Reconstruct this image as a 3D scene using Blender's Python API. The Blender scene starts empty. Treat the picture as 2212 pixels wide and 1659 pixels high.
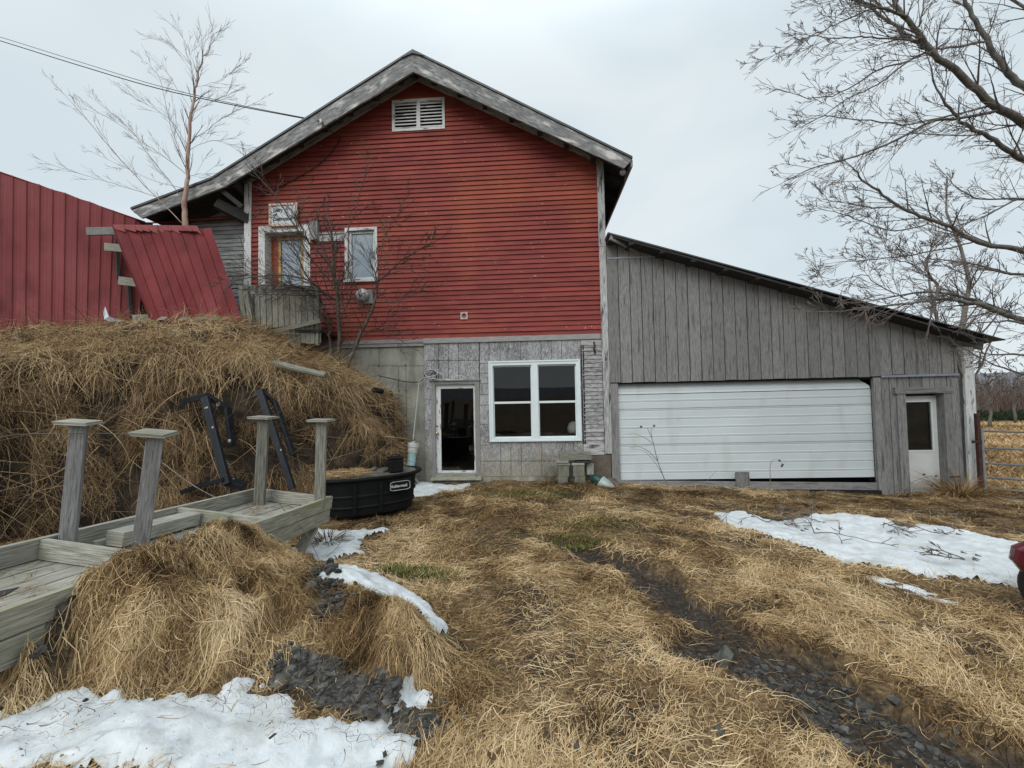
import bpy, math, random
import numpy as np
from mathutils import Vector, Matrix

rnd = random.Random(7)
NR = np.random.default_rng(11)
scene = bpy.context.scene
COL = scene.collection

# ------------------------------------------------------------------ camera
F, CX, CY = 850.0, 1106.0, 829.5          # the photograph measured at 2212 px width
YAW, PIT, ROL = math.radians(3.3), math.radians(1.9), math.radians(1.1)
CAM = np.array([0.0, 0.0, 1.75])
_c, _s = math.cos(YAW), math.sin(YAW)
FW = np.array([-_s*math.cos(PIT), _c*math.cos(PIT), math.sin(PIT)])
_r0 = np.array([_c, _s, 0.0]); _u0 = np.cross(_r0, FW)
RT = _r0*math.cos(ROL) - _u0*math.sin(ROL)
UP = _u0*math.cos(ROL) + _r0*math.sin(ROL)
cam_d = bpy.data.cameras.new('camera'); cam = bpy.data.objects.new('camera', cam_d); COL.objects.link(cam)
M = Matrix.Identity(4)
for i in range(3):
    M[i][0] = RT[i]; M[i][1] = UP[i]; M[i][2] = -FW[i]; M[i][3] = CAM[i]
cam.matrix_world = M
cam_d.sensor_width = 36.0; cam_d.lens = 36.0*F/2212.0
cam_d.clip_start = 0.05; cam_d.clip_end = 4000.0
scene.camera = cam

def ray(u, v): return FW + RT*((u-CX)/F) - UP*((v-CY)/F)
def py(u, v, y):
    d = ray(u, v); return CAM + d*(y/d[1])
def pz(u, v, z):
    d = ray(u, v); return CAM + d*((z-CAM[2])/d[2])

# ------------------------------------------------------------------ world and sun (overcast)
world = bpy.data.worlds.new("World"); scene.world = world; world.use_nodes = True
SKY_LO, SKY_HI, SKY_STR, ZEN = (0.635, 0.725, 0.775), (0.735, 0.81, 0.85), 1.0, 2.0
SUN_STR, SUN_EL, SUN_AZ = 1.5, math.radians(40), math.radians(200)
def build_world():
    nt = world.node_tree; nt.nodes.clear(); N = nt.nodes.new; L = nt.links.new
    out = N('ShaderNodeOutputWorld'); bg = N('ShaderNodeBackground'); bg.inputs[1].default_value = SKY_STR
    tc = N('ShaderNodeTexCoord')
    mp = N('ShaderNodeMapping'); mp.inputs['Scale'].default_value = (1.0, 1.0, 2.0)
    nz = N('ShaderNodeTexNoise'); nz.inputs['Scale'].default_value = 2.3; nz.inputs['Detail'].default_value = 3; nz.inputs['Roughness'].default_value = .5; nz.inputs['Distortion'].default_value = .3
    cr = N('ShaderNodeValToRGB'); cr.color_ramp.elements[0].position = .34; cr.color_ramp.elements[0].color = SKY_LO+(1,)
    cr.color_ramp.elements[1].position = .60; cr.color_ramp.elements[1].color = SKY_HI+(1,)
    sp = N('ShaderNodeSeparateXYZ'); mr = N('ShaderNodeMapRange'); mr.interpolation_type = 'SMOOTHSTEP'
    mr.inputs['From Min'].default_value = .60; mr.inputs['From Max'].default_value = .95; mr.inputs['To Min'].default_value = 1.0; mr.inputs['To Max'].default_value = ZEN
    ml = N('ShaderNodeVectorMath'); ml.operation = 'SCALE'
    sky = N('ShaderNodeTexSky'); sky.sky_type = 'NISHITA'; sky.sun_disc = False; sky.sun_elevation = SUN_EL; sky.sun_rotation = SUN_AZ
    bg2 = N('ShaderNodeBackground'); bg2.inputs[1].default_value = .06
    mx = N('ShaderNodeMixShader'); mx.inputs[0].default_value = .06
    L(tc.outputs['Generated'], mp.inputs[0]); L(mp.outputs[0], nz.inputs['Vector']); L(nz.outputs['Fac'], cr.inputs[0])
    L(tc.outputs['Generated'], sp.inputs[0]); L(sp.outputs['Z'], mr.inputs['Value'])
    L(cr.outputs[0], ml.inputs[0]); L(mr.outputs[0], ml.inputs['Scale']); L(ml.outputs[0], bg.inputs[0])
    L(sky.outputs[0], bg2.inputs[0]); L(bg.outputs[0], mx.inputs[1]); L(bg2.outputs[0], mx.inputs[2]); L(mx.outputs[0], out.inputs[0])
build_world()
sun_d = bpy.data.lights.new('sun', 'SUN'); sun_d.energy = SUN_STR; sun_d.angle = math.radians(35); sun_d.color = (1.0, .97, .93)
sun = bpy.data.objects.new('sun', sun_d); COL.objects.link(sun)
# light comes from behind and a little left of the photographer
sdir = Vector((math.sin(SUN_AZ)*math.cos(SUN_EL), math.cos(SUN_AZ)*math.cos(SUN_EL), math.sin(SUN_EL)))
sun.rotation_euler = sdir.to_track_quat('Z', 'Y').to_euler()
scene.view_settings.view_transform = 'Standard'; scene.view_settings.look = 'None'
scene.view_settings.exposure = 0.12; scene.view_settings.gamma = 1.0
scene.render.resolution_x = 1024; scene.render.resolution_y = 768
scene.cycles.max_bounces = 6; scene.cycles.transparent_max_bounces = 12

# ------------------------------------------------------------------ noise
def _hash(ix, iy, seed):
    h = (ix.astype(np.int64)*374761393 + iy.astype(np.int64)*668265263 + seed*974711) & 0x7fffffff
    h = (h ^ (h >> 13))*1274126177 & 0x7fffffff
    return ((h ^ (h >> 16)) & 0xffff)/65535.0
def vnoise(x, y, seed=0):
    x = np.asarray(x, float); y = np.asarray(y, float)
    ix = np.floor(x); iy = np.floor(y); fx = x-ix; fy = y-iy
    fx = fx*fx*(3-2*fx); fy = fy*fy*(3-2*fy); ix = ix.astype(int); iy = iy.astype(int)
    a = _hash(ix, iy, seed); b = _hash(ix+1, iy, seed); c = _hash(ix, iy+1, seed); d = _hash(ix+1, iy+1, seed)
    return (a*(1-fx)+b*fx)*(1-fy) + (c*(1-fx)+d*fx)*fy
def fbm(x, y, seed=0, o=4):
    s = 0; a = .5; t = 0
    for k in range(o):
        s = s + a*vnoise(np.asarray(x)*2**k, np.asarray(y)*2**k, seed+k); t += a; a *= .5
    return s/t
def sstep(a, b, x):
    t = np.clip((np.asarray(x, float)-a)/(b-a), 0, 1); return t*t*(3-2*t)

# ------------------------------------------------------------------ materials
def mat(name, cols, scale=(1, 1, 1), noise=4.0, detail=6, rough=.9, bump=.0, coord='Object', tint=None,
        spots=None, stain=None, metal=0.0, spec=.3, rampos=None, dist=0.0, coat=0.0):
    """cols: 2-4 colours on a noise ramp. tint=(attribute strength): face attribute 'tint' shifts value.
    spots=(colour, scale, threshold); stain=(colour, scale vec, noise scale, lo, hi)"""
    m = bpy.data.materials.new(name); m.use_nodes = True; nt = m.node_tree; nt.nodes.clear(); N = nt.nodes.new; L = nt.links.new
    out = N('ShaderNodeOutputMaterial'); b = N('ShaderNodeBsdfPrincipled'); L(b.outputs[0], out.inputs[0])
    b.inputs['Roughness'].default_value = rough; b.inputs['Metallic'].default_value = metal
    b.inputs['Specular IOR Level'].default_value = spec
    if coat: b.inputs['Coat Weight'].default_value = coat
    tc = N('ShaderNodeTexCoord'); mp = N('ShaderNodeMapping'); mp.inputs['Scale'].default_value = scale
    L(tc.outputs[coord], mp.inputs[0])
    nz = N('ShaderNodeTexNoise'); nz.inputs['Scale'].default_value = noise; nz.inputs['Detail'].default_value = detail
    nz.inputs['Roughness'].default_value = .6; nz.inputs['Distortion'].default_value = dist
    L(mp.outputs[0], nz.inputs['Vector'])
    cr = N('ShaderNodeValToRGB'); els = cr.color_ramp.elements
    n = len(cols); pos = rampos or [.3+.4*i/(n-1) for i in range(n)]
    els[0].position = pos[0]; els[0].color = tuple(cols[0])+(1,); els[1].position = pos[-1]; els[1].color = tuple(cols[-1])+(1,)
    for i in range(1, n-1):
        e = els.new(pos[i]); e.color = tuple(cols[i])+(1,)
    L(nz.outputs['Fac'], cr.inputs[0]); c = cr.outputs[0]
    if stain:
        sc, sv, sn, lo, hi = stain
        mp2 = N('ShaderNodeMapping'); mp2.inputs['Scale'].default_value = sv; L(tc.outputs[coord], mp2.inputs[0])
        n2 = N('ShaderNodeTexNoise'); n2.inputs['Scale'].default_value = sn; n2.inputs['Detail'].default_value = 5; L(mp2.outputs[0], n2.inputs['Vector'])
        r2 = N('ShaderNodeMapRange'); r2.inputs['From Min'].default_value = lo; r2.inputs['From Max'].default_value = hi; L(n2.outputs['Fac'], r2.inputs['Value'])
        mx = N('ShaderNodeMix'); mx.data_type = 'RGBA'; L(r2.outputs[0], mx.inputs[0]); L(c, mx.inputs[6]); mx.inputs[7].default_value = tuple(sc)+(1,); c = mx.outputs[2]
    if spots:
        sc, sn, th = spots
        n3 = N('ShaderNodeTexNoise'); n3.inputs['Scale'].default_value = sn; n3.inputs['Detail'].default_value = 3; L(tc.outputs[coord], n3.inputs['Vector'])
        r3 = N('ShaderNodeMapRange'); r3.inputs['From Min'].default_value = th; r3.inputs['From Max'].default_value = th+.03; L(n3.outputs['Fac'], r3.inputs['Value'])
        mx = N('ShaderNodeMix'); mx.data_type = 'RGBA'; L(r3.outputs[0], mx.inputs[0]); L(c, mx.inputs[6]); mx.inputs[7].default_value = tuple(sc)+(1,); c = mx.outputs[2]
    if tint:
        at = N('ShaderNodeAttribute'); at.attribute_name = 'tint'
        r4 = N('ShaderNodeMapRange'); r4.inputs['To Min'].default_value = 1-tint; r4.inputs['To Max'].default_value = 1+tint; L(at.outputs['Fac'], r4.inputs['Value'])
        vm = N('ShaderNodeVectorMath'); vm.operation = 'SCALE'; L(c, vm.inputs[0]); L(r4.outputs[0], vm.inputs['Scale']); c = vm.outputs[0]
    L(c, b.inputs['Base Color'])
    if bump:
        bp = N('ShaderNodeBump'); bp.inputs['Strength'].default_value = bump; bp.inputs['Distance'].default_value = .02
        L(nz.outputs['Fac'], bp.inputs['Height']); L(bp.outputs[0], b.inputs['Normal'])
    m['bsdf'] = b.name
    return m

def rampmat(name, cols, rough=.95, spec=.12):
    """colour straight from the 'tint' attribute"""
    m = bpy.data.materials.new(name); m.use_nodes = True; nt = m.node_tree; nt.nodes.clear(); N = nt.nodes.new; L = nt.links.new
    out = N('ShaderNodeOutputMaterial'); b = N('ShaderNodeBsdfPrincipled'); L(b.outputs[0], out.inputs[0]); b.inputs['Roughness'].default_value = rough
    b.inputs['Specular IOR Level'].default_value = spec
    at = N('ShaderNodeAttribute'); at.attribute_name = 'tint'
    cr = N('ShaderNodeValToRGB'); els = cr.color_ramp.elements
    n = len(cols)
    els[0].position = 0; els[0].color = tuple(cols[0])+(1,); els[1].position = 1; els[1].color = tuple(cols[-1])+(1,)
    for i in range(1, n-1):
        e = els.new(i/(n-1)); e.color = tuple(cols[i])+(1,)
    L(at.outputs['Fac'], cr.inputs[0]); L(cr.outputs[0], b.inputs['Base Color'])
    return m

def glassmat(name, refl=1.0, tintc=(.9, .93, .92)):
    m = bpy.data.materials.new(name); m.use_nodes = True; nt = m.node_tree; nt.nodes.clear(); N = nt.nodes.new; L = nt.links.new
    out = N('ShaderNodeOutputMaterial'); tr = N('ShaderNodeBsdfTransparent'); tr.inputs[0].default_value = tintc+(1,)
    gl = N('ShaderNodeBsdfGlossy'); gl.inputs['Roughness'].default_value = .015
    fr = N('ShaderNodeFresnel'); fr.inputs[0].default_value = 1.5
    mul = N('ShaderNodeMath'); mul.operation = 'MULTIPLY'; mul.inputs[1].default_value = refl; mul.use_clamp = True
    tc = N('ShaderNodeTexCoord'); nz = N('ShaderNodeTexNoise'); nz.inputs['Scale'].default_value = 1.5; bp = N('ShaderNodeBump'); bp.inputs['Strength'].default_value = .03
    L(tc.outputs['Object'], nz.inputs['Vector']); L(nz.outputs['Fac'], bp.inputs['Height']); L(bp.outputs[0], gl.inputs['Normal'])
    mx = N('ShaderNodeMixShader'); L(fr.outputs[0], mul.inputs[0]); L(mul.outputs[0], mx.inputs[0]); L(tr.outputs[0], mx.inputs[1]); L(gl.outputs[0], mx.inputs[2]); L(mx.outputs[0], out.inputs[0])
    return m

G = {}
G['red'] = mat('red_siding', [(.155, .030, .029), (.215, .043, .037), (.265, .058, .040)], (.35, 1, 3), 3.0, 8, .75, .25, tint=.16,
               spots=((.55, .36, .30), 17.0, .715), stain=((.30, .075, .042), (.5, 1, .35), 1.1, .48, .72))
G['greywood'] = mat('weathered_grey_wood', [(.12, .118, .115), (.26, .257, .25), (.40, .395, .385)], (1.0, 26, 1), 5.0, 8, .9, .35, 'UV', tint=.16)
G['annexwood'] = mat('weathered_board', [(.09, .09, .089), (.215, .212, .208), (.32, .316, .31)], (1.6, 24, 1), 4.0, 9, .9, .3, 'UV', tint=.15, dist=.8,
                     stain=((.065, .062, .06), (.7, 9, 1), 2.0, .54, .74))
G['paleboard'] = mat('flaking_pale_board', [(.15, .15, .15), (.38, .38, .375), (.56, .56, .55)], (1.2, 14, 1), 4.0, 9, .85, .3, 'UV', tint=.1,
                     stain=((.07, .07, .075), (.8, 5, 1), 2.6, .54, .66))
G['barge'] = mat('lichened_bargeboard', [(.09, .095, .095), (.21, .215, .215), (.38, .38, .38)], (1.3, 8, 1), 4.0, 10, .9, .3, 'UV', tint=.1,
                 stain=((.60, .59, .57), (1, 3.0, 1), 2.2, .54, .68), dist=.4)
G['dockwood'] = mat('old_treated_wood', [(.12, .117, .095), (.28, .272, .23), (.46, .445, .395)], (1.3, 22, 1), 4.0, 8, .85, .35, 'UV', tint=.2,
                    stain=((.19, .20, .09), (1, 1.4, 1), 1.6, .55, .75))
G['dockgreen'] = mat('algae_stained_board', [(.13, .125, .095), (.29, .28, .22), (.47, .46, .41)], (1.3, 20, 1), 4, 8, .85, .35, 'UV', tint=.15, stain=((.22, .21, .09), (.8, 3, 1), 1.6, .50, .70))
G['whitewood'] = mat('chipped_white_paint', [(.38, .38, .37), (.60, .61, .60), (.68, .69, .68)], (1.2, 10, 1), 5, 8, .7, .2, 'UV', stain=((.16, .155, .15), (1, 4, 1), 3.5, .58, .66))
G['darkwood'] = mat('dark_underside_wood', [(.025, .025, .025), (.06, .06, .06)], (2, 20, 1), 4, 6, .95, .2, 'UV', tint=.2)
G['concrete'] = mat('concrete', [(.16, .16, .135), (.27, .27, .23), (.36, .36, .315)], (1, 1, .6), 2.2, 10, .95, .3, stain=((.12, .13, .085), (1, 1, .25), 3.0, .50, .75))
G['osb'] = None
G['peel'] = mat('peeling_grey_clapboard', [(.11, .105, .105), (.29, .285, .285), (.44, .43, .43)], (1, 1, 3), 9, 8, .9, .3, tint=.15)
G['winggrey'] = mat('grey_clapboard', [(.12, .125, .125), (.25, .255, .255), (.36, .365, .36)], (.5, 1, 4), 5, 8, .9, .3, tint=.15)
G['vinyl'] = mat('white_vinyl', [(.60, .67, .68), (.70, .76, .77)], (1, 1, 1), 3, 4, .45, 0, spec=.4)
G['gdoor'] = mat('white_panel_door', [(.52, .57, .58), (.59, .64, .655)], (.4, 1, 1), 1.5, 5, .5, .0, stain=((.46, .49, .47), (1.3, 1, .6), 1.8, .55, .85), spots=((.30, .27, .23), 15.0, .75))
G['sdoor'] = mat('white_steel_door', [(.52, .53, .52), (.62, .63, .62)], (1, 1, 1), 2.0, 5, .5, .02)
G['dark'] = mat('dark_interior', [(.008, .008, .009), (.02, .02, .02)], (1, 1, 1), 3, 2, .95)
G['darkroom'] = mat('dim_room', [(.035, .033, .03), (.06, .055, .05)], (1, 1, 1), 1.5, 4, .95)
G['glass'] = glassmat('window_glass', 1.5)
G['skyglass'] = mat('blue_grey_pane', [(.22, .27, .32), (.34, .40, .45)], (1, 1, 1), 2.5, 5, .12, 0, spec=.8)  # opaque pane with a sky-like blue-grey put into its base colour
G['metalroof'] = mat('dark_metal_roof', [(.05, .055, .057), (.10, .105, .108)], (1, 1, 1), 3, 5, .5, .05, metal=.4)
G['redmetal'] = mat('faded_red_metal', [(.185, .040, .042), (.225, .054, .056), (.255, .070, .072)], (1, 1, .5), 1.3, 8, .6, .04, tint=.08, spec=.15,
                    stain=((.15, .036, .038), (1, 1, .35), 2.3, .56, .72))
G['black'] = mat('black_plastic', [(.004, .0045, .005), (.009, .0095, .010)], (1, 1, 1), 5, 5, .6, .1, spec=.18)
G['blackmetal'] = mat('chipped_black_steel', [(.007, .010, .015), (.016, .020, .027)], (1, 1, 1), 6, 5, .4, .05, spec=.5, spots=((.45, .44, .42), 9.0, .70))
G['pvcwhite'] = mat('white_pvc', [(.50, .52, .50), (.66, .68, .66)], (1, 1, 1), 5, 4, .4, 0)
G['pvcteal'] = mat('pale_teal_pvc', [(.27, .45, .47), (.38, .56, .57)], (1, 1, 1), 5, 5, .45, 0, stain=((.55, .62, .60), (1, 1, 3), 4, .55, .7))
G['cordwhite'] = mat('white_cord', [(.45, .46, .44), (.6, .6, .58)], noise=8)
G['cordblack'] = mat('black_cable', [(.015, .015, .016), (.03, .03, .032)], noise=8)
G['brass'] = mat('worn_brass', [(.42, .34, .2), (.6, .5, .33)], noise=9, rough=.3, metal=.8)
G['steel'] = mat('galvanised_tube', [(.23, .25, .28), (.36, .38, .42)], noise=6, rough=.45, metal=.4)
G['rust'] = mat('rusty_steel', [(.035, .018, .018), (.10, .045, .035)], noise=12, rough=.9)
G['meter'] = mat('meter_glass', [(.30, .31, .30), (.50, .51, .49)], noise=9, rough=.15, spec=.7)
G['yellowwood'] = mat('ochre_painted_wood', [(.38, .22, .07), (.55, .37, .14)], (1, 1, 1), 6, 6, .7)
G['orangewood'] = mat('orange_red_door_paint', [(.22, .045, .022), (.36, .085, .035)], (1, 1, 2), 4, 6, .6)
G['bark'] = mat('grey_bark', [(.06, .056, .052), (.13, .122, .11), (.20, .19, .17)], (1, 1, .5), 9, 8, .95, .5, stain=((.075, .085, .045), (1, 1, 1), 3, .55, .7))
G['barkpale'] = mat('pale_grey_bark', [(.13, .12, .10), (.23, .215, .19)], (1, 1, .5), 9, 8, .95, .4)
G['twig'] = mat('thin_twigs', [(.085, .070, .064), (.19, .16, .145)], noise=3, rough=.9)
G['birchtwig'] = mat('birch_twigs', [(.13, .10, .095), (.22, .18, .17)], noise=3, rough=.9)
G['birch'] = mat('birch_bark', [(.28, .15, .125), (.42, .28, .22), (.60, .51, .41)], (1, 1, .35), 5, 8, .8, .2, stain=((.06, .05, .04), (1, 1, 2.5), 6, .62, .68))
G['shrubbark'] = mat('shrub_bark', [(.05, .042, .036), (.14, .118, .095)], (1, 1, .4), 9, 6, .95, .3)
G['shrubtwig'] = mat('dark_shrub_twigs', [(.045, .034, .03), (.11, .085, .072)], noise=3)
G['weed'] = mat('dry_weed_stem', [(.16, .13, .10), (.28, .235, .18)], noise=5)
G['straw'] = rampmat('dead_straw', [(.030, .018, .009), (.14, .083, .038), (.34, .222, .105), (.55, .390, .205), (.70, .54, .33)])
G['bankstraw'] = rampmat('hanging_dead_grass', [(.025, .016, .010), (.115, .072, .040), (.25, .168, .092), (.42, .290, .155), (.60, .45, .265)])
G['moss'] = rampmat('moss_green', [(.05, .048, .018), (.17, .165, .05)])
G['ground'] = None
G['bankdirt'] = mat('dark_bank_earth', [(.014, .011, .008), (.035, .026, .018), (.07, .05, .032)], noise=6, rough=1, bump=.4)
G['snow'] = mat('old_snow', [(.46, .50, .52), (.60, .635, .65), (.67, .695, .705)], noise=9, detail=12, rough=.7, bump=.8, spots=((.17, .14, .10), 34.0, .70), stain=((.42, .41, .37), (1, 1, 1), 2.6, .54, .74))
G['slate'] = mat('slate_chips', [(.024, .023, .021), (.058, .056, .050), (.11, .107, .098)], noise=14, rough=.75, bump=.3, tint=.5)
G['rock'] = mat('grey_field_stone', [(.04, .042, .038), (.085, .088, .076), (.16, .158, .135)], noise=9, rough=.85, bump=.6)
G['cinder'] = mat('mossy_block', [(.12, .115, .095), (.24, .235, .20)], (1, 1, .3), 7, 8, .95, .4, stain=((.13, .17, .03), (1, 1, .8), 3.5, .52, .68))
G['bag'] = mat('pale_plastic_bag', [(.20, .25, .22), (.46, .52, .49)], (1, 1, 1), 7, 6, .4, .3)
G['baggreen'] = mat('dark_green_plastic', [(.008, .035, .028), (.02, .07, .055)], noise=6, rough=.35)
G['carred'] = mat('dark_red_car_paint', [(.10, .008, .016), (.13, .012, .022)], noise=3, rough=.22, coat=.6, spec=.6)
G['rubber'] = mat('tyre_rubber', [(.014, .014, .015), (.03, .03, .03)], noise=14, rough=.85, bump=.3)
G['hill'] = mat('distant_wooded_hill', [(.105, .105, .125), (.135, .135, .155), (.16, .155, .17)], noise=.02, detail=9, rough=1)  # bluish distance haze is mixed into this base colour
G['evergreen'] = rampmat('evergreen_brush', [(.012, .022, .012), (.04, .06, .03)])
G['brush'] = rampmat('leafless_brush', [(.05, .035, .03), (.12, .085, .07), (.17, .13, .11)])
G['signface'] = mat('pale_sign_face', [(.50, .54, .56), (.58, .62, .64)], noise=3, rough=.5)
G['signrim'] = mat('pink_cream_frame', [(.50, .36, .30), (.66, .56, .47)], noise=5)
G['ink'] = mat('dark_lettering', [(.03, .04, .05), (.04, .05, .06)], noise=3)
G['inkpink'] = mat('faded_pink_lettering', [(.50, .28, .33), (.56, .34, .38)], noise=3)
G['inkwhite'] = mat('white_lettering', [(.62, .63, .62), (.7, .7, .69)], noise=3)
G['mossrail'] = mat('mossy_grey_rail', [(.045, .045, .035), (.14, .14, .12), (.30, .30, .27)], noise=12, detail=8, rough=1, bump=.6)
G['porchwood'] = mat('lichened_porch_boards', [(.08, .08, .062), (.19, .188, .155), (.30, .297, .255)], (1.3, 18, 1), 4, 8, .95, .3, 'UV', tint=.2)

def osb_mat():
    m = bpy.data.materials.new('weathered_strand_board'); m.use_nodes = True; nt = m.node_tree; nt.nodes.clear(); N = nt.nodes.new; L = nt.links.new
    out = N('ShaderNodeOutputMaterial'); b = N('ShaderNodeBsdfPrincipled'); L(b.outputs[0], out.inputs[0]); b.inputs['Roughness'].default_value = .95
    b.inputs['Specular IOR Level'].default_value = .15
    tc = N('ShaderNodeTexCoord')
    cols = []
    for ang, sc in ((.55, 16), (-.75, 14), (1.45, 17)):
        m0 = N('ShaderNodeMapping'); m0.inputs['Rotation'].default_value = (0, ang, 0); L(tc.outputs['Object'], m0.inputs[0])
        mp = N('ShaderNodeMapping'); mp.inputs['Scale'].default_value = (sc, 1, sc*3.4); L(m0.outputs[0], mp.inputs[0])
        vo = N('ShaderNodeTexVoronoi'); vo.inputs['Scale'].default_value = 1.0; L(mp.outputs[0], vo.inputs['Vector']); cols.append(vo)
    def sep(v):
        s = N('ShaderNodeSeparateColor'); L(v.outputs['Color'], s.inputs[0]); return s.outputs[0]
    mx1 = N('ShaderNodeMath'); mx1.operation = 'MAXIMUM'; L(sep(cols[0]), mx1.inputs[0]); L(sep(cols[1]), mx1.inputs[1])
    ad = N('ShaderNodeMath'); ad.operation = 'MULTIPLY'; L(mx1.outputs[0], ad.inputs[0]); L(sep(cols[2]), ad.inputs[1])
    nz = N('ShaderNodeTexNoise'); nz.inputs['Scale'].default_value = 1.6; nz.inputs['Detail'].default_value = 7; L(tc.outputs['Object'], nz.inputs['Vector'])
    a2 = N('ShaderNodeMath'); a2.operation = 'MULTIPLY_ADD'; L(ad.outputs[0], a2.inputs[0]); a2.inputs[1].default_value = .62; L(nz.outputs['Fac'], a2.inputs[2])
    cr = N('ShaderNodeValToRGB'); e = cr.color_ramp.elements; e[0].position = .40; e[0].color = (.15, .15, .15, 1); e[1].position = 1.0; e[1].color = (.44, .44, .445, 1)
    k = e.new(.66); k.color = (.28, .28, .285, 1)
    L(a2.outputs[0], cr.inputs[0])
    # ochre damp staining low on the sheet, its own ragged shape
    sp = N('ShaderNodeSeparateXYZ'); L(tc.outputs['Object'], sp.inputs[0])
    n2 = N('ShaderNodeTexNoise'); n2.inputs['Scale'].default_value = 3; n2.inputs['Detail'].default_value = 6; L(tc.outputs['Object'], n2.inputs['Vector'])
    mm = N('ShaderNodeMath'); mm.operation = 'MULTIPLY_ADD'; L(n2.outputs['Fac'], mm.inputs[0]); mm.inputs[1].default_value = -1.3; L(sp.outputs['Z'], mm.inputs[2])
    mr = N('ShaderNodeMapRange'); mr.inputs['From Min'].default_value = .15; mr.inputs['From Max'].default_value = -.7; L(mm.outputs[0], mr.inputs['Value'])
    ml = N('ShaderNodeMath'); ml.operation = 'MULTIPLY'; ml.inputs[1].default_value = .6; L(mr.outputs[0], ml.inputs[0])
    mx = N('ShaderNodeMix'); mx.data_type = 'RGBA'; L(ml.outputs[0], mx.inputs[0]); L(cr.outputs[0], mx.inputs[6]); mx.inputs[7].default_value = (.27, .235, .15, 1)
    L(mx.outputs[2], b.inputs['Base Color'])
    bp = N('ShaderNodeBump'); bp.inputs['Strength'].default_value = .25; bp.inputs['Distance'].default_value = .01; L(ad.outputs[0], bp.inputs['Height']); L(bp.outputs[0], b.inputs['Normal'])
    return m
G['osb'] = osb_mat()

def ground_mat():
    m = bpy.data.materials.new('wet_earth_and_thatch'); m.use_nodes = True; nt = m.node_tree; nt.nodes.clear(); N = nt.nodes.new; L = nt.links.new
    out = N('ShaderNodeOutputMaterial'); b = N('ShaderNodeBsdfPrincipled'); L(b.outputs[0], out.inputs[0]); b.inputs['Roughness'].default_value = .9
    b.inputs['Specular IOR Level'].default_value = .25
    tc = N('ShaderNodeTexCoord')
    def noise(sc, det, r=.6):
        n = N('ShaderNodeTexNoise'); n.inputs['Scale'].default_value = sc; n.inputs['Detail'].default_value = det; n.inputs['Roughness'].default_value = r; L(tc.outputs['Object'], n.inputs['Vector']); return n
    n1 = noise(28, 8); n2 = noise(.25, 6)
    def ramp(src, cs):
        cr = N('ShaderNodeValToRGB'); e = cr.color_ramp.elements; e[0].position = cs[0][0]; e[0].color = cs[0][1]+(1,); e[1].position = cs[-1][0]; e[1].color = cs[-1][1]+(1,)
        for p, c in cs[1:-1]:
            k = e.new(p); k.color = c+(1,)
        L(src, cr.inputs[0]); return cr.outputs[0]
    earth = ramp(n1.outputs['Fac'], [(.3, (.018, .013, .009)), (.5, (.045, .032, .020)), (.7, (.10, .07, .04))])
    gravel = ramp(n1.outputs['Fac'], [(.3, (.018, .014, .011)), (.55, (.045, .037, .030)), (.75, (.095, .083, .070))])
    field = ramp(n2.outputs['Fac'], [(.35, (.14, .085, .045)), (.5, (.25, .175, .085)), (.65, (.33, .24, .125))])
    n3 = noise(1.6, 7); thatch = ramp(n1.outputs['Fac'], [(.3, (.05, .032, .016)), (.5, (.155, .102, .050)), (.7, (.30, .205, .105))])
    mt = N('ShaderNodeMapRange'); mt.inputs['From Min'].default_value = .40; mt.inputs['From Max'].default_value = .54; L(n3.outputs['Fac'], mt.inputs['Value'])
    mx0 = N('ShaderNodeMix'); mx0.data_type = 'RGBA'; L(mt.outputs[0], mx0.inputs[0]); L(earth, mx0.inputs[6]); L(thatch, mx0.inputs[7]); earth = mx0.outputs[2]
    at = N('ShaderNodeAttribute'); at.attribute_name = 'tint'       # 0 earth, 1 gravel
    mx = N('ShaderNodeMix'); mx.data_type = 'RGBA'; L(at.outputs['Fac'], mx.inputs[0]); L(earth, mx.inputs[6]); L(gravel, mx.inputs[7])
    sp = N('ShaderNodeSeparateXYZ'); L(tc.outputs['Object'], sp.inputs[0])
    mr = N('ShaderNodeMapRange'); mr.inputs['From Min'].default_value = 11; mr.inputs['From Max'].default_value = 16; L(sp.outputs['Y'], mr.inputs['Value'])
    mx2 = N('ShaderNodeMix'); mx2.data_type = 'RGBA'; L(mr.outputs[0], mx2.inputs[0]); L(mx.outputs[2], mx2.inputs[6]); L(field, mx2.inputs[7])
    L(mx2.outputs[2], b.inputs['Base Color'])
    bp = N('ShaderNodeBump'); bp.inputs['Strength'].default_value = .7; bp.inputs['Distance'].default_value = .03; L(n1.outputs['Fac'], bp.inputs['Height']); L(bp.outputs[0], b.inputs['Normal'])
    return m
G['ground'] = ground_mat()

# ------------------------------------------------------------------ object helpers
def tag(o, label=None, cat=None, group=None, kind=None):
    if label: o['label'] = label
    if cat: o['category'] = cat
    if group: o['group'] = group
    if kind: o['kind'] = kind
    return o
def thing(name, label, cat, loc=(0, 0, 0), group=None):
    o = bpy.data.objects.new(name, None); COL.objects.link(o); o.location = tuple(float(a) for a in loc); o.empty_display_size = .2
    return tag(o, label, cat, group)
def wloc(o):
    v = Vector((0, 0, 0))
    while o is not None:
        v += o.location; o = o.parent
    return v
def link(name, me, material, parent=None):
    if material is not None: me.materials.append(material)
    o = bpy.data.objects.new(name, me); COL.objects.link(o)
    if parent is not None: o.parent = parent
    return o
A3 = lambda p: np.asarray(p, float)
def nrm(v):
    v = A3(v); n = np.linalg.norm(v); return v/n if n > 1e-9 else v

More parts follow.
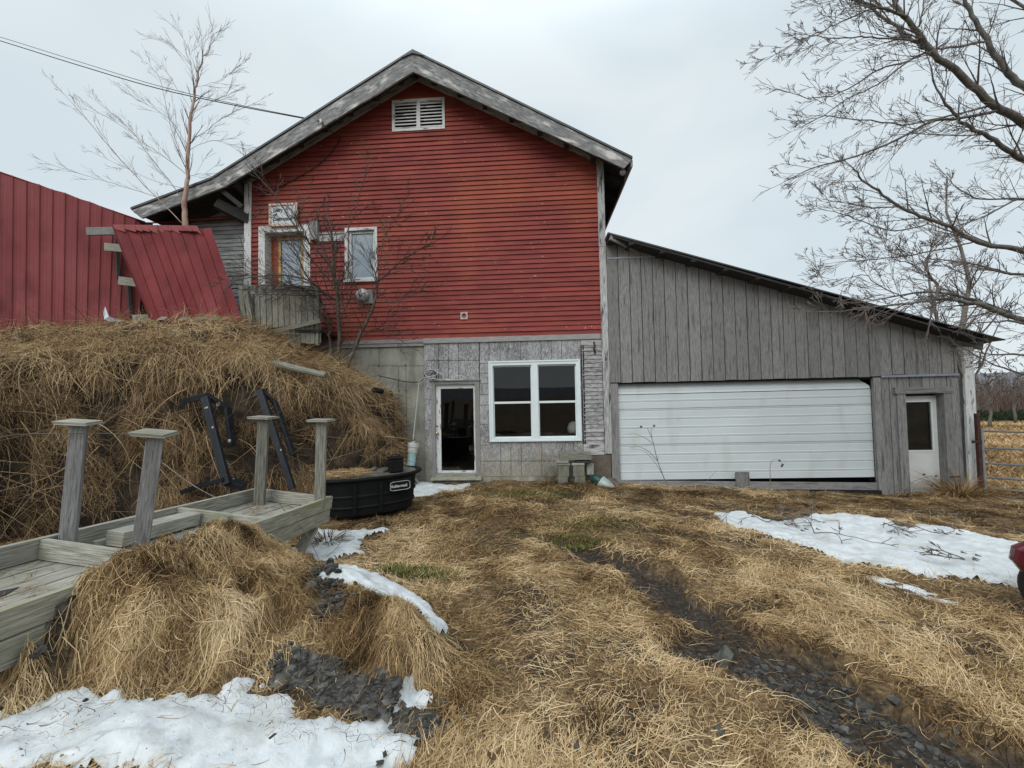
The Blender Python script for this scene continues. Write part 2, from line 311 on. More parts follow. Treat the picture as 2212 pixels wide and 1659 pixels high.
class MB:
    def __init__(s): s.v = []; s.f = []; s.uv = []; s.t = []
    def face(s, pts, uvs, tint=.5):
        b = len(s.v); s.v += [tuple(map(float, p)) for p in pts]; s.f.append(list(range(b, b+len(pts)))); s.uv.append(uvs); s.t.append(tint)
    def poly(s, pts, tint=.5, ax=None):
        """planar face, uv in metres along ax"""
        P = [A3(p) for p in pts]; n = np.cross(P[1]-P[0], P[2]-P[0]); a = nrm(ax if ax is not None else P[1]-P[0]); b = nrm(np.cross(n, a))
        o = rnd.random()*9
        s.face(P, [(float(p@a)+o, float(p@b)+o) for p in P], tint)
    def bar(s, a, b, w, h, up=(0, 0, 1), tint=None, off=(0, 0), w2=None, h2=None):
        """box from a to b, w across, h along up; centre line shifted by off"""
        a = A3(a); b = A3(b); d = nrm(b-a); sd = np.cross(d, A3(up))
        if np.linalg.norm(sd) < 1e-6: sd = np.cross(d, [0, 1, 0])
        sd = nrm(sd); u = nrm(np.cross(sd, d)); a = a+sd*off[0]+u*off[1]; b = b+sd*off[0]+u*off[1]; L = np.linalg.norm(b-a)
        w2 = w2 or w; h2 = h2 or h
        q = [a+sd*x*w/2+u*y*h/2 for x, y in ((-1, -1), (1, -1), (1, 1), (-1, 1))]+[b+sd*x*w2/2+u*y*h2/2 for x, y in ((-1, -1), (1, -1), (1, 1), (-1, 1))]
        t = rnd.random() if tint is None else tint; o = rnd.random()*7; k = rnd.random()*7
        base = len(s.v); s.v += [tuple(p) for p in q]
        for i, (c, hh) in enumerate((((0, 1, 5, 4), w), ((1, 2, 6, 5), h), ((2, 3, 7, 6), w), ((3, 0, 4, 7), h))):
            s.f.append([base+j for j in c]); s.uv.append([(o, k), (o, k+hh), (o+L, k+hh), (o+L, k)]); s.t.append(t); k += .37
        s.f.append([base+3, base+2, base+1, base]); s.uv.append([(o, k), (o+.02, k), (o+.02, k+.1), (o, k+.1)]); s.t.append(t)
        s.f.append([base+4, base+5, base+6, base+7]); s.uv.append([(o, k), (o+.02, k), (o+.02, k+.1), (o, k+.1)]); s.t.append(t)
    def box(s, lo, hi, ax=0, tint=None):
        lo = A3(lo); hi = A3(hi); c = (lo+hi)/2; a = c.copy(); b = c.copy(); a[ax] = lo[ax]; b[ax] = hi[ax]
        up = (0, 0, 1) if ax != 2 else (0, 1, 0)
        o = [i for i in range(3) if i != ax]
        if ax == 0: s.bar(a, b, hi[1]-lo[1], hi[2]-lo[2], up, tint)
        elif ax == 1: s.bar(a, b, hi[0]-lo[0], hi[2]-lo[2], up, tint)
        else: s.bar(a, b, hi[0]-lo[0], hi[1]-lo[1], up, tint)
    def prism(s, pts, ext, tint=None, ax=None):
        """polygon pts extruded by vector ext"""
        P = [A3(p) for p in pts]; e = A3(ext); t = rnd.random() if tint is None else tint
        n = np.cross(P[1]-P[0], P[2]-P[0])
        for i in range(3, len(P)): n = n+np.cross(P[i-1]-P[0], P[i]-P[0])
        if n@e > 0: P = P[::-1]
        s.poly(P, t, ax); s.poly([p+e for p in P][::-1], t, ax)
        for i in range(len(P)):
            j = (i+1) % len(P); s.poly([P[j], P[i], P[i]+e, P[j]+e], t, ax)
    def tube(s, pts, rad, n=6, tint=None, cap=True):
        P = [A3(p) for p in pts]
        if not hasattr(rad, '__len__'): rad = [rad]*len(P)
        t = rnd.random() if tint is None else tint
        d0 = nrm(P[1]-P[0]); ref = A3([0, 0, 1]) if abs(d0[2]) < .9 else A3([1, 0, 0]); x = nrm(np.cross(d0, ref)); base = len(s.v); acc = 0
        for i, p in enumerate(P):
            d = nrm(P[min(i+1, len(P)-1)]-P[max(i-1, 0)]); x = nrm(x-d*(x@d)); y = np.cross(d, x)
            for k in range(n):
                a = 2*math.pi*k/n; s.v.append(tuple(p+(x*math.cos(a)+y*math.sin(a))*rad[i]))
        for i in range(len(P)-1):
            L = np.linalg.norm(P[i+1]-P[i])
            for k in range(n):
                j = (k+1) % n; s.f.append([base+i*n+k, base+i*n+j, base+(i+1)*n+j, base+(i+1)*n+k])
                s.uv.append([(acc, k/n), (acc, (k+1)/n), (acc+L, (k+1)/n), (acc+L, k/n)]); s.t.append(t)
            acc += L
        if cap and n > 3:
            s.f.append([base+k for k in range(n)][::-1]); s.uv.append([(0, 0)]*n); s.t.append(t)
            e = base+(len(P)-1)*n; s.f.append([e+k for k in range(n)]); s.uv.append([(0, 0)]*n); s.t.append(t)
    def lathe(s, prof, c=(0, 0, 0), axis=(0, 0, 1), n=20, tint=.5):
        """prof: (radius, distance along the axis)"""
        c = A3(c); a = nrm(axis); r = A3([1, 0, 0]) if abs(a[0]) < .9 else A3([0, 1, 0]); x = nrm(np.cross(a, r)); y = np.cross(a, x); base = len(s.v)
        for (rr, h) in prof:
            for k in range(n):
                t = 2*math.pi*k/n; s.v.append(tuple(c+a*h+(x*math.cos(t)+y*math.sin(t))*rr))
        for i in range(len(prof)-1):
            for k in range(n):
                j = (k+1) % n; s.f.append([base+i*n+k, base+i*n+j, base+(i+1)*n+j, base+(i+1)*n+k]); s.uv.append([(0, 0)]*4); s.t.append(tint)
        s.f.append([base+k for k in range(n)][::-1]); s.uv.append([(0, 0)]*n); s.t.append(tint)
        e = base+(len(prof)-1)*n; s.f.append([e+k for k in range(n)]); s.uv.append([(0, 0)]*n); s.t.append(tint)
    def build(s, name, material, parent=None, smooth=False, bevel=0, label=None):
        me = bpy.data.meshes.new(name)
        off = wloc(parent) if parent is not None else Vector((0, 0, 0))
        v = np.array(s.v, float)-np.array(off) if s.v else np.zeros((0, 3))
        me.from_pydata(v.tolist(), [], s.f)
        uv = me.uv_layers.new(name='UVMap'); flat = [c for f in s.uv for p in f for c in p]
        if len(flat) == len(uv.data)*2: uv.data.foreach_set('uv', flat)
        at = me.attributes.new('tint', 'FLOAT', 'FACE'); at.data.foreach_set('value', s.t)
        if smooth: me.polygons.foreach_set('use_smooth', [True]*len(me.polygons))
        me.update(); o = link(name, me, material, parent)
        if bevel:
            b = o.modifiers.new('b', 'BEVEL'); b.width = bevel; b.segments = 2; b.limit_method = 'ANGLE'
        if label: o['label'] = label
        return o

def fastmesh(name, V, Fq, tint, material, parent=None, smooth=False):
    """V (n,3), Fq (m,4) quads, tint (n,) point attribute"""
    me = bpy.data.meshes.new(name); V = np.asarray(V, np.float32)
    if parent is not None: V = V-np.array(wloc(parent), np.float32)
    me.vertices.add(len(V)); me.vertices.foreach_set('co', V.ravel())
    m = len(Fq); me.loops.add(m*4); me.polygons.add(m)
    me.loops.foreach_set('vertex_index', np.asarray(Fq, np.int32).ravel())
    me.polygons.foreach_set('loop_start', np.arange(0, m*4, 4, dtype=np.int32))
    try: me.polygons.foreach_set('loop_total', np.full(m, 4, np.int32))
    except Exception: pass
    a = me.attributes.new('tint', 'FLOAT', 'POINT'); a.data.foreach_set('value', np.asarray(tint, np.float32))
    me.polygons.foreach_set('use_smooth', np.full(m, bool(smooth)))
    me.update(calc_edges=True); me.validate()
    return link(name, me, material, parent)

def ribbons(S, side, W, tint, taper=.35):
    """S (n,k,3) spines; side (n,3) ; W (n,) -> verts, faces, tint"""
    n, k, _ = S.shape; w = np.linspace(1, taper, k)[None, :, None]*W[:, None, None]/2
    A = S-side[:, None, :]*w; B = S+side[:, None, :]*w
    V = np.stack([A, B], 2).reshape(n*k*2, 3)
    b = (np.arange(n)*k*2)[:, None]; i = np.arange(k-1)[None, :]*2
    Fq = np.stack([b+i, b+i+1, b+i+3, b+i+2], 2).reshape(-1, 4)
    return V, Fq, np.repeat(tint, k*2)

def cat_parts(parts):
    V = []; Fq = []; T = []; o = 0
    for v, f, t in parts:
        V.append(v); Fq.append(f+o); T.append(t); o += len(v)
    return np.concatenate(V), np.concatenate(Fq), np.concatenate(T)

def text_mesh(s, size, origin, xdir, zdir, material, name, parent, bold=0.0, thick=.002, squash=1.0):
    cu = bpy.data.curves.new(name, 'FONT'); cu.body = s; cu.size = size; cu.extrude = thick; cu.offset = bold
    o = bpy.data.objects.new(name, cu); COL.objects.link(o)
    me = bpy.data.meshes.new_from_object(o.evaluated_get(bpy.context.evaluated_depsgraph_get())); bpy.data.objects.remove(o)
    x = nrm(xdir); z = nrm(zdir); n = np.cross(x, z); off = np.array(wloc(parent)) if parent is not None else 0
    for v in me.vertices:
        c = v.co; v.co = Vector(A3(origin)+x*c[0]*squash+z*c[1]+n*c[2]-off)
    me.materials.clear(); return link(name, me, material, parent)

# ------------------------------------------------------------------ terrain height
def base_h(x, y):
    x = np.asarray(x, float); y = np.asarray(y, float)
    t = np.clip((y-2)/7.3, 0, 1)
    side = -.07*sstep(1.1, 2.3, x)-.043*np.clip(x-2, 0, 12)
    z = t*(-.23) + side*np.clip((y-3)/6.3, 0, 1.2)
    z = z - .9*sstep(13, 45, y)                      # the field falls away behind
    return z
def tri_terr(p): return A3(p)
CP = []                                              # mound control points (x, y, z)
for (u, v, y) in [(60, 1395, 1.85), (120, 1318, 1.98), (200, 1250, 2.15), (330, 1176, 2.42), (440, 1146, 2.8), (535, 1138, 3.12), (578, 1185, 3.3),
                  (690, 1236, 3.55), (760, 1256, 3.25), (860, 1330, 2.62), (925, 1378, 2.46), (850, 1400, 2.33), (760, 1325, 2.62), (640, 1290, 2.8), (560, 1250, 2.8),
                  (330, 1330, 2.12), (480, 1330, 2.35), (180, 1400, 1.98)]:
    CP.append(py(u, v, y))
for (u, v, z) in [(-40, 1500, .30), (60, 1500, .30), (150, 1496, .28), (300, 1500, .24), (420, 1490, .20), (560, 1500, .14), (700, 1520, .07), (620, 1590, .09), (300, 1620, .22), (0, 1650, .27), (450, 1659, .12), (800, 1560, .02), (885, 1495, .02), (770, 1450, .09)]:
    CP.append(pz(u, v, z))
ZP = [pz(u, v, 0) for (u, v) in [(985, 1400), (900, 1500), (1010, 1500), (940, 1590), (1000, 1320), (900, 1260), (800, 1210), (740, 1190), (900, 1659), (1150, 1659), (1150, 1400), (1100, 1200)]]
ZP += [A3([x, y, 0]) for x in (-2.75, -3.4, -4.5) for y in (1.2, 1.8, 2.4, 3.0, 3.6, 4.4, 5.2)] + [A3([-2.6, 4.2, 0]), A3([-2.0, 4.4, 0]), A3([-1.9, 5.2, 0]), A3([-1.0, 1.2, 0]), A3([-2, .9, .1]), A3([0.6, 1.4, 0]), A3([1.5, 3.0, 0]), A3([0, 5, 0])]
CPA = np.array([[p[0], p[1], p[2]-base_h(p[0], p[1])] for p in CP] + [[p[0], p[1], 0.0] for p in ZP])
_D = np.linalg.norm(CPA[:, None, :2]-CPA[None, :, :2], axis=2)
_W = np.linalg.solve(_D + 1e-6*np.eye(len(CPA)), CPA[:, 2])
def mound_h(x, y):
    x = np.asarray(x, float); y = np.asarray(y, float); sh = x.shape; X = x.ravel(); Y = y.ravel(); z = np.zeros(len(X))
    near = np.where((X > -4.5) & (X < 1.5) & (Y > .9) & (Y < 5.2))[0]
    for i in range(0, len(near), 20000):
        k = near[i:i+20000]; d = np.sqrt((X[k][:, None]-CPA[None, :, 0])**2 + (Y[k][:, None]-CPA[None, :, 1])**2); z[k] = d @ _W
    fade = sstep(-4.5, -3.6, X)*(1-sstep(.6, 1.5, X))*(1-sstep(4.6, 5.2, Y))
    return (np.clip(z, -.03, 1.0)*fade).reshape(sh)
TRK = [(1165, 1150), (1290, 1150), (1345, 1185), (1470, 1240), (1560, 1300), (1640, 1350), (1744, 1391), (1888, 1484), (2032, 1582), (2212, 1645), (2330, 1740), (1990, 1740), (1836, 1616), (1744, 1541), (1559, 1461), (1432, 1400), (1450, 1345), (1398, 1290), (1290, 1215)]
TRK = [tuple(pz(u, v, -.04)[:2]) for u, v in TRK]
def poly_sd(x, y, poly):
    """signed distance to polygon, positive inside"""
    x = np.asarray(x, float); y = np.asarray(y, float); d = np.full(x.shape, 1e9); ins = np.zeros(x.shape, bool); n = len(poly)
    for i in range(n):
        ax, ay = poly[i]; bx, by = poly[(i+1) % n]; ex, ey = bx-ax, by-ay; wx, wy = x-ax, y-ay
        t = np.clip((wx*ex+wy*ey)/(ex*ex+ey*ey+1e-12), 0, 1); d = np.minimum(d, np.hypot(wx-ex*t, wy-ey*t))
        c = ((ay > y) != (by > y)) & (x < (bx-ax)*(y-ay)/((by-ay) if abs(by-ay) > 1e-12 else 1e-12)+ax); ins ^= c
    return np.where(ins, d, -d)
def trk_mask(x, y): return sstep(-.06, .14, poly_sd(x, y, TRK)+.0+(fbm(np.asarray(x)*4, np.asarray(y)*4, 31)-.5)*.50)
CLOD = [(py(u, v, y)[:2], r, h) for u, v, y, r, h in [(240, 1330, 2.15, .20, .05), (360, 1365, 2.15, .17, .07), (480, 1200, 2.75, .22, .04), (575, 1300, 2.7, .20, .06), (430, 1300, 2.4, .13, -.10), (530, 1290, 2.55, .11, -.09), (150, 1430, 1.95, .12, -.07),
        (640, 1330, 2.75, .16, .05), (860, 1340, 2.6, .17, .05), (790, 1370, 2.5, .13, .06), (700, 1285, 2.95, .14, -.05), (330, 1450, 2.1, .16, .05), (500, 1400, 2.3, .18, .06), (300, 1250, 2.35, .12, -.05), (610, 1400, 2.5, .12, -.06), (935, 1430, 2.4, .10, -.05)]]
LOBE = py(890, 1380, 2.5)[:2]
def clod(x, y):
    z = np.zeros(np.shape(x))
    for (c, r, h) in CLOD: z = z+h*np.exp(-(((x-c[0])**2+(y-c[1])**2)/(r*r*.6))**1.5)
    return z
def H(x, y):
    x = np.asarray(x, float); y = np.asarray(y, float)
    near = 1-sstep(12, 30, np.hypot(x, y))
    z = base_h(x, y)+mound_h(x, y)
    z = z+near*((fbm(x*1.3, y*1.3, 1, 3)-.5)*.12+(fbm(x*6, y*6, 5, 4)-.5)*.055)
    mm = mound_h(x, y); z = z+clod(x, y)+np.clip(mm*3, 0, 1)*((fbm(x*3.6, y*3.6, 101, 3)-.55)*.20+np.abs(fbm(x*8, y*8, 103, 3)-.5)*.20)
    m = (x > -1.5) & (x < 6) & (y > 1) & (y < 8)
    if np.any(m): z = z-np.where(m, trk_mask(x, y), 0)*.085
    return z
def hit(u, v, n=14):
    z = 0.0
    for _ in range(n):
        p = pz(u, v, z); z = .5*z+.5*float(H(p[0], p[1]))
    p = pz(u, v, z); return p

def axis_coords(lo, hi, step, far, g=1.28):
    a = list(np.arange(lo, hi+1e-6, step)); s = step; x = a[-1]
    while x < far: s *= g; x += s; a.append(x)
    s = step; x = a[0]; b = []
    while x > -far: s *= g; x -= s; b.append(x)
    return np.array(b[::-1]+a)
xs = axis_coords(-5, 8, .045, 900); ys = axis_coords(1.0, 10.5, .045, 900)
X, Y = np.meshgrid(xs, ys); Z = H(X, Y)
# hills ring (also behind the photographer, mirrored in the window panes)
nx, ny = len(xs), len(ys); idx = np.arange(nx*ny).reshape(ny, nx)
Fq = np.stack([idx[:-1, :-1], idx[:-1, 1:], idx[1:, 1:], idx[1:, :-1]], 2).reshape(-1, 4)
GR = [tuple(hit(u, v)[:2]) for u, v in [(585, 1408), (650, 1415), (740, 1440), (835, 1468), (845, 1545), (930, 1545), (1000, 1562), (940, 1602), (830, 1566), (700, 1515), (600, 1480)]]
GR3 = [tuple(hit(u, v)[:2]) for u, v in [(60, 1440), (120, 1400), (190, 1380), (200, 1440), (150, 1490), (70, 1500)]]
GR2 = [tuple(hit(u, v)[:2]) for u, v in [(655, 1262), (700, 1245), (770, 1290), (745, 1340), (690, 1345), (655, 1310)]]
tint = np.clip(trk_mask(X, Y)+sstep(-.05, .05, poly_sd(X, Y, GR))+sstep(-.04, .04, poly_sd(X, Y, GR2))+sstep(-.04, .04, poly_sd(X, Y, GR3)), 0, 1)
tag(fastmesh('ground', np.stack([X, Y, Z], 2).reshape(-1, 3), Fq, tint.ravel(), G['ground'], smooth=True), kind='structure')
th = np.linspace(0, 2*math.pi, 181); V = []; hs = np.array([-4, .35, .8, 1.0])
for k, r in enumerate((420, 520, 640, 760)):
    for i, a in enumerate(th):
        h = 12+16*fbm(np.cos(a)*3+4, np.sin(a)*3+4, 9, 4)
        V.append([math.cos(a)*r, math.sin(a)*r, -3+(h*hs[k] if k else -2)+(fbm(i*.9, k*3.1, 3)-.5)*2.5])
n = 181; Fq = [[k*n+i, (k+1)*n+i, (k+1)*n+i+1, k*n+i+1] for k in range(3) for i in range(n-1)]
tag(fastmesh('hills', V, Fq, np.zeros(len(V)), G['hill'], smooth=True), kind='structure')

def pane(mb, x0, x1, z0, z1, y): mb.poly([(x0, y, z0), (x1, y, z0), (x1, y, z1), (x0, y, z1)])
# ------------------------------------------------------------------ red barn
D = 9.3
def P2(u, v, y=D): p = py(u, v, y); return float(p[0]), float(p[2])
barn = thing('red_barn', 'red clapboard barn with weathered gable trim above a grey milk room front', 'barn', (-2.7, D, 0))
YB = 8.8
bt = {k: py(u, v, YB) for k, (u, v) in dict(l0=(288, 456), bend=(461, 391), apex=(893, 117), r0=(1365, 347), l0b=(309, 473), bendb=(487, 406), apexb=(894, 158), r0b=(1347, 366)).items()}
UPV = A3([0, 0, 1])
DEPTH = 13.0
# bargeboards
for a, b, c, d in (('apex', 'r0', 'r0b', 'apexb'), ('bend', 'apex', 'apexb', 'bendb'), ('l0', 'bend', 'bendb', 'l0b')):
    m = MB(); m.prism([bt[a], bt[b], bt[c], bt[d]], (0, -.045, 0), ax=bt[b]-bt[a]); m.build('bargeboard', G['barge'], barn)
m = MB(); ap = bt['apex']; m.prism([ap+[-.26, -.05, -.13], ap+[0, -.05, .03], ap+[.3, -.05, -.13], ap+[0, -.05, -.04]], (0, -.03, 0)); m.build('ridge_cap', G['metalroof'], barn)
# roof planes
def roofslab(a, b, name='roof', mt='metalroof', ext=(0, DEPTH, 0), th=.05):
    m = MB(); a = bt[a]+[0, -.07, .012]; b = bt[b]+[0, -.07, .012]
    m.prism([a, b, b+UPV*th, a+UPV*th], ext); return m.build(name, G[mt], barn)
roofslab('apex', 'r0'); roofslab('bend', 'apex'); roofslab('l0', 'bend')
# wooden decking below the metal, seen from beneath
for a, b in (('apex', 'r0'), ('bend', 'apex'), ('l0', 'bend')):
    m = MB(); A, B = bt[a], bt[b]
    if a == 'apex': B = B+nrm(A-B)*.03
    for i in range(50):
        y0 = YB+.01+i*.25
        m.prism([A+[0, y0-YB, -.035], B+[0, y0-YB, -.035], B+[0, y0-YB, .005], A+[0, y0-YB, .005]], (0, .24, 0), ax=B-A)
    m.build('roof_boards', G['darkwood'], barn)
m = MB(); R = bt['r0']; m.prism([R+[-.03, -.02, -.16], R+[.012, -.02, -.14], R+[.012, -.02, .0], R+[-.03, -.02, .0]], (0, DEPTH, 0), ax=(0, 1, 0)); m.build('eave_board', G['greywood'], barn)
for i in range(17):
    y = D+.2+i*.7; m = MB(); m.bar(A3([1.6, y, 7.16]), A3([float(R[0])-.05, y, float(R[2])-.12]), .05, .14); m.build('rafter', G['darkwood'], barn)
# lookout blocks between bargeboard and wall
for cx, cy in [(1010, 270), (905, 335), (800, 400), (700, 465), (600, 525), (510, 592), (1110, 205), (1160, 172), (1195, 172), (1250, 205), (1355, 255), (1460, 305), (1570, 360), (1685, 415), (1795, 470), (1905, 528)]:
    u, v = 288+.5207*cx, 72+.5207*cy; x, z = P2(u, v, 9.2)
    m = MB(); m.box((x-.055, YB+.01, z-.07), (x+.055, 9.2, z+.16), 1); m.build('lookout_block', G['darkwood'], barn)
# gable wall outline
WX0, WX1, PKX = -6.96, 1.60, -2.72
def ztop(x): return 9.80-(9.80-7.40)*((x-PKX)/(WX1-PKX)) if x > PKX else 9.80-(9.80-7.40)*((PKX-x)/(PKX-WX0))
def gx(z):
    if z <= 7.4: return WX0, WX1
    t = min(1, (z-7.4)/2.4); return WX0+(PKX-WX0)*t, WX1+(PKX-WX1)*t
def clap(mb, y, z0, z1, e, xf, holes=(), lap=.030, jit=.002):
    z = z0; k = 0
    while z < z1-.01:
        zt = min(z+e, z1); a0, a1 = xf(z+.001); b0, b1 = xf(zt)
        cuts = [(a0, a1, b0, b1)]
        for (hx0, hx1, hz0, hz1) in holes:
            zm = (z+zt)/2
            if hz0 < zm < hz1:
                new = []
                for c in cuts:
                    if hx0 <= c[0] and hx1 >= c[1]: continue
                    if hx0 > c[0] and hx0 < c[1]: new.append((c[0], hx0, c[2], hx0))
                    if hx1 < c[1] and hx1 > c[0]: new.append((hx1, c[1], hx1, c[3]))
                    if hx1 <= c[0] or hx0 >= c[1]: new.append(c)
                cuts = new
        for c in cuts:
            # split the course into boards
            xsb = [c[0]]
            while c[1]-xsb[-1] > 4.5: xsb.append(xsb[-1]+rnd.uniform(2.2, 4.2))
            xsb.append(c[1])
            for i in range(len(xsb)-1):
                x0, x1 = xsb[i]+(.0015 if i else 0), xsb[i+1]; t = rnd.random(); l = lap*rnd.uniform(.85, 1.15); j = rnd.uniform(-jit, jit)
                X0 = c[2] if i == 0 else x0; X1 = c[3] if i == len(xsb)-2 else x1
                mb.face([(x0, y-l, z+j), (x1, y-l, z+j), (X1, y-.002, zt+j), (X0, y-.002, zt+j)], [(x0, z), (x1, z), (X1, zt), (X0, zt)], t)
                mb.face([(x0, y, z+j), (x1, y, z+j), (x1, y-l, z+j), (x0, y-l, z+j)], [(x0, z)]*4, t)
                mb.face([(x0, y, z+j), (x0, y-l, z+j), (X0, y-.002, zt+j), (X0, y, zt+j)], [(x0, z)]*4, t)
        z += e; k += 1
dx0, dz1 = P2(560, 490); dx1, _ = P2(671, 490); dz0 = 4.2
wx0, wz1 = P2(746, 494); wx1, wz0 = P2(816.5, 606)
vx0, vz1 = -3.36, 9.10; vx1, vz0 = -2.05, 8.31
m = MB(); clap(m, D, 3.19, 9.8, .1155, gx, [(dx0+.04, dx1-.04, dz0-1, dz1-.04), (wx0+.03, wx1-.03, wz0+.03, wz1-.03), (vx0+.04, vx1-.04, vz0+.04, vz1-.04)])
m.build('clapboard_wall', G['red'], barn)
m = MB()
for (a, b) in (((WX0, D+.02, -.5), (WX0, D+DEPTH-1, 7.2)), ((WX1, D+.02, -.6), (WX1, D+DEPTH-1, 7.2))):
    x = a[0]; m.poly([(x, a[1], a[2]), (x, b[1], a[2]), (x, b[1], b[2]), (x, a[1], b[2])])
yb = D+DEPTH-1; m.poly([(WX0, yb, -.6), (WX1, yb, -.6), (WX1, yb, 7.3), (PKX, yb, 9.6), (WX0, yb, 7.3)])
m.build('side_walls', G['red'], barn)
# rake trim against the wall
def trimline(a, b, wd, y=D-.022, t=.035):
    d = nrm(b-a); n = A3([-d[2], 0, d[0]]); n = n if n[2] > 0 else -n
    m = MB(); m.prism([a, b, b+n*wd, a+n*wd], (0, -t, 0), ax=d); return m
wl = [py(545, 393, D-.022), py(902, 176, D-.022), py(1290, 353, D-.022)]
trimline(wl[0]-[.15, 0, .08], wl[1], .24).build('rake_trim', G['paleboard'], barn)
trimline(wl[1], wl[2]+[.12, 0, -.06], .24).build('rake_trim', G['paleboard'], barn)
# corner boards
m = MB(); m.box((-7.13, D-.05, 3.9), (-6.955, D-.02, 7.22), 2); m.box((-7.135, D-.02, 3.0), (-7.10, D+.3, 7.15), 2); m.build('corner_board', G['whitewood'], barn)
m = MB(); m.box((1.575, D-.055, 5.25), (1.735, D-.02, 7.30), 2); m.box((1.58, D-.052, 2.55), (1.738, D-.02, 5.245), 2); m.box((1.59, D-.055, .40), (1.75, D-.02, 2.545), 2); m.build('corner_board', G['paleboard'], barn)
# attic louvre vent
vent = MB(); y0 = D-.045
for lo, hi, ax in (((vx0, y0, vz0), (vx1, D, vz0+.06), 0), ((vx0, y0, vz1-.075), (vx1, D, vz1), 0), ((vx0, y0+.001, vz0+.06), (vx0+.065, D, vz1-.075), 2), ((vx1-.065, y0+.001, vz0+.06), (vx1, D, vz1-.075), 2), ((-2.75, y0+.001, vz0+.06), (-2.66, D, vz1-.075), 2)):
    vent.box(lo, hi, ax)
fr = vent.build('gable_vent', G['whitewood'], barn)
for (a, b) in ((vx0+.065, -2.75), (-2.66, vx1-.065)):
    for i in range(8):
        z = vz0+.095+i*.082; m = MB(); m.prism([(a, y0+.01, z-.02), (a, y0+.014, z+.012), (a, D+.05, z+.062), (a, D+.046, z+.03)], (b-a, 0, 0), ax=(1, 0, 0)); m.build('louvre_slat', G['whitewood'], fr)
m = MB(); m.box((vx0+.02, D+.06, vz0), (vx1-.02, D+.09, vz1)); m.build('dark_backing', G['dark'], fr)
# upstairs door in its deep casing
dr = MB(); yf = D-.03
u = 560; cw = .165
for lo, hi, ax in (((dx0, yf, dz0-.3), (dx0+cw, D+.01, dz1), 2), ((dx1-cw, yf, dz0-.3), (dx1, D+.01, dz1), 2), ((dx0+cw, yf, dz1-.17), (dx1-cw, D+.01, dz1), 0)): dr.box(lo, hi, ax)
for lo, hi, ax in (((dx0+cw-.02, D+.012, dz0-.3), (dx0+cw+.0, D+.26, dz1-.1), 1), ((dx1-cw, D+.012, dz0-.3), (dx1-cw+.02, D+.26, dz1-.1), 1), ((dx0+cw, D+.012, dz1-.17), (dx1-cw, D+.26, dz1-.15), 0)): dr.box(lo, hi, ax)
ud = dr.build('door_casing', G['whitewood'], barn)
yd = D+.22
a0, _ = P2(589, 560, yd); a1, _ = P2(603, 560, yd); g0, gz1 = P2(607, 519, yd); g1, _ = P2(654, 560, yd); e1, _ = P2(661, 560, yd)
m = MB(); m.box((a0-.25, yd, 3.8), (g0, yd+.04, dz1), 2, .6); m.box((g0, yd, gz1), (g1+.3, yd+.04, dz1), 0, .2); m.box((g1, yd, 3.8), (g1+.3, yd+.04, gz1), 2); m.box((g0, yd, 3.6), (g1, yd+.04, 4.28), 0)
dl = m.build('upper_door', G['orangewood'], barn)
m = MB(); f = .05
m.box((g0-f, yd-.02, 4.2), (g0+.01, yd-.001, gz1+f), 2); m.box((g1-.01, yd-.02, 4.2), (g1+f, yd-.001, gz1+f), 2); m.box((g0+.01, yd-.02, gz1-.01), (g1-.01, yd-.001, gz1+f), 0); m.box((g0+.01, yd-.02, 4.2), (g1-.01, yd-.001, 4.28), 0)
m.build('glazing_frame', G['yellowwood'], dl)
m = MB(); m.box((g0+.005, yd+.01, 4.27), (g1-.005, yd+.02, gz1)); m.build('pane', G['skyglass'], dl)
# upstairs window
m = MB(); t = .07; yf = D-.04
m.box((wx0, yf, wz0), (wx0+t, D, wz1), 2); m.box((wx1-t, yf, wz0), (wx1, D, wz1), 2); m.box((wx0+t, yf, wz1-t), (wx1-t, D, wz1), 0); m.box((wx0-.02, yf-.03, wz0-.03), (wx1+.02, D, wz0+.04), 0)
m.box((wx0+t, D+.02, wz0+.04), (wx0+t+.07, D+.05, wz1-t), 2); m.box((wx1-t-.05, D+.02, wz0+.04), (wx1-t, D+.05, wz1-t), 2); m.box((wx0+t, D+.021, wz1-t-.06), (wx1-t, D+.051, wz1-t), 0); m.box((wx0+t, D+.021, wz0+.04), (wx1-t, D+.051, wz0+.10), 0)
uw = m.build('upper_window', G['whitewood'], barn)
m = MB(); m.box((wx0+t, D+.055, wz0+.04), (wx1-t, D+.065, wz1-t)); m.build('pane', G['skyglass'], uw)
x0, z1 = P2(684, 506); x1, z0 = P2(746, 521); m = MB(); m.box((x0, D-.05, z0), (x1, D-.018, z1), 0); m.box((x0, D-.07, z1-.03), (x1, D-.05, z1+.0), 0); m.build('trim_board', G['paleboard'], barn)
x0, z1 = P2(674.5, 482); x1, z0 = P2(691, 521); m = MB(); m.box((x0, D-.12, z0), (x1, D-.018, z1), 2); m.build('wooden_block', G['greywood'], barn)
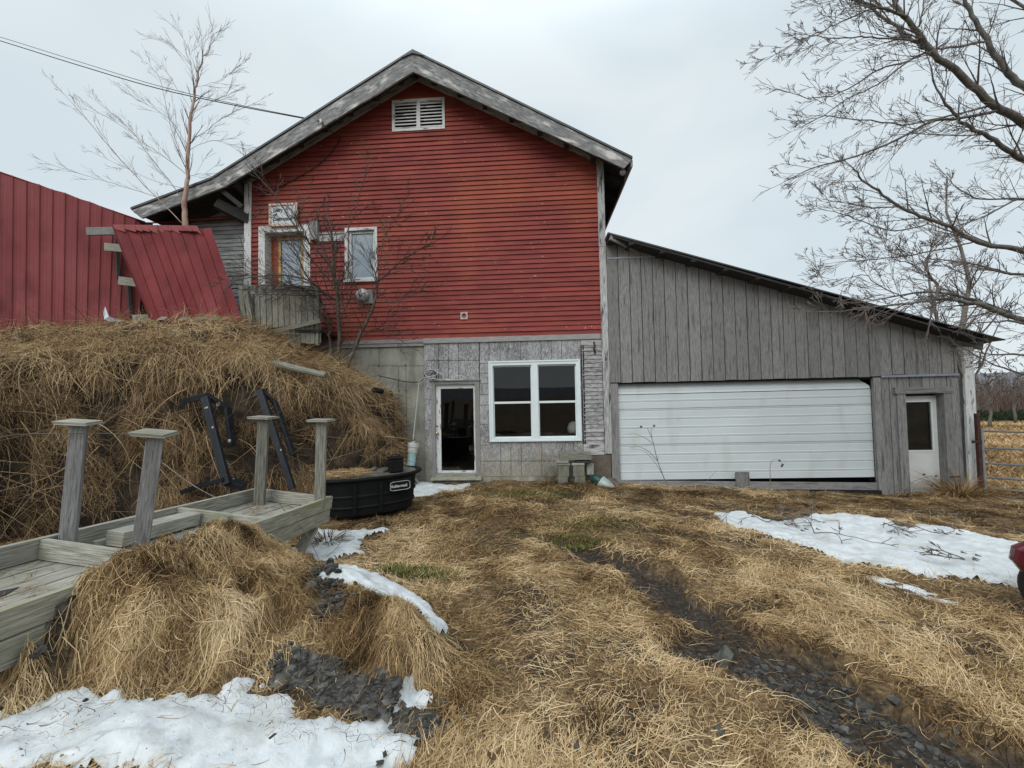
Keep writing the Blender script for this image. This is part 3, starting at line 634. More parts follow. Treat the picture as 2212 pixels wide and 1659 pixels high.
# sill line, concrete, strand board front
m = MB()
xa, za = P2(700, 741); m.box((WX0, D-.03, 3.02), (-2.62, D, 3.10), 0); m.box((WX0, D-.05, 3.10), (-2.62, D, 3.185), 0); m.box((-2.64, D-.07, 3.07), (1.56, D-.0, 3.19), 0)
m.build('sill_board', G['greywood'], barn)
m = MB(); m.poly([(WX0, D+.02, -.8), (-2.60, D+.02, -.8), (-2.60, D+.02, 3.02), (WX0, D+.02, 3.02)]); 
m.poly([(-2.60, D+.02, -.8), (-2.60, D+.3, -.8), (-2.60, D+.3, 3.02), (-2.60, D+.02, 3.02)])
fnd = m.build('concrete_foundation', G['concrete'], barn)
m = MB()
for (ua, va, ub, vb) in [(818, 749, 818, 790), (792, 790, 918, 790), (860, 790, 864, 1040), (876, 790, 880, 1040)]:
    (xa, za), (xb, zb) = P2(ua, va), P2(ub, vb); m.bar((xa, D+.018, za), (xb, D+.018, zb), .010, .006, (0, 1, 0))
for (uu, vv) in [(876, 843), (861, 845), (876, 897), (861, 900), (817, 790), (875, 789)]:
    x, z = P2(uu, vv); m.box((x-.02, D+.005, z-.02), (x+.02, D+.02, z+.02))
m.build('form_seams', mat('damp_seam', [(.07, .07, .06), (.12, .12, .10)], noise=9), fnd)
YO = D-.03
DX0, DX1, DZ0, DZ1 = -2.40, -1.40, -.02, 2.13
BX0, BX1, BZ0, BZ1 = -1.07, 1.05, .72, 2.59
def wall_holes(mb, x0, x1, z0, z1, y, holes, dep=.06):
    xsn = sorted({x0, x1}|{h[i] for h in holes for i in (0, 1)}); zsn = sorted({z0, z1}|{h[i] for h in holes for i in (2, 3)})
    for i in range(len(xsn)-1):
        for j in range(len(zsn)-1):
            cx, cz = (xsn[i]+xsn[i+1])/2, (zsn[j]+zsn[j+1])/2
            if any(h[0] < cx < h[1] and h[2] < cz < h[3] for h in holes): continue
            mb.poly([(xsn[i], y, zsn[j]), (xsn[i+1], y, zsn[j]), (xsn[i+1], y, zsn[j+1]), (xsn[i], y, zsn[j+1])])
    for h in holes+[(x0, x1, z0, z1)]:
        a, b, c, d = h
        for p, q in (((a, c), (a, d)), ((a, d), (b, d)), ((b, d), (b, c)), ((b, c), (a, c))):
            mb.poly([(p[0], y, p[1]), (q[0], y, q[1]), (q[0], y+dep, q[1]), (p[0], y+dep, p[1])])
m = MB(); wall_holes(m, -2.63, 1.09, -.10, 3.07, YO, [(DX0, DX1, DZ0, DZ1), (BX0+.03, BX1-.03, BZ0+.03, BZ1-.03)])
osb = m.build('strand_board_wall', G['osb'], barn)
m = MB()
def seam(cx0, cy0, cx1, cy1, w=.009):
    (xa, za), (xb, zb) = P2(792+.2604*cx0, 684+.2604*cy0), P2(792+.2604*cx1, 684+.2604*cy1); m.bar((xa, YO-.001, za), (xb, YO-.001, zb), w, .004, (0, 1, 0))
for x in (600, 680, 765): seam(x, 212, x, 525)
seam(935, 205, 940, 1310, .02)
for x in (1015, 1107, 1275, 1445, 1530, 1615): seam(x, 205, x+2, 362)
for x in (1113, 1197, 1282, 1452): seam(x, 1042, x+2, 1310)
for x in (1622, 1715): seam(x, 1042, x+2, 1110)
seam(497, 365, 932, 362); seam(945, 1197, 1590, 1195); seam(500, 213, 1780, 178, .012)
for y in (388, 470, 558, 647, 735, 895, 1065): seam(942, y, 1012, y-2)
for y in (600, 690, 860): seam(505, y, 545, y)
seam(1793, 190, 1813, 1120, .03)
m.build('panel_seams', G['dark'], osb)
m = MB(); m.box((-2.62, D-.02, -.45), (1.6, D+.02, -.10), 0); m.build('footing', G['concrete'], barn)
# narrow peeling clapboards beside the corner
m = MB(); clap(m, D-.015, .62, 3.06, .0945, lambda z: (1.115, 1.58), lap=.02, jit=.004); pc = m.build('narrow_clapboards', G['peel'], barn)
m = MB(); m.box((1.10, D-.045, .38), (1.58, D-.01, .62), 0); m.build('skirt_board', G['paleboard'], barn); m = MB(); m.box((1.095, D-.04, 2.93), (1.56, D-.036, 3.06), 0); m.build('skirt_board', G['paleboard'], barn)
m = MB(); m.box((1.12, D-.03, -.3), (1.72, D-.005, .38), 0); m.build('skirt_panel', mat('brown_panel', [(.085, .07, .055), (.17, .14, .11)], noise=6, rough=.95, bump=.3), barn)
x, z = P2(792+.2604*1885, 684+.2604*262); m = MB(); m.tube([(x, D-.04, z+.14), (x+.01, D-.1, z+.05), (x-.02, D-.12, z-.03), (x+.02, D-.07, z-.12)], .022, 6); m.build('iron_hook', G['rust'], barn)
# milk room interior
m = MB(); rx0, rx1, ry0, ry1, rz0, rz1 = -2.60, 1.55, D+.05, D+3.2, -.1, 2.95
for q in ([(rx0, ry1, rz0), (rx1, ry1, rz0), (rx1, ry1, rz1), (rx0, ry1, rz1)], [(rx0, ry0, rz0), (rx1, ry0, rz0), (rx1, ry1, rz0), (rx0, ry1, rz0)], [(rx0, ry0, rz1), (rx1, ry0, rz1), (rx1, ry1, rz1), (rx0, ry1, rz1)],
          [(rx0, ry0, rz0), (rx0, ry1, rz0), (rx0, ry1, rz1), (rx0, ry0, rz1)], [(rx1, ry0, rz0), (rx1, ry1, rz0), (rx1, ry1, rz1), (rx1, ry0, rz1)]): m.poly(q)
m.build('milk_room', G['dark'], barn)
m = MB(); m.box((-1.0, D+.30, .78), (1.02, D+.75, .82)); m.box((-.3, D+.35, .82), (-.05, D+.6, .86), 0); m.box((.15, D+.32, .82), (.42, D+.5, .87), 0); m.build('work_counter', G['darkroom'], barn)
m = MB(); m.lathe([(.05, 0), (.14, .03), (.17, .14), (.12, .26), (.05, .30)], (.93, D+.35, .83), n=14); m.build('chair_back_standin', G['pvcwhite'], barn, smooth=True)  # round white stand-in for the chair back behind the glass
# entry door
m = MB(); yj = YO-.012
x_l0, _ = P2(933, 900); x_l1, _ = P2(941, 900); x_r0, _ = P2(1027, 900); x_r1, _ = P2(1037, 900)
m.box((x_l0, yj, -.1), (x_l1, D+.06, 2.16), 2); m.box((x_r0, yj, -.1), (x_r1, D+.06, 2.16), 2); m.box((x_l1, yj, 2.08), (x_r0, D+.06, 2.16), 0); m.box((x_l0-.05, yj-.03, 2.16), (x_r1+.02, D, 2.20), 0)
m.build('door_frame', G['greywood'], barn)
m = MB(); sx, _ = P2(952, 900); gx1, _ = P2(1023, 900); yk = D+.02
m.box((x_l1, yk, -.02), (sx, yk+.04, 2.08), 2); m.box((gx1, yk, -.02), (x_r0, yk+.04, 2.08), 2); m.box((sx, yk, 1.98), (gx1, yk+.04, 2.08), 0); m.box((sx, yk, -.02), (gx1, yk+.04, .03), 0)
ed = m.build('entry_door', G['whitewood'], barn)
m = MB(); pane(m, sx, gx1, .03, 1.98, yk+.015); m.build('pane', G['glass'], ed)
for (uu, vv, r) in ((944.3, 920, .028), (944.3, 936, .034)):
    x, z = P2(uu, vv); m = MB(); m.lathe([(r, 0), (r, .008), (r*.5, .012), (r*.5, .03), (r*.95, .04), (r, .055), (r*.6, .068)] if vv > 930 else [(r, 0), (r, .012), (r*.7, .018)], (x, yk, z), (0, -1, 0), 16)
    m.build('door_knob' if vv > 930 else 'deadbolt', G['brass'], ed, smooth=True)
m = MB(); m.box((x_l1, D-.12, -.10), (x_r0, D+.05, -.03), 0); m.box((x_l0, D-.17, -.16), (x_r1+.03, D-.0, -.10), 0); m.build('threshold', G['dockwood'], barn)
# double window
m = MB(); yf = D-.075; cs = .085
for lo, hi, ax in (((BX0, yf, BZ0), (BX0+cs, YO+.03, BZ1), 2), ((BX1-cs, yf, BZ0), (BX1, YO+.03, BZ1), 2), ((BX0+cs, yf, BZ1-.09), (BX1-cs, YO+.03, BZ1), 0), ((BX0+cs, yf, BZ0), (BX1-cs, YO+.03, BZ0+.065), 0), ((-.075, yf+.001, BZ0+.065), (.075, YO+.03, BZ1-.09), 2)): m.box(lo, hi, ax)
for lo, hi, ax in (((BX0-.012, yf-.015, BZ0-.012), (BX0+.022, yf+.03, BZ1+.012), 2), ((BX1-.022, yf-.015, BZ0-.012), (BX1+.012, yf+.03, BZ1+.012), 2), ((BX0+.022, yf-.015, BZ1-.022), (BX1-.022, yf+.03, BZ1+.012), 0), ((BX0+.022, yf-.015, BZ0-.012), (BX1-.022, yf+.03, BZ0+.022), 0)): m.box(lo, hi, ax)
dw = m.build('double_window', G['vinyl'], barn)
for (a, b) in ((BX0+cs, -.075), (.075, BX1-cs)):
    m = MB(); zmid = 1.615; t = .028
    m.box((a, D-.03, zmid-.02), (b, D+.0, zmid+.03), 0); m.box((a, D-.02, BZ0+.065), (a+t, D+.0, zmid-.02), 2); m.box((b-t, D-.02, BZ0+.065), (b, D+.0, zmid-.02), 2); m.box((a+t, D-.02, BZ0+.065), (b-t, D+.0, BZ0+.10), 0)
    m.box((a, D-.01, zmid+.03), (a+t*.7, D+.01, BZ1-.09), 2); m.box((b-t*.7, D-.01, zmid+.03), (b, D+.01, BZ1-.09), 2); m.box((a+t*.7, D-.01, BZ1-.125), (b-t*.7, D+.01, BZ1-.09), 0)
    s = m.build('sash', G['vinyl'], dw)
    m = MB(); pane(m, a+t, b-t, BZ0+.10, zmid-.02, D-.012); m.build('pane', G['glass'], s)
    m = MB(); pane(m, a+t*.7, b-t*.7, zmid+.03, BZ1-.125, D+.002); m.build('pane', G['glass'], s)
# left wing under the low roof
YW = 9.52
lb, bb = bt['l0b'], bt['bendb']
def wz(x): return float(lb[2]+(bb[2]-lb[2])*(x-lb[0])/(bb[0]-lb[0]))
def wf(z):
    x = lb[0]+(z-lb[2])*(bb[0]-lb[0])/(bb[2]-lb[2]) if z > lb[2] else -11.6
    return (max(-11.6, float(x)), -6.98)
m = MB(); clap(m, YW, 2.6, 7.3, .108, wf, lap=.024, jit=.003); m.build('wing_wall', G['winggrey'], barn)
(xa, za), (xb, zb) = P2(330, 482, 9.4), P2(517, 470, 9.4); m = MB(); m.prism([(xa, 9.33, za-.05), (xb, 9.33, zb-.03), (xb-.15, 9.49, zb+.09), (xa, 9.49, za+.07)], (0, .0, .03)); m.build('metal_flashing', G['redmetal'], barn)
m = MB(); m.bar(py(468, 440, 9.0), py(540, 478, 9.35), .22, .22); m.bar(py(505, 392, 8.9), py(548, 440, 9.9), .08, .2); m.bar(py(470, 404, 8.86), py(524, 447, 8.9), .07, .1); m.build('eave_brace', G['darkwood'], barn)

# ------------------------------------------------------------------ fittings hung on the barn
x0, z1 = P2(581.5, 441, 9.22); x1, z0 = P2(643, 487, 9.22)
sg = thing('wall_sign', 'pale framed dairy sign above the upstairs door', 'sign', ((x0+x1)/2, 9.22, z0))
m = MB(); m.box((x0+.05, 9.215, z0+.05), (x1-.05, 9.235, z1-.05)); m.build('panel', G['signface'], sg)
m = MB(); m.box((x0, 9.20, z0), (x0+.055, 9.24, z1), 2); m.box((x1-.055, 9.20, z0), (x1, 9.24, z1), 2); m.box((x0+.055, 9.20, z1-.055), (x1-.055, 9.24, z1), 0); m.box((x0+.055, 9.20, z0), (x1-.055, 9.24, z0+.055), 0)
m.box((x0+.1, 9.24, z0+.1), (x0+.16, 9.29, z1-.1), 2); m.box((x1-.16, 9.24, z0+.1), (x1-.1, 9.29, z1-.1), 2); m.build('frame', G['signrim'], sg)
H_ = z1-z0; W_ = x1-x0
for s, fx, fz in (('Dairy', .15, .64), ('of', .15, .44), ('Distinction', .15, .25)):
    text_mesh(s, .118, (x0+W_*fx, 9.2125, z0+H_*fz), (1, .0, 0), (0, 0, 1), G['ink'], 'lettering', sg, .003, .002, .92)
m = MB(); cx, cz = x0+W_*.68, z0+H_*.60
m.tube([(cx+.10*math.cos(a), 9.213, cz+.09*math.sin(a)) for a in np.linspace(-.3, 3.6, 14)], .007, 5); m.tube([(cx-.06, 9.213, cz-.02), (cx, 9.213, cz+.02), (cx+.05, 9.213, cz-.03)], .006, 5); m.build('emblem', G['inkpink'], sg)
x, z = P2(786.5, 640); em = thing('electric_meter', 'round glass electric meter on a weathered box behind the shrub branches', 'electric meter', (x, D-.05, z))
m = MB(); m.box((x-.06, D-.075, z-.20), (x+.25, D-.02, z+.14), 2); m.build('meter_box', G['greywood'], em, bevel=.01)
m = MB(); m.lathe([(.09, 0), (.15, .02), (.155, .04), (.15, .065), (.135, .09), (.10, .11), (.04, .12)], (x, D-.08, z), (0, -1, 0), 24); m.build('meter_dome', G['meter'], em, smooth=True)
m = MB(); m.lathe([(.158, 0), (.165, .01), (.158, .022)], (x, D-.10, z), (0, -1, 0), 24); m.lathe([(.05, 0), (.05, .012)], (x, D-.195, z), (0, -1, 0), 12); m.build('meter_ring', G['steel'], em, smooth=True)
x, z = P2(1003, 682.5); dv = thing('exhaust_vent', 'small white square exhaust outlet low on the red wall', 'vent', (x, D-.03, z))
m = MB()
for k in range(24):
    a, b = 2*math.pi*k/24, 2*math.pi*(k+1)/24
    def sq(t): s = .088/max(abs(math.cos(t)), abs(math.sin(t))); return (x+s*math.cos(t), D-.04, z+s*math.sin(t))
    def ci(t, y=D-.04): return (x+.055*math.cos(t), y, z+.055*math.sin(t))
    m.poly([sq(a), sq(b), ci(b), ci(a)]); m.poly([ci(a), ci(b), ci(b, D+.05), ci(a, D+.05)]); sa, sb = A3(sq(a)), A3(sq(b)); m.poly([sa, sb, sb+[0, .04, 0], sa+[0, .04, 0]])
m.build('vent_plate', mat('soiled_white_plastic', [(.36, .32, .29), (.48, .44, .40)], noise=9), dv)
m = MB(); m.lathe([(.054, 0), (.054, .004)], (x, D+.02, z), (0, -1, 0), 20); m.build('vent_hole', G['dark'], dv)
x, z = P2(1345, 373, 8.95); fl = thing('flood_lamp', 'small round flood lamp under the right roof corner', 'lamp', (x, 8.95, z))
m = MB(); m.lathe([(.02, -.04), (.05, -.03), (.065, .0), (.065, .05), (.05, .07)], (x, 8.95, z), (-.2, -1, -.3), 14); m.build('lamp_head', G['steel'], fl, smooth=True)
m = MB(); m.tube([(x, 8.97, z), (x+.03, 9.0, z+.06), (x+.03, 9.0, z+.14)], .012, 6); m.build('bracket', G['rust'], fl)

# ------------------------------------------------------------------ grey lean-to garage
ann = thing('lean_to_garage', 'grey board lean-to garage with a wide white panel door', 'garage', (5.5, D, -.4))
YA = 8.85
ra, rb = py(1313, 501, YA), py(2172, 733, YA)
def rz(x): return float(ra[2]+(rb[2]-ra[2])*(x-ra[0])/(rb[0]-ra[0]))
m = MB(); m.prism([ra, rb, rb-[0, 0, .02], ra-[0, 0, .035]], (0, 9, 0), ax=(1, 0, 0)); m.build('roof', G['metalroof'], ann)
m = MB(); sl = nrm(rb-ra)
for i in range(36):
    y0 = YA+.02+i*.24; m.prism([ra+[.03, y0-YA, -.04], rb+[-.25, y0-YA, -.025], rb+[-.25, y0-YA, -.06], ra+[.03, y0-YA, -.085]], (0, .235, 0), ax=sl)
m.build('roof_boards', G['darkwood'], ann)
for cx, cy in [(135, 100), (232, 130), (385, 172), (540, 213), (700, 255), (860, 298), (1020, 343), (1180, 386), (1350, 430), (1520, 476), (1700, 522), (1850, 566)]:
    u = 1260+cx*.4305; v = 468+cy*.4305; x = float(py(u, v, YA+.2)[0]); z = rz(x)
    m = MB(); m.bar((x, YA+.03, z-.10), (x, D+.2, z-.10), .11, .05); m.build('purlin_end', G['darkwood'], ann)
m = MB(); m.bar(ra+[0.05, .02, -.12], ra+[.75, .42, -.30], .05, .10); m.build('purlin_end', G['greywood'], ann)
YG = D
def vboards(mb, x0, x1, zb, zt, y, pitch=.262, th=.02, holes=()):
    x = x0
    while x < x1-.01:
        e = min(x+pitch, x1); a, b = x+.008, e-.008; j = rnd.uniform(-.004, .004); t = rnd.random()
        za, zb_ = zt(a), zt(b); z0 = zb(x)+rnd.uniform(-.008, .008) if callable(zb) else zb
        o = rnd.random()*9; k = rnd.random()*9; yy = y+j-th
        mb.face([(a, yy, z0), (b, yy, z0), (b, yy, zb_), (a, yy, za)], [(o+z0, k), (o+z0, k+e-x), (o+zb_, k+e-x), (o+za, k)], t)
        for (xx, zz) in ((a, za), (b, zb_)): mb.face([(xx, yy, z0), (xx, yy, zz), (xx, yy+th, zz), (xx, yy+th, z0)], [(o, k), (o+zz-z0, k), (o+zz-z0, k+.02), (o, k+.02)], t*.5)
        mb.face([(a, yy, z0), (b, yy, z0), (b, yy+th, z0), (a, yy+th, z0)], [(o, k), (o+.01, k), (o+.01, k+.1), (o, k+.1)], t*.5)
        x = e
top = lambda x: rz(x)-.06
GT = lambda x: 2.03+.003*x
m = MB(); vboards(m, 1.74, 7.72, GT, lambda x: min(top(x), 5.3), YG-.03); vboards(m, 7.72, 9.36, lambda x: 2.08, top, YG-.02)
aw = m.build('board_wall', G['annexwood'], ann)
m = MB(); m.poly([(1.7, YG+.0, 2.0), (9.36, YG, 2.0), (9.36, YG, rz(9.36)-.08), (1.7, YG, rz(1.7)-.08)]); m.poly([(7.6, YG+.06, -.8), (8.05, YG+.06, -.8), (8.05, YG+.06, 2.0), (7.6, YG+.06, 2.0)])
m.poly([(9.36, YG, -.9), (9.36, YG+8, -.9), (9.36, YG+8, rz(9.36)-.08), (9.36, YG, rz(9.36)-.08)])
m.build('sheathing', G['dark'], ann)
(xa, za), (xb, zb) = P2(1311, 560), P2(1400, 557); m = MB(); m.bar((xa, YG-.057, za), (xb+.5, YG-.057, zb), .012, .035, (0, 0, 1)); m.build('drip_strip', G['steel'], ann); m = MB(); m.bar((7.72, YG-.06, 2.05), (9.36, YG-.06, 2.06), .02, .045); m.build('drip_strip', G['steel'], ann)
lw = MB(); SD0, SD1 = 8.22, 9.0
vboards(lw, 7.755, 8.10, lambda x: -.75, lambda x: 2.03, YG+.012, pitch=.17); vboards(lw, 8.10, 9.36, lambda x: 1.72, lambda x: 2.03, YG+.012); lw.build('board_wall', G['annexwood'], ann)
m = MB()
m.box((7.57, YG-.045, -.72), (7.75, YG+.03, 2.03), 2); m.build('door_jamb', G['annexwood'], ann); m = MB()
m.box((1.76, YG-.03, -.42), (1.93, YG+.06, 2.02), 2); m.box((1.74, YG-.035, -.4), (1.80, YG+.03, 2.0), 2)
m.build('door_jamb', G['annexwood'], ann)
m = MB(); m.box((8.05, YG-.05, -.70), (8.23, YG+.0, 1.66), 2); m.box((9.03, YG-.05, -.72), (9.20, YG+.0, 1.70), 2); m.box((8.00, YG-.07, 1.66), (9.22, YG+.0, 1.80), 0); m.box((9.215, YG-.03, -.72), (9.37, YG+.0, 1.98), 2)
m.box((9.03, YG+.0, -.72), (9.06, YG+.2, 1.66), 2); m.box((8.12, YG+.0, -.7), (8.15, YG+.2, 1.66), 2); m.box((8.15, YG+.0, 1.64), (9.03, YG+.2, 1.66), 0)
m.build('side_door_frame', G['annexwood'], ann)
yq = YG+.13; q0, qz1 = P2(1952, 869, yq); q1, qz0 = P2(2015, 972, yq); q0 += -.03
m = MB(); L0, L1, ZB, ZT = q0-.12, 9.03, -.66, 1.60
for lo, hi in (((L0, yq, ZB), (q0, yq+.04, ZT)), ((q1, yq, ZB), (L1, yq+.04, ZT)), ((q0, yq, qz1), (q1, yq+.04, ZT)), ((q0, yq, ZB), (q1, yq+.04, qz0))): m.box(lo, hi)
sd = m.build('side_door', G['sdoor'], ann)
m = MB(); r = .03; m.box((q0, yq-.012, qz0-r), (q1+r, yq-.001, qz0), 0); m.box((q0, yq-.012, qz1), (q1+r, yq-.001, qz1+r), 0); m.box((q1, yq-.012, qz0), (q1+r, yq-.001, qz1), 2); m.build('window_bead', G['vinyl'], sd)
m = MB(); pane(m, q0, q1, qz0, qz1, yq+.01); m.build('pane', G['glass'], sd)
m = MB(); m.box((7.9, YG+.22, -.8), (9.34, YG+.25, 2)); m.poly([(1.7, YG+.5, -.6), (7.8, YG+.5, -.6), (7.8, YG+.5, 2.3), (1.7, YG+.5, 2.3)]); m.build('garage_dark_backing', G['dark'], ann)  # black sheets close behind the openings stand in for the unlit interior
# wide panel door, ribbed profile
m = MB(); gx0, gx1_ = 1.90, 7.58; yg = YG+.06
zz = -.20; prof = []; k = 0
while zz < 1.80:
    prof += [(zz, 0), (zz+.140, 0), (zz+.150, .008), (zz+.160, .0), (zz+.195, -.006)]
    if k % 4 == 3: prof += [(zz+.197, .03), (zz+.203, .03)]
    zz += .206; k += 1
prof = [p for p in prof if p[0] < 1.775]+[(1.775, 0)]
def strip(pr, x0, x1, lean=0.0, cut=None):
    for i in range(len(pr)-1):
        (z0, d0), (z1, d1) = pr[i], pr[i+1]; e = x1 if not cut else cut(z0); f = x1 if not cut else cut(z1)
        s0, s1 = .004*x0, .0
        m.face([(x0, yg+d0+lean*(z0-1.775), z0-.03), (e, yg+d0+lean*(z0-1.775), z0), (f, yg+d1+lean*(z1-1.775), z1), (x0, yg+d1+lean*(z1-1.775), z1-.03)], [(0, 0)]*4)
strip(prof, gx0, gx1_)
strip([(1.79, 0), (1.84, 0), (1.847, .008), (1.855, 0), (1.93, 0), (1.937, .008), (1.945, 0), (2.06, 0)], gx0, gx1_, .35, lambda z: gx1_-max(0, (z-1.86))*1.3)
pd = m.build('panel_door', G['gdoor'], ann)
m = MB(); m.bar((1.93, YG-.0, -.335), (7.56, YG-.0, -.425), .04, .22, (0, 0, 1)); m.build('bottom_board', G['annexwood'], pd)
(xa, za), (xb, zb) = P2(1587, 1019), P2(1617, 1060); m = MB(); m.box((xa, YG-.065, zb), (xb, YG-.022, za), 2); m.build('board_patch', G['annexwood'], pd)
m = MB(); m.bar((1.9, YG+.02, -.55), (7.6, YG+.02, -.62), .2, .3); m.build('footing', G['dark'], ann)
# right corner post and beam
m = MB(); pa, pb = py(2089, 750, 9.2), py(2104, 1075, 9.2); m.bar(pb, pa, .20, .05, (0, -1, 0)); m.build('corner_post', G['whitewood'], ann)
m = MB(); m.bar(py(2056, 738, 9.22), py(2121, 748, 9.22), .06, .16); m.build('eave_beam', G['annexwood'], ann)
m = MB(); x0 = 9.37; m.box((x0, YG+.04, -.9), (x0+.42, YG+.08, 1.98), 2); m.build('end_boards', G['annexwood'], ann)
m = MB(); m.bar(py(2052, 1031, 9.15), py(2074, 1029, 9.1), .02, .03); m.build('latch', G['rust'], ann)

# ------------------------------------------------------------------ earth bank beside the barn
def ctrl(rows):
    return np.array([[py(*p) for p in r] for r in rows])
us = [-420, -150, 0, 150, 300, 450, 600, 700, 800, 862, 866]
rowB = [(-420, 700, 6.6), (-150, 712, 7.2), (0, 712, 8.0), (150, 712, 8.4), (300, 700, 8.9), (450, 690, 8.9), (540, 715, 9.0), (640, 752, 9.15), (745, 800, 9.25), (830, 850, 9.29), (838, 862, 9.33)]
rowC = [(-420, 720, 5.6), (-150, 725, 6.2), (0, 724, 6.9), (150, 722, 7.3), (300, 708, 7.7), (450, 697, 7.6), (545, 724, 7.9), (640, 762, 8.5), (748, 808, 8.9), (832, 850, 9.2), (840, 865, 9.3)]
rowD = [(-420, 760, 4.6), (-150, 752, 5.4), (0, 746, 6.1), (150, 745, 6.7), (300, 738, 7.1), (450, 735, 7.25), (560, 758, 7.6), (680, 792, 8.0), (768, 820, 8.5), (840, 862, 9.0), (848, 880, 9.28)]
rowE = [(-420, 800, 4.1), (-150, 790, 5.0), (0, 782, 5.65), (150, 780, 6.2), (300, 775, 6.7), (430, 775, 6.95), (560, 790, 7.3), (690, 815, 7.75), (780, 842, 8.3), (850, 885, 8.95), (858, 910, 9.28)]
rowF = [(-420, 950, 3.95), (-150, 900, 4.8), (0, 880, 5.4), (150, 880, 5.95), (300, 880, 6.45), (430, 880, 6.75), (560, 890, 7.1), (700, 900, 7.6), (798, 910, 8.2), (858, 935, 8.95), (866, 962, 9.28)]
rowG = [(-420, 1120, 3.8), (-150, 1050, 4.6), (0, 1020, 5.2), (150, 1000, 5.75), (300, 990, 6.25), (430, 980, 6.6), (560, 975, 6.95), (700, 970, 7.45), (818, 965, 8.1), (870, 980, 8.95), (878, 1000, 9.28)]
rowH = [(-420, 1450, 3.5), (-150, 1300, 4.3), (0, 1225, 4.85), (150, 1160, 5.4), (300, 1120, 5.95), (430, 1100, 6.35), (560, 1078, 6.75), (700, 1060, 7.3), (822, 1040, 8.0), (872, 1042, 8.9), (880, 1050, 9.28)]
R0 = ctrl([rowB])[0]; rowA = R0.copy(); rowA[:, 1] += 4.0; rowA[:, 0] -= 2.5; rowA[:, 2] += .3
BC = np.concatenate([[rowA], ctrl([rowB, rowC, rowD, rowE, rowF, rowG, rowH])])
last = BC[-1].copy(); last[:, 2] -= .5; BC = np.concatenate([BC, [last]])
def cr1(P, t):
    """Catmull-Rom along axis 0 of P at parameters t in 0..n-1"""
    n = P.shape[0]; t = np.clip(t, 0, n-1-1e-6); i = np.floor(t).astype(int); f = (t-i)[:, None]
    g = lambda k: P[np.clip(i+k, 0, n-1)]
    p0, p1, p2, p3 = g(-1), g(0), g(1), g(2)
    return .5*((2*p1)+(-p0+p2)*f+(2*p0-5*p1+4*p2-p3)*f*f+(-p0+3*p1-3*p2+p3)*f**3)
NB_R, NB_C = 150, 260
tr = np.linspace(0, BC.shape[0]-1, NB_R); tcn = np.linspace(0, BC.shape[1]-1, NB_C)
tmp = np.stack([cr1(BC[:, j], tr) for j in range(BC.shape[1])], 1)
BS = np.stack([cr1(tmp[i], tcn) for i in range(NB_R)], 0)
du = np.gradient(BS, axis=1); dv = np.gradient(BS, axis=0); BN = np.cross(dv, du); BN /= np.linalg.norm(BN, axis=2, keepdims=True)+1e-9
if BN[NB_R*2//3, NB_C//2, 1] > 0: BN = -BN
jj, ii = np.meshgrid(np.arange(NB_C), np.arange(NB_R)); SX = jj*.045*1.1; SY = ii*.05
dis = (fbm(SX*1.2, SY*1.2, 41, 4)-.5)*.34+(fbm(SX*5, SY*5, 47, 3)-.5)*.16
fadeb = np.clip((NB_C-1-jj)/14.0, 0, 1)
BS = BS+BN*(dis*fadeb)[..., None]
idx = np.arange(NB_R*NB_C).reshape(NB_R, NB_C)
Fq = np.stack([idx[:-1, :-1], idx[1:, :-1], idx[1:, 1:], idx[:-1, 1:]], 2).reshape(-1, 4)
tag(fastmesh('bank', BS.reshape(-1, 3), Fq, np.zeros(NB_R*NB_C), G['bankdirt'], smooth=True), kind='structure')
def bank_at(r, c):
    """bilinear on the bank grid, r,c float arrays"""
    r = np.clip(r, 0, NB_R-1.001); c = np.clip(c, 0, NB_C-1.001); i = r.astype(int); j = c.astype(int); f = (r-i)[:, None]; g = (c-j)[:, None]
    def s(A): return (A[i, j]*(1-f)+A[i+1, j]*f)*(1-g)+(A[i, j+1]*(1-f)+A[i+1, j+1]*f)*g
    return s(BS), s(BN)

# ------------------------------------------------------------------ strands
def ground_strands(n, y0, y1, L0, L1, W, fn_keep, flow_seed, up=.03, jitter=.9, tint_fn=None, xr=1.55, pw=1.3):
    x = []; y = []
    # density falls with distance
    a, b = y0**(2-pw), y1**(2-pw)
    yy = (a+NR.random(n)*(b-a))**(1/(2-pw)); xx = (NR.random(n)*2-1)*(yy*xr+.6)
    keep = fn_keep(xx, yy); sel = NR.random(n) < keep; xx, yy = xx[sel], yy[sel]; n = len(xx)
    ang = (fbm(xx*.8, yy*.8, flow_seed, 2)-.5)*9+NR.normal(size=n)*jitter
    L = L0+(L1-L0)*NR.random(n)**1.5; k = 4; t = np.linspace(-.5, .5, k)
    curl = NR.normal(size=n)*1.1
    a = ang[:, None]+curl[:, None]*t[None]; st = L[:, None]/(k-1)
    px = xx[:, None]+np.concatenate([np.zeros((n, 1)), np.cumsum(np.cos(a[:, :-1])*st, 1)], 1); pyy = yy[:, None]+np.concatenate([np.zeros((n, 1)), np.cumsum(np.sin(a[:, :-1])*st, 1)], 1)
    lift = NR.random(n)**1.5*up
    pzz = H(px, pyy)+lift[:, None]+.004+(NR.random((n, 1))*L[:, None]*.12)*(1-4*(t[None])**2)*NR.random((n, 1))+NR.random((n, 1))**9*(t[None]+.5)*.08
    S = np.stack([px, pyy, pzz], 2)
    side = np.stack([-np.sin(ang), np.cos(ang), NR.normal(size=n)*.5], 1); side /= np.linalg.norm(side, axis=1, keepdims=True)
    w = W*(.6+.8*NR.random(n))*(1+.10*yy)
    tn = tint_fn(xx, yy, n)+NR.normal(size=n)*.20
    tn = tn+(lift/up-.4)*.25
    return ribbons(S, side, w, np.clip(tn, 0, 1))

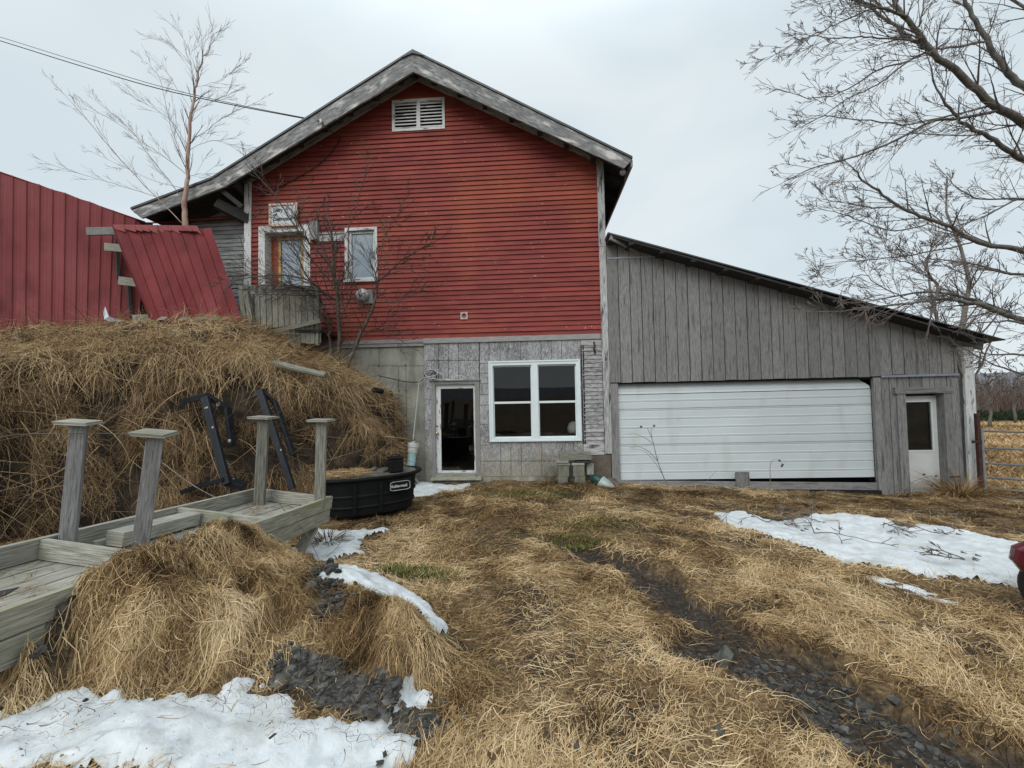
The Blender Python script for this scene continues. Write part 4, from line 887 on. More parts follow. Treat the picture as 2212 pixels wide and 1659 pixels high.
SNOWDEF = {
 'front': [(-300, 1575), (-60, 1570), (30, 1552), (55, 1534), (132, 1504), (170, 1508), (219, 1499), (300, 1520), (410, 1502), (470, 1470), (515, 1443), (560, 1445), (592, 1458), (576, 1492), (629, 1530), (700, 1535), (775, 1540), (834, 1558), (880, 1585), (900, 1606), (892, 1640), (868, 1690), (830, 1800), (-300, 1800)],
 'lobe': [(838, 1478), (890, 1468), (939, 1472), (934, 1513), (893, 1545), (846, 1545), (828, 1510)],
 'strip': [(688, 1249), (712, 1236), (738, 1226), (770, 1232), (797, 1240), (834, 1258), (884, 1280), (934, 1308), (955, 1336), (975, 1358), (957, 1376), (930, 1362), (907, 1328), (866, 1300), (802, 1290), (747, 1264)],
 'bit': [(984, 1352), (998, 1362), (1010, 1374), (994, 1376)],
 'dock': [(606, 1203), (634, 1186), (652, 1171), (668, 1150), (679, 1139), (747, 1148), (800, 1144), (838, 1145), (800, 1158), (775, 1170), (790, 1196), (740, 1204), (711, 1221), (656, 1212)],
 'door': [(862, 1071), (868, 1046), (895, 1042), (927, 1042), (979, 1049), (1016, 1042), (1018, 1049), (1000, 1059), (959, 1060), (933, 1070), (904, 1073)],
 'big': [(1539, 1110), (1580, 1106), (1611, 1106), (1650, 1120), (1680, 1129), (1744, 1115), (1836, 1112), (1917, 1123), (1946, 1138), (2032, 1140), (2096, 1152), (2182, 1169), (2260, 1195), (2260, 1290), (2194, 1270), (2153, 1265), (2067, 1247), (2021, 1253), (1963, 1247), (1940, 1233), (1900, 1229), (1850, 1226), (1802, 1222), (1790, 1204), (1730, 1178), (1657, 1161), (1622, 1146), (1560, 1132)],
 'icy': [(1831, 1236), (1870, 1240), (1917, 1248), (2003, 1270), (2060, 1290), (2105, 1304), (2084, 1312), (2003, 1299), (1917, 1270), (1860, 1252)],
}
SNOWP = {k: [tuple(hit(u, v)[:2]) for u, v in pts] for k, pts in SNOWDEF.items()}
def snow_sd(x, y, k): return poly_sd(x, y, SNOWP[k])-.01+((fbm(np.asarray(x)*5, np.asarray(y)*5, 77, 4)-.5)*.20+(fbm(np.asarray(x)*22, np.asarray(y)*22, 79, 3)-.5)*.11)*(1 if k not in ('bit', 'icy', 'door', 'strip') else .45)
SN_LABEL = {'front': 'large dirty snow patch at the photographer\'s feet in front of the straw heap', 'lobe': 'small grainy snow patch between the gravel and the straw heap\'s right end', 'strip': 'narrow curved strip of snow behind the straw heap',
            'bit': 'smallest scrap of snow at the end of the curved strip', 'dock': 'snow patch beside the leaning prop at the end of the upturned dock', 'door': 'thin snow patch between the black stock tank and the milk room door',
            'big': 'wide white snow patch in front of the garage on the right', 'icy': 'long thin icy streak below the wide snow patch'}
for k, poly in SNOWP.items():
    P = np.array(poly); lo = P.min(0)-.12; hi = P.max(0)+.12; lo = np.maximum(lo, [-5, .9]); hi = np.minimum(hi, [9, 11]); st = .022 if k not in ('big',) else .03
    gx_ = np.arange(lo[0], hi[0], st); gy_ = np.arange(lo[1], hi[1], st); X, Y = np.meshgrid(gx_, gy_); sd = snow_sd(X, Y, k)
    thk = {'front': .045, 'big': .045, 'dock': .045, 'door': .04, 'strip': .06, 'lobe': .04, 'icy': .012, 'bit': .03}[k]
    smooth = base_h(X, Y)+mound_h(X, Y)+(fbm(X*1.3, Y*1.3, 1, 3)-.5)*.12
    Z = H(X, Y)*.6+smooth*.4+thk*np.sqrt(sstep(-.01, .06, sd))*(.6+.8*fbm(X*4, Y*4, 3, 3))+(fbm(X*9, Y*9, 21, 4)-.5)*.05*sstep(0, .1, sd)-.010
    ok = sd > -.012; nx, ny = len(gx_), len(gy_); idx = np.arange(nx*ny).reshape(ny, nx)
    cell = ok[:-1, :-1] & ok[:-1, 1:] & ok[1:, 1:] & ok[1:, :-1]
    Fq = np.stack([idx[:-1, :-1], idx[:-1, 1:], idx[1:, 1:], idx[1:, :-1]], 2)[cell]
    V = np.stack([X, Y, Z], 2).reshape(-1, 3); used = np.unique(Fq); mp = -np.ones(len(V), int); mp[used] = np.arange(len(used))
    o = fastmesh('snow_patch', V[used], mp[Fq], np.zeros(len(used)), G['snow'], smooth=True); tag(o, SN_LABEL[k], 'snow')
def any_snow(x, y):
    s = np.full(np.shape(x), -9.0)
    for k in SNOWP: s = np.maximum(s, snow_sd(x, y, k))
    return s
MO = [tuple(p[:2]) for p in CP[:7]]
MOUND_POLY = [tuple(py(u, v, y)[:2]) for (u, v, y) in [(40, 1420, 1.8), (120, 1295, 2.05), (330, 1150, 2.5), (540, 1120, 3.25), (700, 1225, 3.65), (870, 1320, 3.0), (950, 1400, 2.6)]]+[tuple(hit(u, v)[:2]) for (u, v) in [(930, 1480), (830, 1430), (700, 1400), (600, 1400), (540, 1470), (420, 1500), (300, 1515), (150, 1500), (40, 1500)]]
def mound_mask(x, y): return sstep(-.05, .08, poly_sd(x, y, MOUND_POLY)+(fbm(np.asarray(x)*6, np.asarray(y)*6, 61)-.5)*.2)
def grav_mask(x, y):
    w = (fbm(np.asarray(x)*6, np.asarray(y)*6, 37)-.5)*.22
    return np.clip(sstep(-.04, .04, poly_sd(x, y, GR)+w)+sstep(-.03, .03, poly_sd(x, y, GR2)+w*.6)+sstep(-.03, .03, poly_sd(x, y, GR3)), 0, 1)
DARKP = [tuple(pz(u, v, -.2)[:2]) for u, v in [(1350, 1075), (1500, 1090), (1560, 1102), (1700, 1106), (1850, 1106), (2000, 1128), (2230, 1165), (2600, 1165), (2600, 1060), (1350, 1050)]]
def dark_front(x, y): return sstep(-.1, .25, poly_sd(x, y, DARKP)+(fbm(np.asarray(x)*2, np.asarray(y)*2, 13)-.5)*.4)
PUDD = [tuple(pz(u, v, 0)[:2]) for u, v in [(1640, 1370), (1730, 1375), (1900, 1460), (2060, 1540), (2110, 1570), (2000, 1545), (1880, 1500), (1740, 1420)]]
def ditch(x, y): return sstep(-.06, .05, poly_sd(x, y, PUDD)+(fbm(np.asarray(x)*5, np.asarray(y)*5, 15)-.5)*.3)
def keep_gen(x, y):
    k = 1-(.80+.14*sstep(3.6, 2.6, y))*trk_mask(x, y); s = any_snow(x, y); k = k*np.where(s > -.005, np.where(s > .10, .015, .16), 1.0); k = k*(1-.9*grav_mask(x, y)); k = k*(y < 9.15)*(1-.6*ditch(x, y))
    g = fbm(x*1.7, y*1.7, 91, 3); k = k*(.22+.78*sstep(.38, .56, g)); return k
def tint_gen(x, y, n):
    t = .60+(fbm(x*1.1, y*1.1, 17, 3)-.5)*1.0+(fbm(x*4, y*4, 19, 3)-.5)*.9
    t = t-.44*dark_front(x, y)-.42*trk_mask(x, y)-.25*ditch(x, y)
    far = sstep(3.8, 6.0, y)*(1-dark_front(x, y)); t = t-.13*far-.12*sstep(3.6, 4.6, y)*sstep(1.4, .2, x)
    return t+.05*NR.random(n)
parts = [ground_strands(240000, 1.25, 4.2, .03, .13, .0027, keep_gen, 3, .018, 1.0, tint_gen, xr=1.5), ground_strands(16000, 1.25, 4.6, .12, .26, .0034, keep_gen, 3, .03, .6, tint_gen, xr=1.5),
         ground_strands(220000, 4.0, 9.2, .05, .22, .0034, keep_gen, 3, .028, 1.0, tint_gen, xr=1.45)]
V, Fq, T = cat_parts(parts); tag(fastmesh('dead_grass', V, Fq, T, G['straw']), 'pale flattened dead grass covering the yard', 'grass', kind='stuff')
# dead straw heap: long strands falling downhill
def mound_strands(n, L0, L1, W, up):
    P = np.array(MOUND_POLY); lo, hi = P.min(0), P.max(0); x = lo[0]+NR.random(n)*(hi[0]-lo[0]); y = lo[1]+NR.random(n)*(hi[1]-lo[1])
    kk = mound_mask(x, y)*(.10+.90*sstep(.40, .52, fbm(x*4.2, y*4.2, 66, 3)))*(1-.85*grav_mask(x, y)); kk = kk*(any_snow(x, y) < -.05)*(1-.93*np.clip(-clod(x, y)*22, 0, 1)); s = NR.random(n) < kk; x, y = x[s], y[s]; n = len(x)
    L = L0+(L1-L0)*NR.random(n)**1.3; k = 6; e = .04; pts = []; lift = NR.random(n)*up
    gx1 = (mound_h(x+e, y)-mound_h(x-e, y))/(2*e); gy1 = (mound_h(x, y+e)-mound_h(x, y-e))/(2*e)
    gm = np.hypot(gx1, gy1)+1e-6; cx_, cy2 = -gy1/gm, gx1/gm; qx, qy = -gx1/gm/np.sqrt(1+gm**2), -gy1/gm/np.sqrt(1+gm**2)
    phi = (fbm(x*3.0+20, y*3.0, 8, 2)-.5)*16+NR.normal(size=n)*.8; dn = NR.random(n) < .30; phi = np.where(dn, math.pi/2+NR.normal(size=n)*.45, phi); curl = NR.normal(size=n)*1.4
    px, pq = x.copy(), y.copy()
    for j in range(k):
        pts.append(np.stack([px, pq, H(px, pq)+lift*(1-j/(k-1)*.3)], 1)); st = L/(k-1)
        px = px+(np.cos(phi)*cx_+np.sin(phi)*qx)*st; pq = pq+(np.cos(phi)*cy2+np.sin(phi)*qy)*st; phi = phi+curl/(k-1)
    S = np.stack(pts, 1); S[:, :, 2] += np.sin(np.linspace(0, 3.14, k))[None]*NR.random((n, 1))**3*.05
    nv = np.stack([-gx1, -gy1, np.ones(n)], 1); nv /= np.linalg.norm(nv, axis=1, keepdims=True); side = np.cross(S[:, -1]-S[:, 0], nv+NR.normal(size=(n, 3))*.45); side /= np.linalg.norm(side, axis=1, keepdims=True)+1e-9
    tn = .34-.24*np.exp(-((x-LOBE[0])**2+(y-LOBE[1])**2)/.09)+np.clip(clod(x, y)*6.0, -.5, .3)+(fbm(x*4.5, y*4.5, 23, 3)-.5)*1.7+(lift/up-.5)*.30+NR.normal(size=n)*.13  # clod term paints shade into hollows and a paler tint onto raised mats
    return ribbons(S, side, W*(.6+.8*NR.random(n)), np.clip(tn, 0, 1))
V, Fq, T = cat_parts([mound_strands(130000, .04, .16, .0025, .04), mound_strands(9000, .12, .34, .0030, .07)])
tag(fastmesh('straw_heap', V, Fq, T, G['straw']), 'matted heap of straw and sod piled against the near side of the upturned dock', 'straw heap', kind='stuff')
# hanging dead grass of the bank
BHOLE = [(py(u, v, y), r) for u, v, y, r in [(480, 900, 6.6, .30), (470, 960, 6.5, .25), (590, 850, 7.1, .16), (620, 985, 6.9, .18), (510, 1050, 6.6, .25), (825, 850, 8.5, .22), (835, 900, 8.6, .18), (210, 890, 6.0, .12), (120, 1010, 5.5, .14), (640, 850, 7.4, .14), (700, 930, 7.5, .12), (330, 940, 6.4, .12), (60, 930, 5.4, .10)]]
def bank_strands(n, r0, r1, L0, L1, W, out, mode, tbase, seed):
    r = r0+NR.random(n)*(r1-r0); c = NR.random(n)*(NB_C-6)
    g = fbm(c*.09, r*.13, seed, 4); kp = .01+.99*sstep(.43, .52, g); Q0, _n = bank_at(r, c)
    for hc, hr in BHOLE: kp = kp*np.clip(np.linalg.norm((Q0-hc[None])*np.array([1, .6, 1.0]), axis=1)/hr-.4, .0, 1)
    s = NR.random(n) < kp; r, c = r[s], c[s]; n = len(r); g = g[s]
    P, Nn = bank_at(r, c); L = (L0+(L1-L0)*NR.random(n)**1.4)*np.clip((NB_C-c)/70.0, .35, 1); k = 6; pts = [P+Nn*(NR.random(n)*out)[:, None]]
    if mode == 'hang': cl = (fbm(c*.11, r*.12, seed+5, 2)-.5)[:, None]*np.array([[2.2, 0, 0]]); d = np.array([0, 0, -1.0])[None]+cl+Nn*(.2+.5*NR.random((n, 1)))+NR.normal(size=(n, 3))*.62
    else:
        a = (fbm(c*.05, r*.1, seed+3, 2)-.5)*5; tx = np.stack([np.cos(a), np.sin(a)*.6-.35, np.full(n, -.12)], 1); d = tx+NR.normal(size=(n, 3))*.35+Nn*.3
    d /= np.linalg.norm(d, axis=1, keepdims=True); bend = NR.normal(size=(n, 3))*.75; bend[:, 1] -= .05
    dr = 0
    for j in range(1, k):
        d = d+bend/(k-1)+np.array([0, 0, -.20 if mode == 'hang' else -.13])[None]; d /= np.linalg.norm(d, axis=1, keepdims=True)
        q = pts[-1]+d*(L/(k-1))[:, None]
        if mode != 'hang': pass
        pts.append(q)
    S = np.stack(pts, 1)
    # keep hanging strands out of the earth: pull towards the local surface offset
    if mode == 'hang':
        rr = r.copy()
        for j in range(1, k):
            rr = np.clip(rr+(L/(k-1))/.032*.9, 0, NB_R-2); Q, Qn = bank_at(rr, c)
            w = .35*j/(k-1); tgt = Q+Qn*(out*(.4+.6*NR.random(n)))[:, None]; S[:, j, 1] = S[:, j, 1]*(1-w)+tgt[:, 1]*w; S[:, j, 0] = S[:, j, 0]*(1-w*.4)+(tgt[:, 0]+(S[:, j, 0]-S[:, 0, 0])*.9)*w*.4
    z = H(S[..., 0], S[..., 1])+.01; S[..., 2] = np.where(S[..., 1] < 9, np.maximum(S[..., 2], z), S[..., 2]); S[..., 1] = np.minimum(S[..., 1], 9.24)
    side = np.cross(S[:, 2]-S[:, 0], Nn+NR.normal(size=(n, 3))*.6); side /= np.linalg.norm(side, axis=1, keepdims=True)+1e-9
    tn = tbase+(fbm(c*.04, r*.05, seed+9, 3)-.5)*.7+NR.normal(size=n)*.17+(g-.5)*.8
    return ribbons(S, side, W*(.6+.8*NR.random(n)), np.clip(tn, 0, 1))
rr_ = (NB_R-1)/(BC.shape[0]-1)
parts = [bank_strands(85000, rr_*3.2, rr_*7.4, .12, .48, .0055, .10, 'hang', .43, 51), bank_strands(34000, rr_*1.0, rr_*4.0, .20, .60, .0058, .08, 'lay', .80, 53), bank_strands(9000, rr_*3.0, rr_*4.4, .35, .9, .008, .14, 'hang', .72, 57),
         bank_strands(2200, rr_*2.2, rr_*7.0, .7, 1.6, .008, .20, 'lay', .25, 61), bank_strands(500, rr_*2.2, rr_*6.5, .7, 1.4, .006, .20, 'hang', .75, 63), bank_strands(7000, rr_*1.9, rr_*2.9, .10, .32, .0075, .16, 'lay', .62, 59)]
V, Fq, T = cat_parts(parts); tag(fastmesh('bank_grass', V, Fq, T, G['bankstraw']), 'tangled brown dead grass and vines hanging over the earth bank', 'dead grass', kind='stuff')

# moss by the wall
def moss(n):
    cs = [(1120, 1060, .55), (1180, 1058, .5), (905, 1250, .18), (1275, 1130, .4), (880, 1262, .12), (1240, 1165, .3)]; P = []
    for i in range(n):
        u, v, r = cs[int(rnd.random()*len(cs))]; p = pz(u, v, -.1); P.append([p[0]+rnd.gauss(0, r), p[1]+rnd.gauss(0, r*.45)])
    P = np.array(P); P = P[P[:, 1] < 9.2]; n = len(P); L = .015+.03*NR.random(n); a = NR.random(n)*6.28; k = 3; t = np.linspace(0, 1, k)
    S = np.stack([P[:, 0:1]+np.cos(a)[:, None]*L[:, None]*t, P[:, 1:2]+np.sin(a)[:, None]*L[:, None]*t, H(P[:, 0], P[:, 1])[:, None]+.02+L[:, None]*t*.8], 2)
    side = np.stack([-np.sin(a), np.cos(a), np.zeros(n)], 1); return ribbons(S, side, np.full(n, .012), NR.random(n))
V, Fq, T = moss(6000); tag(fastmesh('moss', V, Fq, T, G['moss']), 'green moss low on the ground before the milk room wall', 'moss', kind='stuff')

# slate chips
def chips(P, size, flat=.35):
    n = len(P); c = np.array([[x, y, z] for z in (-1, 1) for x, y in ((-1, -1), (1, -1), (1, 1), (-1, 1))], float)
    V = c[None]*(.55+.6*NR.random((n, 8, 3)))*np.stack([size, size*(.5+.5*NR.random(n)), size*flat*(.5+NR.random(n))], 1)[:, None]
    a = NR.random(n)*6.28; tl = NR.normal(size=n)*.35; ca, sa, ct, s_ = np.cos(a), np.sin(a), np.cos(tl), np.sin(tl)
    x, y, z = V[..., 0], V[..., 1], V[..., 2]; y, z = y*ct[:, None]-z*s_[:, None], y*s_[:, None]+z*ct[:, None]; x, y = x*ca[:, None]-y*sa[:, None], x*sa[:, None]+y*ca[:, None]
    V = np.stack([x, y, z], 2)+P[:, None]; f = np.array([[0, 3, 2, 1], [4, 5, 6, 7], [0, 1, 5, 4], [1, 2, 6, 5], [2, 3, 7, 6], [3, 0, 4, 7]])
    return V.reshape(-1, 3), (np.arange(n)*8)[:, None, None]*1+f[None], np.repeat(NR.random(n), 8)
def chip_pts(n, poly, msk):
    P = np.array(poly); lo, hi = P.min(0), P.max(0); x = lo[0]+NR.random(n)*(hi[0]-lo[0]); y = np.maximum(lo[1], 1.2)+NR.random(n)*(hi[1]-max(lo[1], 1.2)); s = NR.random(n) < msk(x, y); return x[s], y[s]
parts = []
for n, poly, msk, s0 in ((42000, TRK, lambda x, y: trk_mask(x, y)*(.06+.9*sstep(3.8, 2.4, y)*sstep(.36, .60, fbm(x*3.5, y*3.5, 5))), .0058), (17000, GR, grav_mask, .0075), (3500, GR2, grav_mask, .0075), (1200, GR3, grav_mask, .009),
                         (900, SNOWP['front'], lambda x, y: .10*sstep(-.3, 1.2, x+2.0)+.02, .006)):
    x, y = chip_pts(n, poly, msk); s = s0*(.4+NR.random(len(x))**5*4.2); z = H(x, y)+s*.25
    sn = any_snow(x, y); z = z+np.where(sn > .03, .06, 0); V, f, t = chips(np.stack([x, y, z], 1), s); parts.append((V, f.reshape(-1, 4), t))
V, Fq, T = cat_parts(parts); tag(fastmesh('slate_gravel', V, Fq, T, G['slate']), 'dark grey slate chips in the wheel track and spilled from the heap', 'gravel', kind='stuff')
# litter on the snow
parts = []
for k, n in (('front', 4200), ('big', 160), ('lobe', 30), ('dock', 30), ('strip', 30)):
    P = np.array(SNOWP[k]); lo, hi = P.min(0), P.max(0); x = lo[0]+NR.random(n)*(hi[0]-lo[0]); y = lo[1]+NR.random(n)*(hi[1]-lo[1]); s = (snow_sd(x, y, k) > .02) & (fbm(x*2.4, y*2.4, 88, 3) > (.44 if k == 'front' else .3)); x, y = x[s], y[s]; n = len(x)
    a = NR.normal(size=n)*.8+.9; L = .01+.10*NR.random(n)**2.5; c = NR.normal(size=n)*.6; t = np.linspace(0, 1, 4); aa = a[:, None]+c[:, None]*t
    px = x[:, None]+np.cos(aa)*L[:, None]*t; pq = y[:, None]+np.sin(aa)*L[:, None]*t; pv = H(px, pq)*.6+(base_h(px, pq)+mound_h(px, pq)+(fbm(px*1.3, pq*1.3, 1, 3)-.5)*.12)*.4+.075+.02*NR.random((n, 1))
    parts.append(ribbons(np.stack([px, pq, pv], 2), np.stack([-np.sin(a), np.cos(a), NR.normal(size=n)*.3], 1), .0028*(.5+NR.random(n)), np.clip(.25+NR.normal(size=n)*.2, 0, 1)))
V, Fq, T = cat_parts(parts); tag(fastmesh('snow_litter', V, Fq, T, G['straw']), 'bits of grass and leaf scattered over the snow', 'plant litter', kind='stuff')

# dead leaves
n = 420; yy = 1.4+NR.random(n)**1.3*7.6; xx = (NR.random(n)*2-1)*yy*1.4; ok = (any_snow(xx, yy) < -.02) & (xx > -2.4+.0*yy); xx, yy = xx[ok], yy[ok]; n = len(xx); a = NR.random(n)*6.28; L = .012+.030*NR.random(n); t = np.linspace(-1, 1, 4)
S = np.stack([xx[:, None]+np.cos(a)[:, None]*L[:, None]*t, yy[:, None]+np.sin(a)[:, None]*L[:, None]*t, H(xx, yy)[:, None]+.022+.012*NR.random((n, 1))+(t**2)[None]*L[:, None]*.5*NR.normal(size=(n, 1))], 2)
V, Fq, T = ribbons(S, np.stack([-np.sin(a), np.cos(a), NR.normal(size=n)*.4], 1), L*1.1, .16+.25*NR.random(n), .5); tag(fastmesh('leaf_litter', V, Fq, T, G['straw']), 'brown dead leaves scattered through the yard grass', 'leaves', kind='stuff')
# ------------------------------------------------------------------ stones
def rock(u, v, r, label, flat=.6, col='rock', z=None, on=None):
    p = hit(u, v) if on is None else on; p = A3([p[0], p[1], float(H(p[0], p[1]))+r*flat*.35 if on is None else p[2]])
    import bmesh
    bm = bmesh.new(); bmesh.ops.create_icosphere(bm, subdivisions=3, radius=1.0); sd = rnd.random()*50
    pl = [(Vector((rnd.gauss(0, 1), rnd.gauss(0, 1), rnd.gauss(0, 1))).normalized(), rnd.uniform(.62, .9)) for _ in range(9)]
    for w in bm.verts:
        for nn, d in pl:
            e = w.co.dot(nn)-d
            if e > 0: w.co -= nn*e
        f = 1+.14*(float(fbm(w.co.x*3+sd, w.co.y*3+w.co.z*2, 4))-.5); w.co = Vector((w.co.x*r*f, w.co.y*r*.8*f, w.co.z*r*flat*f))
    me = bpy.data.meshes.new('stone'); bm.to_mesh(me); bm.free(); o = link('stone', me, G[col]); o.location = tuple(p); o.rotation_euler = (rnd.uniform(-.2, .2), rnd.uniform(-.2, .2), rnd.random()*6)
    return tag(o, label, 'stone', 'loose stones on the ground')
rock(1568, 1428, .088, 'largest dark grey stone, lying in the wheel track', .8)
rock(995, 1555, .035, 'round stone at the right tip of the near snow patch'); rock(985, 1585, .028, 'smaller stone just below the round one beside the near snow patch')
rock(1245, 1618, .030, 'brown stone in the straw at the bottom middle', .7); rock(1557, 1583, .035, 'pale speckled stone in the straw below the wheel track')
rock(1780, 1640, .035, 'purplish stone in the straw near the bottom edge'); rock(668, 1282, .05, 'pale upright slab of slate on top of the heap beside the curved snow strip', .5, on=hit(668, 1282)+A3([0, 0, .06]))
rock(608, 1475, .065, 'biggest slate lump in the gravel spilling onto the snow', .6); rock(640, 1600, .016, 'dark pebble alone on the near snow'); rock(1540, 1460, .03, 'small brown stone just left of the largest stone')
rock(1630, 1462, .022, 'rusty orange pebble right of the largest stone', .6); rock(955, 1520, .034, 'angular stone at the foot of the heap\'s right end'); rock(1000, 1540, .022, 'small stone beside the angular one at the heap\'s right end')

# ------------------------------------------------------------------ collapsed red metal shed on the bank
sp_ = {'bl': py(-70, 716, 6.8), 'br': py(300, 709, 8.5), 'tl': py(-70, 346, 7.3), 'tr': py(313, 478, 9.0)}
shed = thing('metal_shed', 'faded red ribbed metal shed half sunk on the bank at the left edge', 'shed', sp_['bl'])
G['sheetmetal'] = mat('toned_down_red_metal', [(.135, .023, .026), (.18, .035, .038), (.21, .048, .050)], (1, 1, .5), 1.3, 8, .65, .04, tint=.08, spec=.10, stain=((.11, .022, .024), (1, 1, .35), 2.3, .5, .72))  # same red paint, darkened to offset the extra sky light it catches
def ribbed(bl, br, tl, tr, n, name, parent, dep=.022, topf=None, botf=None, sub=14, mt='redmetal', mods=None):
    m = MB(); e1 = nrm(br-bl); nn = nrm(np.cross(br-bl, tl-bl))
    if nn[1] > 0: nn = -nn
    pro = []
    for i in range(n):
        for f, d in ((0, 0), (.06, .0), (.085, 1), (.12, 1), (.145, 0), (.40, 0), (.41, .10), (.43, 0), (.68, 0), (.69, .10), (.71, 0)): pro.append(((i+f)/n, d))
    pro.append((1, 0))
    def pt(s, t):
        a = bl+(br-bl)*s; b = tl+(tr-tl)*s
        if topf: b = b+topf(s)
        if botf: a = a+botf(s)
        p = a+(b-a)*t
        if mods: p = p+nn*mods(s, t)
        return p
    for i in range(len(pro)-1):
        s0, d0 = pro[i]; s1, d1 = pro[i+1]
        for j in range(sub):
            t0, t1 = j/sub, (j+1)/sub; a, b, c, d = pt(s0, t0)+nn*dep*d0, pt(s1, t0)+nn*dep*d1, pt(s1, t1)+nn*dep*d1, pt(s0, t1)+nn*dep*d0
            m.face([a, b, c, d], [(s0, t0), (s1, t0), (s1, t1), (s0, t1)], _hash1(i//11))
    return m.build(name, G[mt], parent)
def _hash1(i): return (math.sin(i*12.9898)*43758.5453) % 1.0
ribbed(sp_['bl'], sp_['br'], sp_['tl'], sp_['tr'], 14, 'metal_wall', shed, topf=lambda s: A3([0, 0, .03*math.sin(s*40)*.3-(.0 if s < .93 else (s-.93)*2.5)]), botf=lambda s: A3([0, 0, .02*math.sin(s*23)+(max(0, s-.72)*.55)]), mods=lambda s, t: .02*math.sin(s*9+t*3))
m = MB(); m.prism([sp_['tl'], sp_['tr'], sp_['tr']+[-.3, 1.2, -.5], sp_['tl']+[-.3, 1.2, -.5]], (0, 0, -.02)); m.build('roof_back', G['redmetal'], shed)
m = MB(); m.poly([py(225, 480, 8.7), py(330, 480, 9.3), py(345, 712, 9.2), py(262, 712, 8.6)]); m.build('dark_opening_sheet', G['dark'], shed)  # near-black sheet stands in for the shade inside the gap
for (ua, va, ub, vb, y, w, t, lb_) in [(188, 500, 255, 499, 8.05, .17, .05, 'splintered dark board sticking out'), (226, 533, 272, 537, 8.15, .17, .04, None), (256, 606, 298, 611, 8.1, .18, .04, None), (288, 692, 328, 690, 7.9, .22, .04, None)]:
    m = MB(); m.bar(py(ua, va, y), py(ub, vb, y+.15), t, w, (0, 0, 1), tint=.8); m.build('broken_board', G['dockwood' if va > 510 else 'annexwood'], shed, label=lb_)
m = MB()
for (ua, va, ub, vb) in [(252, 500, 256, 600), (276, 600, 284, 700)]: m.bar(py(ua, va, 8.5), py(ub, vb, 8.4), .05, .09)
m.build('stud', G['darkwood'], shed)
m = MB(); m.prism([py(228, 662, 7.6), py(236, 684, 7.55), py(268, 694, 7.7), py(240, 695, 7.55), py(226, 690, 7.5), py(224, 676, 7.55)], (0, -.01, 0)); m.build('torn_metal', G['steel'], shed)
fs = {'bl': py(323, 690, 7.75), 'br': py(528, 712, 7.9), 'tl': py(243, 488, 8.15), 'tr': py(456, 491, 8.5)}
fsh = thing('fallen_metal_sheet', 'loose red ribbed metal roofing section leaning on the bank with a crumpled top edge', 'metal sheet', fs['bl'])
ribbed(fs['bl'], fs['br'], fs['tl'], fs['tr'], 9, 'sheet', fsh, topf=lambda s: A3([0, 0, .04*math.sin(s*6)]), mods=lambda s, t: .03*math.sin(s*11+t*2), mt='sheetmetal')
m = MB(); e = nrm(fs['tr']-fs['tl']); dn = nrm(fs['bl']-fs['tl']); nn = nrm(np.cross(fs['br']-fs['bl'], fs['tl']-fs['bl'])); nn = nn if nn[1] < 0 else -nn
W_ = np.linalg.norm(fs['tr']-fs['tl']); f0 = 0.0
while f0 < .84:
    f1 = min(f0+rnd.uniform(.05, .11), .86); a, b = fs['tl']+e*W_*f0, fs['tl']+e*W_*f1; da, db = rnd.uniform(.10, .16), rnd.uniform(.16, .30)
    m.poly([a+nn*.022+[0, 0, .02], b+nn*.022+[0, 0, .02], b+nn*rnd.uniform(.03, .06)+dn*db+e*.03, a+nn*.03+dn*da]); f0 = f1
m.build('folded_flashing', G['redmetal'], fsh)

# ------------------------------------------------------------------ porch railing
pr = thing('porch_railing', 'leaning weathered board porch enclosure below the upstairs door', 'porch railing', py(600, 720, 8.4))
m = MB(); m.bar(py(521, 622, 8.25), py(690, 625, 8.45), .16, .10, tint=.4); m.bar(py(521, 630, 8.2), py(690, 634, 8.4), .04, .09); m.build('top_rail', G['mossrail'], pr)
def plank_panel(mb, tl, tr, bl, br, n, th=.03, gap=.006, ragged=0.0):
    for i in range(n):
        s0, s1 = i/n+gap, (i+1)/n-gap; sm = (s0+s1)/2; a, b = tl+(tr-tl)*sm, bl+(br-bl)*sm; b = b+A3([0, 0, rnd.uniform(-ragged, ragged)]); w = np.linalg.norm(tr-tl)*(s1-s0); mb.bar(b, a, w, th, np.cross(tr-tl, tl-bl))
m = MB(); plank_panel(m, py(536, 634, 8.22), py(690, 636, 8.42), py(538, 716, 8.15), py(690, 694, 8.4), 12); m.build('panel_boards', G['porchwood'], pr)
m = MB(); plank_panel(m, py(566, 722, 8.3), py(690, 697, 8.5), py(572, 750, 8.3), py(690, 745, 8.5), 12, ragged=.06); m.build('skirt_boards', G['porchwood'], pr)
m = MB(); m.bar(py(566, 722, 8.12), py(692, 693, 8.34), .04, .09); m.build('lower_rail', G['porchwood'], pr)
for (ua, va, ub, vb, y) in [(522, 628, 533, 720, 8.12), (532, 630, 548, 718, 8.1)]:
    m = MB(); m.bar(py(ub, vb, y), py(ua, va, y), .10, .08, (0, 1, 0)); m.build('post', G['porchwood'], pr)
m = MB(); m.bar(py(687, 634, 8.46), py(687, 745, 8.5), .05, .09, (0, 1, 0)); plank_panel(m, py(692, 636, 8.5), py(690, 660, 9.2), py(692, 742, 8.5), py(690, 735, 9.2), 5); m.build('side_boards', G['porchwood'], pr)
m = MB(); m.box((float(py(540, 700, 8.3)[0]), 8.4, 3.28), (float(py(690, 700, 8.4)[0]), 9.28, 3.33)); m.build('porch_floor', G['darkwood'], pr)
m = MB(); m.bar(py(483, 736, 7.85), py(566, 722, 8.0), .10, .07, tint=.95); tag(m.build('timber', G['dockwood']), 'pale squared timber lying on the bank below the porch', 'timber', 'loose timbers on the bank')
